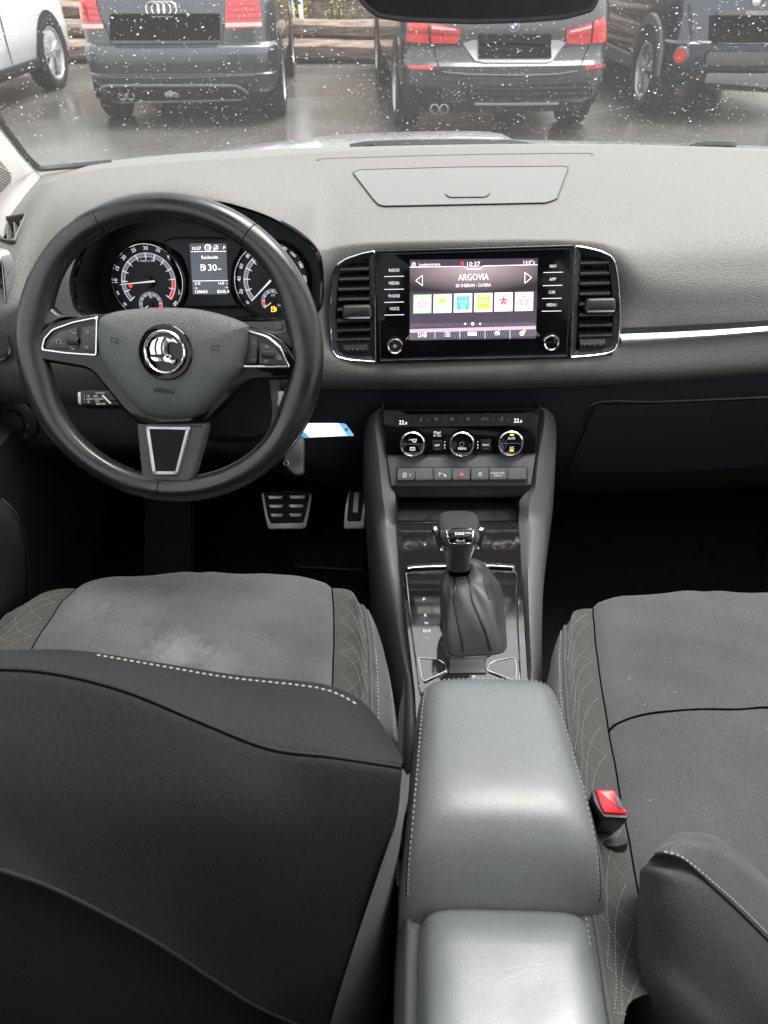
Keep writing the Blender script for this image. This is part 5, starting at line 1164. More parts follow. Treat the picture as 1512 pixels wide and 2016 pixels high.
# worn pale patch on the driver cushion, lint on both
def stain(m_, root, spots):
    n = m_.node_tree.nodes; L = m_.node_tree.links; p = n['Principled BSDF']; src = p.inputs['Base Color'].links[0].from_socket
    tc = n.new('ShaderNodeTexCoord'); nz = n.new('ShaderNodeTexNoise'); nz.inputs['Scale'].default_value = 55; nz.inputs['Detail'].default_value = 8; nz.inputs['Distortion'].default_value = 1.5; L.new(tc.outputs['Object'], nz.inputs['Vector'])
    for px, py, rad, st_ in spots:
        c = onz(px, py, .70)-root.location; mp = n.new('ShaderNodeMapping'); k = 1/rad; mp.inputs['Scale'].default_value = (k, k, k*.3); mp.inputs['Location'].default_value = (-c.x*k, -c.y*k, -c.z*k*.3)
        g = n.new('ShaderNodeTexGradient'); g.gradient_type = 'SPHERICAL'; L.new(tc.outputs['Object'], mp.inputs[0]); L.new(mp.outputs[0], g.inputs[0])
        a = n.new('ShaderNodeMath'); a.operation = 'ADD'; L.new(g.outputs[1], a.inputs[0]); L.new(nz.outputs[0], a.inputs[1])
        mr = n.new('ShaderNodeMapRange'); mr.inputs['From Min'].default_value = .82; mr.inputs['From Max'].default_value = 1.35; mr.inputs['To Max'].default_value = st_; L.new(a.outputs[0], mr.inputs[0])
        mx = n.new('ShaderNodeMix'); mx.data_type = 'RGBA'; mx.inputs[7].default_value = (.30, .31, .30, 1); L.new(mr.outputs[0], mx.inputs[0]); L.new(src, mx.inputs[6]); src = mx.outputs[2]
    L.new(src, p.inputs['Base Color'])
stain(m_fabw, ds, [(345, 1280, .06, .34), (250, 1215, .09, .13), (430, 1300, .05, .18), (180, 1200, .05, .14)])
rk = random.Random(11)
for rt, Pf, nn2 in ((ds, DP, 8), (ps_, PP, 16)):
    q = M()
    for _ in range(nn2):
        u, v = rk.uniform(-.66, .66), rk.uniform(1.0, 3.0 if rt is ds else 4.2); c = Pf(u, v)+V((0, 0, .0008)); a = rk.uniform(0, pi); l_ = rk.uniform(.0006, .0022); d = V((cos(a), sin(a), 0))*l_
        q.tube([c-d, c+V((-d.y, d.x, 0))*.3, c+d], .00028, 4)
    obj('lint', q, m_thread, rt, kind='stuff')
# driver backrest, seen from behind
def prow(c, n_=40):
    P = spline([ony(*q) for q in c], 8); L_ = [0]
    for a, b in zip(P, P[1:]): L_.append(L_[-1]+(b-a).length)
    out = []; j = 0
    for i in range(n_+1):
        s_ = L_[-1]*i/n_
        while j < len(P)-2 and L_[j+1] < s_: j += 1
        out.append(P[j].lerp(P[j+1], (s_-L_[j])/max(1e-9, L_[j+1]-L_[j])))
    return out
b1 = prow([(-260, 1330, .40), (-100, 1295, .405), (0, 1284, .41), (130, 1285, .41), (300, 1311, .405), (450, 1335, .40), (600, 1350, .395), (662, 1364, .39), (718, 1398, .38), (765, 1462, .36), (792, 1508, .34)])
b2 = prow([(-260, 1345, .335), (-100, 1326, .335), (0, 1323, .335), (110, 1332, .335), (250, 1368, .33), (400, 1430, .32), (530, 1480, .315), (650, 1496, .31), (790, 1517, .315)])
b3 = prow([(-260, 1480, .30), (0, 1500, .295), (200, 1550, .29), (450, 1600, .285), (650, 1640, .288), (778, 1628, .30)])
b35 = prow([(-260, 1560, .28), (0, 1610, .275), (200, 1680, .27), (450, 1760, .268), (600, 1810, .27), (722, 1800, .285)])
b4 = prow([(-260, 1640, .26), (0, 1712, .255), (130, 1760, .255), (300, 1850, .25), (420, 1928, .25), (520, 1988, .252), (646, 2040, .262)])
b4a = prow([(-260, 1652, .268), (0, 1724, .264), (130, 1773, .263), (300, 1863, .258), (420, 1941, .258), (520, 2001, .26), (640, 2056, .266)])
b5 = prow([(-260, 1900, .24), (0, 2010, .235), (200, 2080, .235), (450, 2180, .24), (600, 2200, .25)])
b6_ = prow([(-260, 2300, .20), (0, 2350, .20), (200, 2380, .20), (450, 2400, .21), (600, 2420, .23)])
b0 = [p+V((0, .03, -.05)) for p in b1]; b00 = [p+V((0, .05, -.25)) for p in b1]
bmid = [a.lerp(b, .5)+V((0, -.004, .012)) for a, b in zip(b1, b2)]
bq = [a.lerp(b, .2)+V((0, 0, .006)) for a, b in zip(b1, b2)]
bk = thing('seat', 'dark driver backrest seen from behind in the lower left corner', 'car seat', (-.37, .3, .6))
def sm(rws, k=5):
    out = []
    for i in range(len(rws)-1):
        a, b, c, d = rws[max(0, i-1)], rws[i], rws[i+1], rws[min(len(rws)-1, i+2)]
        for t in range(k): out.append([cr_(p, q, r, s_, t/k) for p, q, r, s_ in zip(a, b, c, d)])
    return out+[rws[-1]]
extl = lambda rws: [[r[0]+V((-.10, .24, -.06)), r[0]+V((-.095, .08, -.03)), r[0]+V((-.06, .02, -.006))]+r for r in rws]
obj('top_bolster', M().loft(sm(extl([b00, b0, b1, bq, bmid, [p+V((0, .006, 0)) for p in b2], [p+V((0, .006, -.006)) for p in b2]]))), m_fabd, bk, ang=80)
obj('back_panel', M().loft(sm(extl([[p+V((0, .005, .0)) for p in b2], [p.lerp(q, .05)+V((0, -.003, -.001)) for p, q in zip(b2, b3)], b3, b35, b4]))), m_fabd, bk, ang=80)
obj('lower_back_panel', M().loft(sm(extl([b4, b4a, b5, b6_]))), m_fabd, bk, ang=80)
obj('upper_seam', M().tube([p+V((0, .001, .001)) for p in b2], .0012, 6), m_seam, bk)
obj('lower_seam', M().tube(b4, .0016, 6), m_fabd, bk)
sb = [ony(792, 1512, .34), ony(786, 1570, .325), ony(776, 1628, .30), ony(735, 1750, .285), ony(690, 1885, .275), ony(650, 2016, .262), ony(600, 2200, .25)]
sf = [ony(793, 1514, .36), ony(790, 1570, .36), ony(778, 1628, .36), ony(776, 1750, .37), ony(775, 1885, .37), ony(774, 2016, .37), ony(772, 2200, .37)]
sm_ = M().loft(sm([[a, a.lerp(b, .3)+V((.004, -.006, 0)), a.lerp(b, .7)+V((.006, -.004, 0)), b, b+V((0, .12, 0))] for a, b in zip(sb, sf)]))
obj('side_panel', sm_, mat('lit_backrest_side_fabric', (.10, .103, .105), .8, bump=('noise', 600, .5, .001), var=(8, (.12, .123, .125), .5)), bk, ang=80)  # light caught by this side is put into a paler base colour
stc = [a.lerp(b, .05)+V((0, -.001, .0055)) for a, b in zip(b1, b2)][17:36]
obj('stitching', M().dash(stc, .0056, .0042, .0009), m_thread, bk, kind='stuff')
# passenger backrest bolster lower right
pb_ = thing('seat', 'grey passenger backrest edge with double white stitching in the lower right corner', 'car seat', (.4, .25, .6))
q1 = prow([(1290, 1677, .305), (1312, 1662, .308), (1340, 1656, .31), (1400, 1663, .315), (1450, 1690, .32), (1512, 1742, .32), (1640, 1860, .32)])
q2 = prow([(1290, 1681, .298), (1312, 1680, .296), (1345, 1694, .295), (1400, 1744, .29), (1450, 1790, .29), (1512, 1852, .29), (1640, 1985, .28)])
qr = [q2]
for c in ([(1274, 1702, .325), (1270, 1706, .30), (1300, 1712, .288), (1345, 1738, .282), (1400, 1790, .278), (1512, 1910, .275), (1640, 2050, .27)],
          [(1264, 1750, .33), (1259, 1752, .298), (1290, 1770, .278), (1340, 1805, .268), (1410, 1870, .264), (1512, 1980, .26), (1640, 2120, .258)],
          [(1256, 1840, .32), (1251, 1842, .287), (1290, 1870, .262), (1350, 1915, .252), (1420, 1980, .248), (1512, 2080, .245), (1640, 2220, .24)],
          [(1255, 1950, .30), (1250, 1952, .268), (1295, 1990, .242), (1360, 2040, .233), (1440, 2110, .23), (1530, 2200, .226), (1660, 2330, .22)],
          [(1252, 2200, .285), (1250, 2202, .258), (1300, 2230, .23), (1380, 2270, .22), (1470, 2320, .216), (1560, 2390, .214), (1690, 2480, .21)]): qr.append(prow(c))
q0 = [p+V((.02*max(0, 1-i/12), .02, -.035)) for i, p in enumerate(q1)]; q00 = [p+V((.06*max(0, 1-i/12), .07, -.3)) for i, p in enumerate(q1)]
obj('side_bolster', M().loft(sm([q00, q0, q1, [a.lerp(b, .5)+V((0, -.002, .002)) for a, b in zip(q1, q2)], q2])), m_fab, pb_, ang=80)
m_fabm = mat('backrest_charcoal_fabric', (.05, .052, .052), .85, spec=.25, bump=('noise', 600, .6, .001), var=(10, (.058, .06, .06), .5), fine=(480, .25))
obj('back_panel', M().loft(sm(qr)), m_fabm, pb_, ang=80)
obj('panel_seam', M().tube([p+V((0, .0, .0004)) for p in q2], .0012, 6), m_blk, pb_)
obj('stitching', M().dash([a.lerp(b, .90)+V((0, -.0008, .0022)) for a, b in zip(q1, q2)][1:], .0052, .0040, .0008), m_thread, pb_, kind='stuff')
obj('edge_stitching', M().dash([a.lerp(b, .10)+V((0, -.0006, .0026)) for a, b in zip(q1, q2)][14:], .0052, .0038, .0008), m_thread, pb_, kind='stuff')
# ================================================================== SEAT BELT BUCKLES
def zq(x, y): return (760+x/2.01, 1300+y/2.01)
m_redp = mat('glossy_red_button', (.62, .008, .015), .22)
BU = Fr(ony(*zq(885, 560), .365), (1, .1, 0), (0, sin(radians(72)), cos(radians(72))))
bu = thing('seatbelt_buckle', 'black seat belt buckle with a glossy red release button beside the armrest', 'seatbelt buckle', BU.o)
out_ = rpoly([BU.uv(*zq(*p)) for p in [(812, 520), (826, 509), (908, 512), (962, 610), (958, 628), (860, 622), (822, 560)]], .003, 3)
if area2(out_) < 0: out_.reverse()
rows = []
for h, k in ((.0, .0008), (-.0015, 0), (-.02, 0), (-.05, .001), (-.085, .003)):
    rows.append([BU.w(p.x, p.y, h)+V((.10*-h, 0, 0)) for p in inset(out_, k)])
obj('housing', M().loft(rows, cu=True, cap=True), m_blk, bu)
rp = inset(out_, .0012)
obj('release_button', M().prism(BU, rpoly([BU.uv(*zq(*p)) for p in [(828, 514), (900, 516), (912, 540), (905, 560), (920, 588), (948, 592), (952, 606), (948, 611), (862, 606), (845, 572)]], .001, 2), -.002, .003, .0012), m_redp, bu)
obj('latch_slot', M().prism(BU, [BU.uv(*zq(*p)) for p in [(904, 545), (916, 545), (944, 590), (922, 588)]], -.001, .0008), m_blk, bu)
obj('side_rib', M().tube([BU.w(out_[0].x+.004, out_[0].y-.002, -.006), BU.w(out_[0].x+.012, out_[0].y-.003, -.075)], .002, 6), m_rub, bu)
bd = thing('seatbelt_buckle', 'driver seat belt buckle with a red top half hidden left of the armrest', 'seatbelt buckle', ony(776, 1640, .36))
bd_f = Fr(ony(779, 1635, .37), (1, 0, 0), (0, .9, .4)); obj('housing', M().box(bd_f, -.012, .008, -.015, .015, -.07, 0, .002), m_blk, bd); obj('release_button', M().box(bd_f, -.009, .0055, -.011, .011, 0, .0015, .0008), m_redp, bd)
obj('buckle_stalk', M().tube([V((.115, .37, .69)), V((.12, .34, .52)), V((.13, .3, .4))], .012, 8, flat=.4), m_blk, bu)
# ================================================================== PEDALS, MATS, FOOTWELL
def zp(x, y): return (440+x/4.725, 720+y/4.725)
m_steel = mat('worn_steel', (.50, .48, .44), .35, .9, rvar=(30, .28, .5))
PF = tilt(ony(564, 1003, 1.18), 42)
pz = lambda ps: [PF.uv(*zp(*p)) for p in ps]
br = thing('brake_pedal', 'wide brake pedal with steel edge and six steel inserts in rubber', 'pedal', PF.o)
po = rpoly(pz([(348, 1190), (365, 1176), (770, 1160), (828, 1178), (822, 1240), (792, 1420), (768, 1508), (740, 1520), (430, 1525), (410, 1510), (382, 1400)]), .004, 3)
if area2(po) < 0: po.reverse()
obj('steel_plate', M().prism(PF, po, -.006, .0, .002), m_steel, br)
obj('rubber_pad', M().prism(PF, rpoly(pz([(375, 1185), (800, 1172), (790, 1250), (765, 1380), (742, 1462), (440, 1468), (412, 1400)]), .003, 2), 0, .004, .0012), m_rub, br)
for (x0, x1, y) in ((415, 560, 1225), (615, 768, 1222), (425, 560, 1308), (610, 752, 1306), (440, 560, 1392), (612, 735, 1390)):
    obj('steel_insert', M().prism(PF, pz([(x0, y-15), (x1, y-15), (x1-15, y+16), (x0+15, y+16)]), .002, .0048, .0006), m_steel, br)
obj('pedal_arm', M().tube([PF.w(*pz([(780, 1160)])[0], -.004), PF.w(*pz([(800, 1120)])[0], .0)+V((0, .05, .03)), PF.o+V((.04, .15, .25))], .008, 8), m_blk, br)
ac = thing('accelerator_pedal', 'narrow accelerator pedal with steel surround beside the console', 'pedal', ony(698, 1010, 1.15))
AF = tilt(ony(698, 1010, 1.15), 42); az = lambda ps: [AF.uv(*zp(*p)) for p in ps]
obj('steel_plate', M().prism(AF, rpoly(az([(1165, 1160), (1330, 1160), (1325, 1300), (1314, 1500), (1300, 1520), (1130, 1520), (1116, 1500), (1128, 1320), (1145, 1240)]), .003, 3), -.006, 0, .002), m_steel, ac)
obj('rubber_pad', M().prism(AF, rpoly(az([(1172, 1165), (1316, 1165), (1300, 1300), (1280, 1435), (1270, 1448), (1160, 1448), (1150, 1435), (1160, 1300)]), .003, 3), 0, .003, .001), m_rub, ac)
obj('steel_insert', M().prism(AF, rpoly(az([(1218, 1180), (1262, 1180), (1248, 1365), (1205, 1365)]), .001, 2), .003, .0036), m_steel, ac)
mt = thing('floor_mat', 'black driver floor mat with a raised heel pad under the pedals', 'floor mat', (-.3, .9, .357))
mp_ = [(q.x, q.y) for q in [onz(395, 1080, .36), onz(560, 1070, .36), onz(735, 1070, .36), onz(745, 1300, .36), onz(380, 1300, .36)]]
obj('mat_sheet', M().prism(WX, rpoly([(p[0], p[1]) for p in mp_], .02, 4), .353, .362, .003), m_carpet, mt)
hpz = [(q.x, q.y) for q in [onz(560, 1040, .366), onz(722, 1030, .366), onz(720, 1125, .366), onz(580, 1118, .366)]]
hr = rpoly(hpz, .015, 4)
if area2(hr) < 0: hr.reverse()
obj('heel_pad', M().prism(WX, hr, .362, .366), m_rub, mt); obj('pad_rim', M().frame(WX, hr, inset(hr, .006), .362, .370, .002), m_low, mt)
FRf = tilt(ony(330, 1060, 1.08), 50)
fr2 = thing('foot_rest', 'dark ribbed foot rest strip left of the pedals', 'foot rest', FRf.o)
m_fr = mat('footrest_plastic', (.010, .0115, .0122), .8, spec=.15, var=(25, (.015, .017, .018), .5))
fp = [FRf.uv(*p) for p in [(284, 975), (374, 975), (378, 1180), (282, 1180)]]
obj('plate', M().prism(FRf, fp, -.02, 0, .002), m_fr, fr2)
for k in range(9):
    y = 985+k*24; a, b = FRf.uv(288, y), FRf.uv(372, y+62); obj('rib', M().seg(FRf, a, b, .0022, 0, .0014), m_fr, fr2)
# left door detail in view and light switch
LS = tilt(ony(35, 825, .962), 15, -6)
ls = thing('light_switch', 'dark round headlight switch low on the left end of the dashboard', 'light switch', LS.o)
obj('switch_dial', M().lathe(LS, LS.uv(32, 828), [(.036, -.002), (.036, .002), (.033, .004), (.018, .0045), (.016, .010), (.0001, .011)], 36), m_blk, ls)
g = M()
for x, y in ((24, 820), (30, 834)):
    a = LS.uv(x, y); g.lathe(LS, a, [(.0022, .0048), (.0015, .0048)], 8); 
    for j in range(3): g.seg(LS, (a[0]-.006, a[1]-.002+.002*j), (a[0]-.003, a[1]-.002+.002*j), .0005, .0048)
a = LS.uv(55, 856)
for j in range(8): g.seg(LS, (a[0]+.002*cos(j*pi/4), a[1]+.002*sin(j*pi/4)), (a[0]+.0036*cos(j*pi/4), a[1]+.0036*sin(j*pi/4)), .0006, .0048)
g.seg(LS, LS.uv(64, 830), LS.uv(62, 838), .001, .011); obj('switch_symbols', g, m_grey, ls)
# speaker bulge in the driver door
dk_ = thing('door_pocket', 'black door speaker bulge at the left edge below the wheel', 'door pocket', ony(20, 1130, .70))
rows = []
for px_, Yd in ((-120, .60), (-20, .62), (18, .66), (34, .70), (46, .74)):
    rows.append([ony(px_+dx, py_, Yd) for py_, dx in ((985, -45), (1000, -28), (1030, -8), (1080, 2), (1150, 5), (1205, 4), (1235, -12), (1280, -60))])
obj('pocket_shell', M().loft(sm(rows, 4)), m_low, dk_); obj('pocket_edge', M().tube(spline(rows[-1], 5), .004, 6), m_low, dk_)
# ================================================================== PILLAR, MIRROR, GLASS EDGE
pl = thing('windscreen_pillar', 'pale grey left windscreen pillar trim with a ribbed speaker grille', 'pillar', ony(10, 350, 1.15))
pa = prow([(-160, 20, .95), (-80, 130, 1.04), (-10, 235, 1.13), (25, 283, 1.19), (48, 312, 1.24), (72, 334, 1.29)], 24)
pb2 = prow([(-160, 590, .86), (-80, 500, .94), (-10, 422, 1.04), (20, 390, 1.10), (45, 364, 1.18), (73, 336, 1.285)], 24)
mid = [a.lerp(b, .35)+V((.012, -.02, .006))*(1-(i/24)**4) for i, (a, b) in enumerate(zip(pa, pb2))]
mid2 = [a.lerp(b, .75)+V((.008, -.015, .003))*(1-(i/24)**4) for i, (a, b) in enumerate(zip(pa, pb2))]
plm = M().loft(sm([[p+V((-.02, .02, 0)) for p in pa], pa, mid, mid2, pb2, [p+V((0, .01, -.03)) for p in pb2]], 4)); obj('pillar_trim', plm, m_pill, pl, ang=70)
plb = BVHTree.FromPolygons(plm.v, plm.f)
m_gr = mat('grille_grey', (.22, .21, .20), .6)
gz_ = Z(0, 260, 4.03)
gd = drape(gz_([(-250, 170), (-60, 190), (0, 230), (60, 300), (85, 350)]), gz_([(-250, 560), (-60, 520), (0, 478), (50, 430), (85, 380)]), 16, 8, .0008, plb)
if all(p for r in gd for p in r):
    obj('speaker_grille', M().loft(gd), m_gr, pl)
    for k in range(15):
        y0 = 200+k*22; ln = [hit(*gz_([(x, y0+(x+150)*.55)])[0], .0014, plb) for x in range(-200, 86, 20) if y0+(x+150)*.55 < 470-.9*max(0, x) and y0+(x+150)*.55 > 210+max(0, x)*1.3]
        ln = [p for p in ln if p]
        if len(ln) > 2: obj('grille_rib', M().tube(ln, .0008, 4), m_pill, pl)
obj('glass_seal', M().tube([p+V((.004, .004, 0)) for p in pa]+[ony(95, 331, 1.31), ony(140, 327, 1.33), ony(220, 319, 1.35)], .005, 6), m_band, pl)
mr = thing('rear_view_mirror', 'black-edged rear view mirror at the top of the windscreen', 'rear view mirror', ony(940, 0, .80))
MF = tilt(ony(943, -30, .80), -6, 0)
mo = rpoly([MF.uv(*p) for p in [(700, -120), (1185, -120), (1178, 0), (1165, 22), (1110, 37), (1030, 43), (930, 46), (800, 42), (745, 34), (722, 18), (706, 0)]], .004, 3)
if area2(mo) < 0: mo.reverse()
obj('housing', M().prism(MF, mo, -.03, .004, .003), m_rub, mr)
obj('bezel_edge', M().frame(MF, mo, inset(mo, .004), .003, .0065, .0018), m_cons, mr)
m_mir = mat('mirror_glass', (.55, .56, .58), .01, 1); obj('mirror_glass', M().prism(MF, inset(mo, .004), .003, .0045), m_mir, mr)
obj('mirror_stem', M().tube([MF.o+V((0, .02, .0)), MF.o+V((0, .1, .06)), V((0, .82, 1.52))], .012, 8), m_blk, mr)
# ================================================================== RAINDROPS
m_drop = bpy.data.materials.new('water_drop'); m_drop.use_nodes = True; n_ = m_drop.node_tree.nodes
pbd = n_['Principled BSDF']; pbd.inputs['Transmission Weight'].default_value = 1; pbd.inputs['Roughness'].default_value = .0; pbd.inputs['IOR'].default_value = 1.33; pbd.inputs['Base Color'].default_value = (1, 1, 1, 1)
dr = M(); rnd = random.Random(3)
def wsn(x, t):
    a = wsp(x+.01, t)-wsp(x-.01, t); b = wsp(x, min(1, t+.01))-wsp(x, max(0, t-.01)); n = a.cross(b).normalized(); return n if n.z > 0 else -n
for i in range(11500):
    x = rnd.uniform(-.74, .72); t = rnd.uniform(.01, .72)**1.0
    if rnd.random() < .25 and i > 2000: continue
    n = wsn(x, t); c = wsp(x, t)+n*.0004; r = .00035+.0008*rnd.random()**2.2+(.0010 if rnd.random() < .04 else 0)
    a = n.orthogonal().normalized(); b = n.cross(a); el = rnd.uniform(.8, 1.25); h = r*.30; th0 = rnd.uniform(0, 6)
    vs = []; K = 8
    for rr_, hh in ((1, 0), (.92, .45), (.6, .85)):
        for k in range(K):
            an = 2*pi*k/K+th0; q = r*rr_*(1+.12*sin(an*2+i)); vs.append(c+a*q*cos(an)*el+b*q*sin(an)/el+n*h*hh)
    vs.append(c+n*h); vs.append(c-n*.0001); b0_ = 0; fs = []
    for lv in range(2):
        for k in range(K): fs.append((lv*K+k, lv*K+(k+1) % K, (lv+1)*K+(k+1) % K, (lv+1)*K+k))
    for k in range(K): fs.append((2*K+k, 2*K+(k+1) % K, 3*K)); fs.append(((k+1) % K, k, 3*K+1))
    dr.add(vs, fs)
dro = obj('raindrops', dr, m_drop, None, ang=180, recalc=False, kind='stuff'); tag(dro, 'scattered raindrops beading all over the windscreen', 'raindrops')
# ================================================================== OUTSIDE: CAR PARK
m_asp = mat('wet_asphalt', (.058, .055, .051), .3, bump=('noise', 90, .2, .003), var=(1.3, (.08, .076, .07), .5), rvar=(.9, .14, .38), fine=(60, .3))
GRD = Fr(g2w(0, 0, 0), gx, gy)
m = M(); m.loft([[g2w(x, y, 0) for x in (-150, -40, -15, -5, 0, 5, 15, 40, 150)] for y in (-60, -15, -5, 2, 5, 8, 12, 20, 50, 160)])
obj('asphalt', m, m_asp, kind='structure')
def gray_(px, py):
    x, y, z = px-756, FPX*cos(TH)+(1008-py)*sin(TH), -FPX*sin(TH)+(1008-py)*cos(TH); return x/y, z/y
def gpt(px, py, Y): a, b = gray_(px, py); return a*Y, 1.38+b*Y
def gground(px, py): a, b = gray_(px, py); Y = -1.38/b; return a*Y, Y
# own bonnet and wipers
m_hood = mat('own_bonnet_paint', (.20, .21, .23), .25, .3, coat=.6, bump=('noise', 140, .35, .003), rvar=(60, .15, .4))
own = thing('car_bonnet', 'wet silver-grey bonnet of the car just beyond the windscreen', 'car bonnet', (0, 1.9, 1.0))
rows = []
for px_s, top_ in ((0, 0),):
    base = [(-.72, 330, 0), (-.55, 322, 0), (-.35, 300, .0), (-.22, 283, 0), (-.12, 272, 0), (0, 265, 0), (.14, 264, 0), (.18, 268, 0), (.215, 281, 0), (.4, 286, 0), (.6, 292, 0), (.78, 300, 0)]
crest = prow([(0, 332, 1.75), (300, 312, 1.80), (480, 290, 1.85), (600, 276, 1.88), (700, 268, 1.9), (860, 263, 1.9), (975, 264, 1.9), (1005, 271, 1.9), (1030, 281, 1.88), (1200, 285, 1.85), (1400, 290, 1.82), (1600, 297, 1.78)], 60)
near = [V((p.x*.97, 1.50-.12*(p.x/.75)**2, p.z+.012)) for p in crest]; nn = [p+V((0, -.03, -.04)) for p in near]
far1 = [p+V((0, .35, -.075)) for p in crest]; far2 = [p+V((0, .62, -.25)) for p in crest]; far3 = [p+V((0, .66, -.6)) for p in crest]
obj('bonnet_panel', M().loft(sm([nn, near, [a.lerp(b, .5)+V((0, 0, .012)) for a, b in zip(near, crest)], crest, far1, far2, far3], 5)), m_hood, own, ang=60)
cw = prow([(560, 296, 1.47), (690, 288, 1.47), (720, 283, 1.46), (900, 281, 1.45), (1010, 281, 1.45), (1045, 290, 1.46)], 30)
wp = thing('wiper', 'long black wiper arm lying along the base of the windscreen in the middle', 'wiper', ony(870, 285, 1.45), 'windscreen wipers')
wb = M().tube([ony(690, 289, 1.46), ony(720, 283.5, 1.455), ony(800, 280.5, 1.45), ony(900, 279.5, 1.45), ony(1005, 280.5, 1.45), ony(1050, 288, 1.46)], .0055, 6); obj('wiper_blade', wb, m_rub, wp)
obj('wiper_arm', M().tube([ony(740, 287, 1.45), ony(850, 285, 1.44), ony(1000, 286, 1.44)], .004, 6), m_blk, wp)
wp2 = thing('wiper', 'wiper arm tip at the base of the windscreen on the right', 'wiper', ony(1400, 287, 1.40), 'windscreen wipers')
obj('wiper_blade', M().tube([ony(1360, 290, 1.41), ony(1375, 285, 1.41), ony(1400, 283, 1.40), ony(1440, 284, 1.39), ony(1446, 289, 1.39)], .006, 6), m_rub, wp2)
obj('wiper_arm', M().tube([ony(1050, 291, 1.46), ony(1200, 292, 1.44), ony(1380, 289, 1.41)], .0035, 6), m_blk, wp2)
# ------------------------------------------------------------------ parked cars
m_tyre = mat('tyre_rubber', (.012, .012, .012), .7); m_alloy = mat('alloy_silver', (.5, .5, .51), .3, .25, coat=.5)
m_cglass = mat('car_window_dark', (.012, .014, .016), .04, coat=.5)
m_lampr = mat('red_lamp_lens', (.55, .012, .015), .12, coat=.8, emit=(1, .03, .03), es=.03); m_lampw = mat('clear_lamp_lens', (.6, .55, .5), .15, coat=.8); m_lampd = mat('deep_red_lens', (.30, .006, .008), .12, coat=.8)
m_under = mat('car_underside', (.01, .01, .01), .8)
class Car:
    def __init__(s, name, label, x, y, hd, levels, paint, cabin, cat='car'):
        s.o = (x, y); s.h = radians(hd); s.L = levels; s.paint = paint
        s.root = thing(name, label, cat, g2w(x, y, 0))
        m = M(); zs = []
        for a, b in zip(levels, levels[1:]):
            for k in range(3): zs.append(a[0]+(b[0]-a[0])*k/3)
        zs.append(levels[-1][0])
        SS = [i/6 for i in range(-30, 30)]
        m.loft([[s.P(z, q) for q in SS] for z in zs], cu=True, cap=True)
        s.body = obj('body', m, paint, s.root, ang=35)
        if cabin:
            c = M(); g = [(zz, *r) for zz, *r in cabin]; s.C = g
            c.loft([[s.P(zz, q, 0, g) for q in SS] for zz in [g[0][0]+(g[-1][0]-g[0][0])*k/6 for k in range(7)]], cu=True)
            obj('windows', c, m_cglass, s.root, ang=35)
            zt = g[-1][0]; rf_ = M(); rf_.loft([[s.P(zt+dz, q, -ins, g) for q in SS] for dz, ins in ((-.03, -.012), (.0, -.012), (.03, .05), (.05, .25))], cu=True, cap=True); obj('roof', rf_, paint, s.root)
            for q in (-1.9, 1.9, -2.5, 2.5, -3.0, 3.0):
                pl_ = M(); pl_.loft([[s.P(zz, q+d, .006, g) for d in (-.12, 0, .12)] for zz in [g[0][0]+(g[-1][0]-g[0][0])*k/4 for k in range(5)]]); obj('window_pillar', pl_, paint if abs(q) < 2.4 else m_blk, s.root)
    def par(s, z, L=None):
        L = L or s.L
        if z <= L[0][0]: return L[0][1:]
        for i, (a, b) in enumerate(zip(L, L[1:])):
            if z <= b[0]:
                t = (z-a[0])/(b[0]-a[0]); return [p+(q-p)*t for p, q in zip(a[1:], b[1:])]
        return L[-1][1:]
    def T(s, x, y, z): 
        return g2w(s.o[0]+x*cos(s.h)-y*sin(s.h), s.o[1]+x*sin(s.h)+y*cos(s.h), z)
    def P(s, z, q, off=0, L=None):
        yt, yf, w, rc = s.par(z, L); sg = 1 if q >= 0 else -1; a = abs(q); rf = rc*1.6
        w += off; yt -= off; yf += off
        crown = .05
        if a <= 1: x = (w-rc)*a; y = yt; y += crown*a*a*.6
        elif a <= 2: t = (a-1)*pi/2; x = w-rc+rc*sin(t); y = yt+rc*(1-cos(t))+crown*.6
        elif a <= 3: x = w; y = yt+rc+crown*.6+(yf-rf-yt-rc-crown*.6)*(a-2)
        elif a <= 4: t = (a-3)*pi/2; x = w-rf+rf*cos(t); y = yf-rf+rf*sin(t)
        else: x = (w-rf)*(5-a); y = yf
        return s.T(sg*x, y, z)
    def sz(s, px, py):
        """picture point on the rear of the car -> (s, z), iterating on the depth"""
        z = .6; q = 0
        for _ in range(6):
            yt, yf, w, rc = s.par(z); Y = s.o[1]+yt; 
            for _ in range(3):
                gx_, gz_ = gpt(px, py, Y); dx = gx_-s.o[0]; lx = dx*cos(s.h)+(Y-s.o[1])*sin(s.h)
                ax_ = abs(lx)
                if ax_ <= w-rc: q = ax_/(w-rc); ly = yt+.03*q*q
                else: u_ = min(1, (ax_-w+rc)/rc); t = math.asin(u_); q = 1+t/(pi/2); ly = yt+.03+rc*(1-cos(t))
                Y = s.o[1]+ly*cos(s.h)+lx*sin(s.h)
            z = gz_
        return (q if lx >= 0 else -q), z
    def patch(s, name, top, bot, nu, nv, off, mt, parent=None, thick=0):
        rows = []
        def at(P, t):
            k = t*(len(P)-1); i = min(int(k), len(P)-2); f = k-i; return (P[i][0]+(P[i+1][0]-P[i][0])*f, P[i][1]+(P[i+1][1]-P[i][1])*f)
        T_ = [s.sz(*p) for p in top]; B_ = [s.sz(*p) for p in bot]
        for j in range(nv+1):
            r = []
            for i in range(nu+1):
                a, b = at(T_, i/nu), at(B_, i/nu); k = j/nv; edge_ = (i in (0, nu) or j in (0, nv))
                r.append(s.P(a[1]+(b[1]-a[1])*k, a[0]+(b[0]-a[0])*k, off if not edge_ or thick == 0 else -.01))
            rows.append(r)
        return obj(name, M().loft(rows), mt, parent or s.root, ang=60)
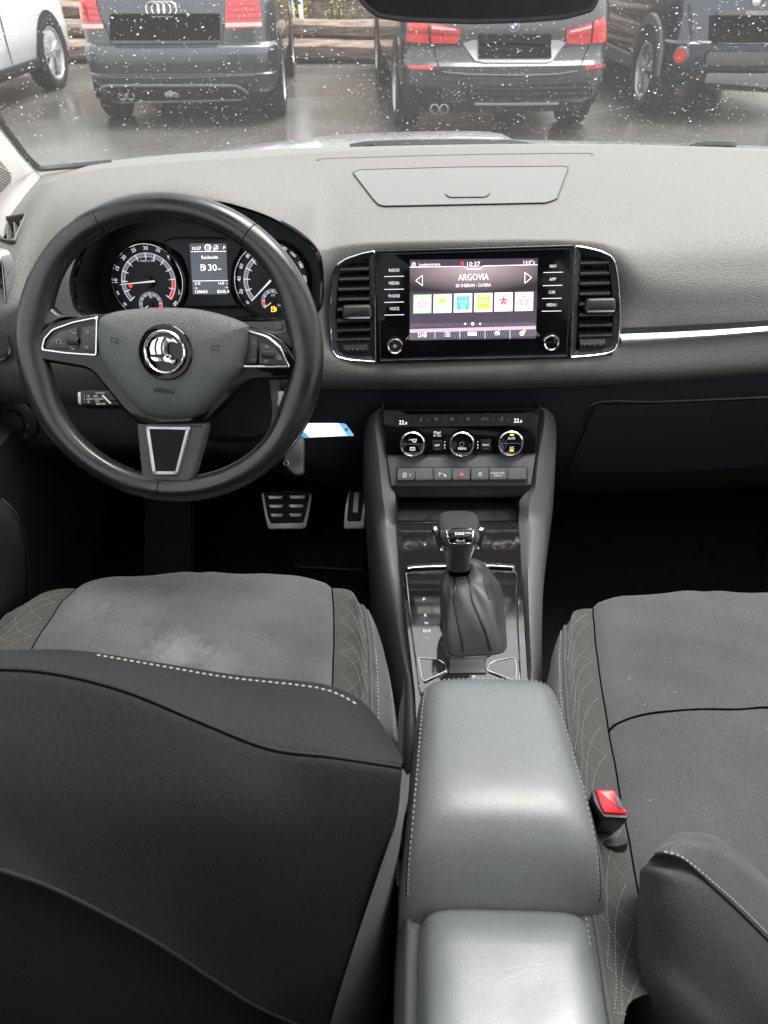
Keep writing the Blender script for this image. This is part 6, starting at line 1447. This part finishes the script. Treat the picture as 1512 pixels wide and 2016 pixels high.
    def line(s, name, pts, r, off, mt):
        L_ = [s.sz(*p) for p in pts]; P_ = spline([V(p) for p in L_], 4); return obj(name, M().tube([s.P(p.y, p.x, off) for p in P_], r, 5), mt, s.root)
    def wheel(s, side, yl, r, wd=.21, spokes=5, tri=False, arch=None, rimr=.68):
        w = max(l[3] for l in s.L); xo = side*(w+.014)
        R = lambda rad, dx, a: s.T(xo+side*dx, yl+rad*cos(a), r+rad*sin(a))
        N_ = 40; A_ = [2*pi*k/N_ for k in range(N_)]
        m = M(); m.loft([[R(rr_*r, dx, a) for a in A_] for rr_, dx in ((rimr*.9, -.05), (rimr, -.012), (rimr*1.08, 0), (.93, .0), (.985, -.012), (1.0, -.04), (1.0, -wd+.03), (.97, -wd), (.6, -wd))], cu=True)
        wo = obj('wheel', m, m_tyre, s.root)
        bk_ = M(); bk_.add([R(rimr*.98*r, -.09, a) for a in A_], [tuple(range(N_))]); obj('brake_well', bk_, m_under, wo)
        rm = M(); rm.loft([[R(rr_*r, dx, a) for a in A_] for rr_, dx in ((rimr*1.0, -.008), (rimr*.93, -.008), (rimr*.90, -.03), (rimr*.86, -.10))], cu=True)
        n1 = spokes
        for k in range(n1):
            a0 = 2*pi*k/n1+.3
            for da in ((-.13, .13) if tri else (0,)):
                pts = [(.10*r, a0-.22), (.10*r, a0+.22), (rimr*.94*r, a0+da+.10), (rimr*.94*r, a0+da-.10)]
                v1 = [R(p, -.02, a) for p, a in pts]; v2 = [R(p, -.055, a) for p, a in pts]
                rm.add(v1+v2, [(0, 1, 2, 3), (0, 1, 5, 4), (1, 2, 6, 5), (2, 3, 7, 6), (3, 0, 4, 7)])
        obj('rim', rm, m_alloy, wo, ang=30)
        cp = M(); cp.add([R(.12*r, -.012, a) for a in A_], [tuple(range(N_))]); obj('hub_cap', cp, m_alloy, wo)
        aw = M(); AR = (arch or 1.14)*r
        aw.loft([[s.T(xo-side*.006, yl+rad*cos(a), max(.13, r+rad*sin(a))) for a in [-.35+(pi+.7)*k/30 for k in range(31)]] for rad in (r*.93, AR)])
        obj('wheel_arch', aw, m_under, s.root)
        return wo
# --- charcoal hatchback
m_hp = mat('charcoal_metallic', (.055, .062, .068), .28, .55, coat=.8, bump=('noise', 30, .03, .002))
h1 = Car('parked_car', 'charcoal hatchback with red tail lamps and an oval CH sticker under its bumper', -1.74, 7.35, 3.6,
  [(.22, .10, 3.9, .70, .16), (.27, .05, 3.95, .78, .18), (.36, .015, 4.0, .815, .20), (.41, .0, 4.0, .825, .20), (.42, .012, 4.0, .825, .20), (.50, -.005, 4.02, .83, .20), (.58, .0, 4.02, .83, .20), (.615, .02, 4.02, .83, .2), (.64, .07, 4.02, .825, .19), (.80, .085, 4.0, .82, .19), (.94, .12, 3.9, .81, .19), (1.0, .16, 3.2, .795, .19)], m_hp,
  [(1.0, .18, 3.1, .78, .22), (1.25, .35, 2.6, .68, .25), (1.40, .55, 2.2, .60, .25)])
h1.patch('tail_lamp', [(160, -10), (175, -12), (192, -8)], [(161, 57), (180, 58), (209, 57)], 8, 8, .012, m_lampr); h1.patch('lamp_clear_band', [(162, 46), (207, 47)], [(162, 54), (208, 55)], 8, 2, .0145, m_lampw)
h1.patch('tail_lamp', [(443, -2), (470, -10), (505, -10)], [(441, 56), (470, 56), (514, 53)], 8, 8, .012, m_lampr); h1.patch('lamp_clear_band', [(442, 45), (512, 43)], [(442, 53), (513, 51)], 8, 2, .0145, m_lampw)
for a, b in (((168, 12), (198, 14)), ((166, 24), (201, 26)), ((165, 36), (204, 38)), ((448, 10), (506, 9)), ((446, 22), (509, 20)), ((445, 34), (511, 32))):
    h1.patch('lamp_inner_band', [a, b], [(a[0]-1, a[1]+4), (b[0]+1, b[1]+4)], 6, 2, .0145, m_lampd)
for a, b in (((205, 20), (212, 45)),): pass
m_plate = mat('blank_black_plate', (.002, .002, .002), .9, spec=0)
h1.patch('licence_plate', [(221, 26), (431, 26)], [(221, 79), (431, 79)], 10, 2, .02, m_plate)
h1.line('boot_seam', [(207, 45), (214, 70), (222, 90), (245, 93), (330, 93), (410, 92), (432, 89), (438, 70), (441, 45)], .006, .0, m_blk)
for i in range(4):
    pass
em1 = M()
for i in range(4):
    c = [h1.sz(302+i*11, 18)]; q, z = c[0]
    em1.tube([h1.P(z+.052*sin(2*pi*k/20), q+.085*cos(2*pi*k/20), .012) for k in range(20)], .007, 5, closed=True)
obj('ring_emblem', em1, m_chrome, h1.root)
h1.line('bumper_crease', [(186, 150), (260, 153), (350, 153), (440, 150), (500, 148)], .006, .004, m_hp)
m_grt = mat('grey_bumper_trim', (.16, .16, .16), .5)
h1.patch('lower_bumper', [(192, 168), (350, 167), (492, 166)], [(200, 197), (350, 198), (482, 196)], 14, 2, .006, m_blk)
h1.line('diffuser_trim', [(196, 185), (205, 172), (225, 168), (350, 168), (450, 168), (470, 172), (486, 184)], .012, .012, m_grt)
h1.line('bumper_lip', [(205, 197), (350, 200), (478, 196)], .008, .006, m_grt)
q, z = h1.sz(340, 187); cs = [h1.P(z+.035*sin(2*pi*k/28), q+.105*cos(2*pi*k/28), .014) for k in range(28)]
stk = obj('oval_sticker', M().add(cs, [tuple(range(28))]), mat('sticker_white', (.7, .7, .68), .5), h1.root)
c_ = h1.P(z, q, .018); FS = Fr(c_, (h1.T(1, 0, 0)-h1.T(0, 0, 0)), gz); txt('sticker_lettering', FS, 'CH', 340, 187, 10.5, 0, m_blk, stk, wp=22, bold=.02)
for dx in (242, 258):
    q, z = h1.sz(dx, 189); c_ = h1.P(z, q, .0); o_ = M(); f_ = Fr(c_, h1.T(1, 0, 0)-h1.T(0, 0, 0), gz)
    o_.lathe(f_, (0, 0), [(.034, -.03), (.034, .03), (.029, .032), (.027, .0), (.0001, -.01)], 20); obj('exhaust_pipe', o_, m_steel, h1.root)
for sd_ in (-1, 1):
    for yl in (.62, 3.05): h1.wheel(sd_, yl, .31, spokes=7, arch=1.15)
m_clad0 = mat('bumper_slat_black', (.02, .02, .02), .6)
# --- dark estate car
m_ep = mat('dark_grey_metallic', (.045, .047, .05), .25, .55, coat=.8, bump=('noise', 30, .03, .002))
e1 = Car('parked_car', 'dark grey estate car with wide red tail lamps and twin exhausts parked in the middle', 1.0, 6.85, 4.2,
  [(.24, .10, 4.3, .72, .18), (.28, .05, 4.35, .80, .20), (.38, .01, 4.4, .845, .22), (.46, .0, 4.4, .85, .22), (.54, .0, 4.4, .85, .22), (.57, .03, 4.4, .85, .22), (.62, .06, 4.4, .85, .22), (.80, .05, 4.4, .85, .22), (.92, .08, 4.3, .84, .22), (1.02, .13, 3.4, .82, .22)], m_ep,
  [(1.02, .15, 3.3, .80, .25), (1.25, .32, 2.8, .69, .27), (1.40, .5, 2.3, .60, .28)])
zb = Z(700, 0, 1.862)
e1.patch('tail_lamp', zb([(196, 80), (270, 80)]), zb([(190, 150), (273, 158)]), 6, 8, .012, m_lampr); e1.patch('tail_lamp', zb([(280, 82), (388, 106)]), zb([(284, 158), (378, 158)]), 6, 8, .012, m_lampr)
e1.patch('lamp_inner_band', zb([(195, 110), (272, 114)]), zb([(194, 120), (272, 124)]), 6, 2, .0145, m_lampd); e1.patch('lamp_inner_band', zb([(282, 118), (384, 124)]), zb([(282, 128), (382, 134)]), 6, 2, .0145, m_lampd)
e1.patch('lamp_clear_band', zb([(285, 94), (370, 104)]), zb([(285, 106), (375, 112)]), 6, 2, .0145, m_lampw)
e1.patch('tail_lamp', zb([(768, 108), (858, 84)]), zb([(770, 160), (854, 160)]), 6, 8, .012, m_lampr); e1.patch('tail_lamp', zb([(866, 80), (905, 58)]), zb([(860, 158), (914, 152)]), 6, 8, .012, m_lampr)
e1.patch('lamp_inner_band', zb([(770, 130), (856, 122)]), zb([(770, 138), (856, 130)]), 6, 2, .0145, m_lampd); e1.patch('lamp_clear_band', zb([(780, 112), (858, 92)]), zb([(780, 120), (858, 102)]), 6, 2, .0145, m_lampw)
e1.patch('reflector', zb([(195, 236), (290, 240)]), zb([(200, 250), (290, 254)]), 6, 2, .01, m_lampr); e1.patch('reflector', zb([(834, 240), (902, 234)]), zb([(836, 252), (902, 246)]), 6, 2, .01, m_lampr)
m_sil = mat('silver_plate_surround', (.45, .45, .46), .35, .7)
e1.patch('plate_surround', zb([(395, 158), (430, 146), (740, 146), (765, 156)]), zb([(440, 222), (470, 228), (700, 228), (718, 222)]), 12, 3, .012, m_sil)
e1.patch('licence_plate', [(943, 67), (1081, 67)], [(943, 114), (1081, 114)], 8, 2, .026, m_plate)
e1.line('tailgate_seam', zb([(284, 160), (300, 230), (325, 268), (450, 278), (700, 278), (805, 264), (830, 230), (858, 160)]), .006, .0, m_blk)
e1.line('bumper_chrome_edge', zb([(320, 262), (450, 273), (700, 273), (810, 260)]), .004, .006, m_grt)
e1.patch('lower_bumper', zb([(160, 305), (850, 305)]), zb([(175, 400), (835, 395)]), 16, 4, .006, m_blk)
e1.patch('tow_hook_cover', zb([(322, 303), (410, 303)]), zb([(324, 378), (402, 378)]), 3, 3, .014, m_ep)
for y in (322, 342, 360): e1.line('bumper_slat', zb([(420, y), (600, y+2), (820, y-2)]), .004, .010, m_clad0)
e1.line('silver_lip', zb([(440, 380), (560, 381), (740, 378)]), .010, .012, m_sil)
for dx in (288, 322):
    q, z = e1.sz(*zb([(dx, 397)])[0]); f_ = Fr(e1.P(z, q, 0), e1.T(1, 0, 0)-e1.T(0, 0, 0), gz); obj('exhaust_pipe', M().lathe(f_, (0, 0), [(.038, -.03), (.038, .035), (.032, .037), (.030, .0), (.0001, -.01)], 20), m_steel, e1.root)
q, z = e1.sz(*zb([(580, 92)])[0]); f_ = Fr(e1.P(z, q, .004), e1.T(1, 0, 0)-e1.T(0, 0, 0), gz)
rd_ = obj('round_emblem', M().lathe(f_, (0, 0), [(.043, 0), (.043, .008), (.037, .009)], 28), m_chrome, e1.root)
m_eb = mat('emblem_blue', (.02, .15, .5), .3)
for k in range(4): obj('emblem_quarter', M().lathe(f_, (0, 0), [(.026, .009), (.0001, .009)], 6, k*pi/2, (k+1)*pi/2), m_eb if k % 2 else m_white, rd_)
obj('emblem_ring', M().lathe(f_, (0, 0), [(.037, .0085), (.026, .0088)], 28), m_blk, rd_)
for sd_ in (-1, 1):
    for yl in (.72, 3.2): e1.wheel(sd_, yl, .32, spokes=5, tri=True, arch=1.12)
# --- dark blue small off-roader
m_jp = mat('navy_metallic', (.006, .013, .032), .2, .2, coat=.9)
j1 = Car('parked_car', 'navy blue small off-roader with grey arch cladding at the right edge', 3.36, 7.55, 1.5,
  [(.30, .10, 4.0, .76, .14), (.36, .05, 4.05, .84, .16), (.50, .0, 4.1, .87, .18), (.62, .0, 4.1, .87, .18), (.64, .03, 4.1, .862, .18), (.9, .06, 4.1, .86, .18), (1.05, .08, 4.0, .85, .18), (1.12, .10, 3.1, .84, .18)], m_jp,
  [(1.12, .12, 3.0, .83, .2), (1.4, .2, 2.6, .76, .22), (1.6, .3, 2.3, .7, .22)])
m_clad = mat('grey_arch_cladding', (.09, .09, .09), .6)
ap = M(); R_ = []
for k in range(25):
    a = pi*k/24; R_.append([j1.T(-.875-dx, .62+rr_*cos(a), .35+rr_*sin(a)) for rr_, dx in ((.36, 0), (.37, .02), (.44, .02), (.455, -.005))])
obj('arch_cladding', ap.loft(R_), m_clad, j1.root)
ap = M(); R_ = []
for k in range(25):
    a = pi*k/24; R_.append([j1.T(-.875-dx, 3.15+rr_*cos(a), .35+rr_*sin(a)) for rr_, dx in ((.36, 0), (.37, .02), (.44, .02), (.455, -.005))])
obj('arch_cladding', ap.loft(R_), m_clad, j1.root)
obj('sill_cladding', M().loft([[j1.T(-.88-dx, y, z) for y in (1.05, 1.6, 2.2, 2.72)] for z, dx in ((.30, -.02), (.32, .012), (.42, .012), (.44, -.005))]), m_clad, j1.root)
j1.patch('bumper_cladding', [(1330, 136), (1420, 142), (1512, 143), (1700, 143)], [(1340, 150), (1420, 176), (1512, 182), (1700, 182)], 12, 3, .012, m_blk)
j1.patch('bumper_step', zb([(1290, 205), (1300, 188), (1700, 188)]), zb([(1286, 240), (1300, 238), (1700, 238)]), 12, 3, .03, m_clad)
j1.patch('skid_plate', zb([(1296, 266), (1700, 268)]), zb([(1282, 302), (1700, 334)]), 10, 3, .02, m_sil)
q, z = j1.sz(*zb([(1192, 205)])[0])
f_ = Fr(j1.P(z, q, .004), (j1.T(1, 0, 0)-j1.T(0, 0, 0)), gz)
cy_, cz_ = q, z; R_ = [[j1.P(z+rr_*sin(2*pi*k/20), q-.18*rr_/.05*cos(2*pi*k/20)*.9, of) for k in range(20)] for rr_, of in ((.075, .0), (.062, .012), (.052, .012))]
lr = obj('fog_lamp', M().loft(R_, cu=True), m_clad, j1.root); obj('lamp_lens', M().add([j1.P(z+.052*sin(2*pi*k/20), q-.17*cos(2*pi*k/20), .014) for k in range(20)], [tuple(range(20))]), m_lampr, lr)
j1.patch('tailgate_gap', zb([(1216, 20), (1230, 14)]), zb([(1226, 130), (1240, 128)]), 2, 6, .002, m_blk); j1.line('tailgate_seam', zb([(1222, 60), (1226, 120), (1245, 150), (1300, 160), (1500, 162)]), .006, .0, m_blk)
j1.patch('name_strip', zb([(1325, 38), (1600, 30)]), zb([(1330, 56), (1600, 54)]), 6, 2, .015, m_clad)
j1.patch('licence_plate', [(1403, 29), (1600, 29)], [(1403, 84), (1600, 84)], 8, 2, .03, m_plate)
q, z = j1.sz(1488, 24); f_ = Fr(j1.P(z, q, .02), (j1.T(1, 0, 0)-j1.T(0, 0, 0)), gz); txt('name_lettering', f_, 'RENEGADE', 1492, 26, 8, 0, m_sil, j1.root, wp=46, bold=.03)
q, z = j1.sz(1488, 3); f_ = Fr(j1.P(z, q, .004), (j1.T(1, 0, 0)-j1.T(0, 0, 0)), gz); obj('round_badge', M().lathe(f_, (0, 0), [(.035, 0), (.035, .01), (.03, .012), (.0001, .012)], 20), m_chrome, j1.root)
for sd_ in (-1, 1):
    for yl in (.62, 3.15): j1.wheel(sd_, yl, .345, spokes=5, tri=True, arch=1.08, wd=.22)
# --- white car on the left
m_wp = mat('white_car_paint', (.82, .83, .84), .2, coat=.8)
w1 = Car('parked_car', 'white car with black sill and five-spoke alloy wheel cropped by the left edge', -4.58, 6.1, -1.5,
  [(.24, .1, 4.2, .74, .16), (.30, .05, 4.25, .83, .2), (.5, .0, 4.3, .87, .25), (.8, .02, 4.3, .875, .3), (.98, .06, 4.1, .86, .3), (1.06, .1, 3.2, .85, .3)], m_wp,
  [(1.06, .12, 3.1, .83, .3), (1.3, .3, 2.7, .72, .3), (1.45, .5, 2.2, .64, .3)])
obj('black_sill', M().loft([[w1.T(.872+dx, y, z) for y in (.9, 1.6, 2.4, 3.0)] for z, dx in ((.24, -.03), (.27, .012), (.33, .012), (.35, -.002))]), m_blk, w1.root)
for sd_ in (-1, 1):
    for yl in (.75, 3.42): w1.wheel(sd_, yl, .34, spokes=5, tri=True, arch=1.16, rimr=.74)
obj('door_seam', M().tube([w1.T(.879, 2.35, z) for z in (.36, .6, .9, 1.04)], .006, 5), m_blk, w1.root)
# ------------------------------------------------------------------ timber wall, shed, fence, plants
def woodmat(name, c1, c2, ax=(1, 14, 14)):
    m = bpy.data.materials.new(name); m.use_nodes = True; n = m.node_tree.nodes; L = m.node_tree.links; p = n['Principled BSDF']; p.inputs['Roughness'].default_value = .75
    tc = n.new('ShaderNodeTexCoord'); mp = n.new('ShaderNodeMapping'); mp.inputs['Scale'].default_value = ax; t = n.new('ShaderNodeTexNoise'); t.inputs['Scale'].default_value = 2.2; t.inputs['Detail'].default_value = 7; r = n.new('ShaderNodeValToRGB')
    r.color_ramp.elements[0].position = .35; r.color_ramp.elements[0].color = (*c1, 1); r.color_ramp.elements[1].position = .65; r.color_ramp.elements[1].color = (*c2, 1)
    L.new(tc.outputs['Object'], mp.inputs[0]); L.new(mp.outputs[0], t.inputs['Vector']); L.new(t.outputs[0], r.inputs[0]); L.new(r.outputs[0], p.inputs['Base Color'])
    b = n.new('ShaderNodeBump'); b.inputs['Distance'].default_value = .02; b.inputs['Strength'].default_value = .6; L.new(t.outputs[0], b.inputs['Height']); L.new(b.outputs[0], p.inputs['Normal']); return m
m_log = woodmat('weathered_log', (.08, .05, .035), (.30, .22, .17)); m_board = woodmat('old_board', (.12, .085, .06), (.36, .29, .22), (3, 3, 12)); m_end = woodmat('log_end', (.22, .17, .12), (.38, .3, .22), (8, 8, 8))
rl = random.Random(5)
LY = 11.6
k_ = 0
for r_, (z_, rad) in enumerate(((.13, .14), (.37, .115), (.58, .10))):
    x = -9.0+.7*r_
    while x < 9:
        ln_ = rl.uniform(2.4, 3.8); k_ += 1
        if r_ == 2 and rl.random() < .55: x += ln_; continue
        rows = []
        for i in range(13):
            t = i/12; rr_ = rad*(1+.06*sin(i*1.3+k_))*(1 if 0 < i < 12 else .93); cx_ = x+ln_*t
            rows.append([g2w(cx_, LY+.10*r_+rr_*cos(2*pi*j/14)*(1+.06*sin(3*j+k_)), z_+rr_*sin(2*pi*j/14)*(1+.05*sin(2*j+i*.7))+.01*sin(i+k_)) for j in range(14)])
        o_ = obj('log', M().loft(rows, cu=True, cap=True), m_log)
        row_ = ('bottom', 'middle', 'top')[r_]
        tag(o_, '%s log in the %s row of the timber kerb, %s from the left' % (('split', 'bleached', 'weathered brown')[k_ % 3], row_, ('first', 'second', 'third', 'fourth', 'fifth', 'sixth', 'seventh', 'eighth')[min(7, int((x+9.2)/2.9))]), 'log', 'logs of the timber kerb, %s row' % row_)
        x += ln_+.03
SY = 12.9
sh_ = thing('wooden_shed', 'old weathered board shed behind the logs between the two dark cars', 'shed', g2w(-.9, SY, 0))
xa = gpt(598, 20, SY)[0]; xb = gpt(735, 20, SY)[0]+2.6
i = 0; z = .0
while z < 2.6:
    hgt = rl.uniform(.16, .24); x = xa
    while x < xb:
        wl_ = rl.uniform(.7, 1.5); x2 = min(xb, x+wl_); d = rl.uniform(0, .03)
        b = box8(0, 1, 0, 1, 0, 1); b = [g2w(x+.006+(x2-x-.012)*p.x, SY-d+.04*p.y, z+.006+(hgt-.012)*p.z+rl.uniform(-.006, .006)) for p in b]
        obj('board', M().add(b, [(0, 1, 2, 3), (4, 5, 6, 7), (0, 1, 5, 4), (1, 2, 6, 5), (2, 3, 7, 6), (3, 0, 4, 7)]), m_board, sh_, flat=True); x = x2
    z += hgt
for xx_ in (xa, xa+1.05, xa+2.2):
    b = [g2w(xx_+.12*p.x, SY-.09+.07*p.y, 2.6*p.z) for p in box8(0, 1, 0, 1, 0, 1)]; obj('corner_post', M().add(b, [(0, 1, 2, 3), (4, 5, 6, 7), (0, 1, 5, 4), (1, 2, 6, 5), (2, 3, 7, 6), (3, 0, 4, 7)]), m_log, sh_, flat=True)
b = [g2w(xa-.2+(xb-xa+.4)*p.x, SY-.25+3*p.y, 2.6+.08*p.z) for p in box8(0, 1, 0, 1, 0, 1)]; obj('roof', M().add(b, [(0, 1, 2, 3), (4, 5, 6, 7), (0, 1, 5, 4), (1, 2, 6, 5), (2, 3, 7, 6), (3, 0, 4, 7)]), m_board, sh_, flat=True)
b = [g2w(xa+(xb-xa)*p.x, SY+.05+2.5*p.y, 2.58*p.z) for p in box8(0, 1, 0, 1, 0, 1)]; obj('inner_wall', M().add(b, [(0, 1, 2, 3), (0, 1, 5, 4), (1, 2, 6, 5), (2, 3, 7, 6), (3, 0, 4, 7)]), m_log, sh_, flat=True)
fe = thing('picket_fence', 'low dark picket fence left of the board shed', 'fence', g2w(xa-.6, SY, 0))
x = xa-.04-.09*26; pk = None
for i in range(26):
    xx_ = x+.09*i; b = [g2w(xx_+.05*p.x, SY+.02*p.y, .95*p.z) for p in box8(0, 1, 0, 1, 0, 1)]
    if pk is None: pk = obj('picket', M().add(b, [(0, 1, 2, 3), (4, 5, 6, 7), (0, 1, 5, 4), (1, 2, 6, 5), (2, 3, 7, 6), (3, 0, 4, 7)]), m_blk, fe, flat=True)
    else: inst('picket', pk, fe, gx*(.09*i))
for zz in (.2, .8):
    b = [g2w(x+2.4*p.x, SY+.03+.03*p.y, zz+.06*p.z) for p in box8(0, 1, 0, 1, 0, 1)]; obj('rail', M().add(b, [(0, 1, 2, 3), (4, 5, 6, 7), (0, 1, 5, 4), (1, 2, 6, 5), (2, 3, 7, 6), (3, 0, 4, 7)]), m_blk, fe, flat=True)
m_leaf = mat('hedge_leaf', (.05, .10, .02), .6, var=(8, (.09, .15, .035), .6)); m_yel = mat('yellow_flower', (.65, .50, .02), .6); m_stem = mat('twig', (.08, .06, .03), .8)
def leaves(m, c, rx, ry, rz, n, s_, R=rl):
    for _ in range(n):
        a = V((R.gauss(0, 1), R.gauss(0, 1), R.gauss(0, 1))).normalized()*R.random()**.4
        p = g2w(c[0]+a.x*rx, c[1]+a.y*ry, max(.02, c[2]+a.z*rz)); d = V((R.uniform(-1, 1), R.uniform(-1, 1), R.uniform(-1, 1))).normalized(); e = d.orthogonal().normalized()
        m.add([p-d*s_, p+e*s_*.5, p+d*s_, p-e*s_*.5], [(0, 1, 2, 3)])
for i, (cx_, lb) in enumerate(((-2.6, 'green bush behind the picket fence'), (-5.2, 'green bush behind the logs at the far left'), (3.4, 'green bush behind the logs right of the shed'), (6.5, 'green bush behind the logs at the far right'))):
    t_ = thing('bush', lb, 'bush', g2w(cx_, 14.6, 0)); lv = M(); leaves(lv, (cx_, 14.6, 1.0), 1.5, .8, 1.1, 2600, .05); obj('foliage', lv, m_leaf, t_, flat=True, recalc=False, kind='stuff')
    obj('trunk', M().tube([g2w(cx_, 14.6, 0), g2w(cx_+.05, 14.6, .9)], .05, 8), m_stem, t_)
for i, (px_, lb) in enumerate(((590, 'yellow flowering twigs left of the shed corner'), (655, 'tall yellow flowering twigs against the shed boards'), (672, 'short yellow flowering twigs right against the shed boards'))):
    gx0 = gpt(px_, 60, 12.3)[0]; t_ = thing('flowering_shrub', lb, 'shrub', g2w(gx0, 12.3, 0)); st_ = M(); fl = M()
    for k in range(7 if i else 12):
        a, b = rl.uniform(-.18, .18), rl.uniform(.75, 1.15)*(1.1 if i == 1 else .85); p0 = g2w(gx0+a*.3, 12.3, 0); p1 = g2w(gx0+a, 12.3+rl.uniform(-.1, .1), b)
        st_.tube([p0, p0.lerp(p1, .5)+gx*.02, p1], .006, 4)
        for q in range(9): 
            c = p0.lerp(p1, rl.uniform(.5, 1)); d = V((rl.uniform(-1, 1), rl.uniform(-1, 1), rl.uniform(-1, 1))).normalized(); e = d.orthogonal(); c = c+d*.02; fl.add([c-d*.02, c+e*.012, c+d*.02, c-e*.012], [(0, 1, 2, 3)])
    obj('twigs', st_, m_stem, t_, kind='stuff'); obj('flowers', fl, m_yel, t_, flat=True, recalc=False, kind='stuff')
# building far left behind the cars: pale wall with dark door
bl = thing('building', 'pale rendered building with a dark doorway at the far left', 'building', g2w(-7, 15, 0))
def gbox(x0, x1, y0, y1, z0, z1): return M().add([g2w(p.x, p.y, p.z) for p in box8(x0, x1, y0, y1, z0, z1)], [(0, 1, 2, 3), (4, 5, 6, 7), (0, 1, 5, 4), (1, 2, 6, 5), (2, 3, 7, 6), (3, 0, 4, 7)])
m_rend = mat('pale_render', (.55, .54, .50), .8); bx0 = gpt(113, 30, 15)[0]
obj('wall', gbox(-16, bx0+3.0, 15, 20, 0, 3.2), m_rend, bl, flat=True); obj('doorway', gbox(bx0, bx0+.62, 14.97, 15.02, 0, 2.3), m_blk, bl, flat=True)
for k in range(5): xw = -15.2+k*1.5; f_ = obj('window', gbox(xw, xw+.9, 14.96, 15.02, 1.1, 2.2), m_cglass, bl, flat=True); obj('sill', gbox(xw-.05, xw+.95, 14.92, 15.02, 1.02, 1.09), m_rend, f_, flat=True)
obj('roof', gbox(-16.3, bx0+3.3, 14.7, 20.3, 3.2, 3.4), m_log, bl, flat=True)
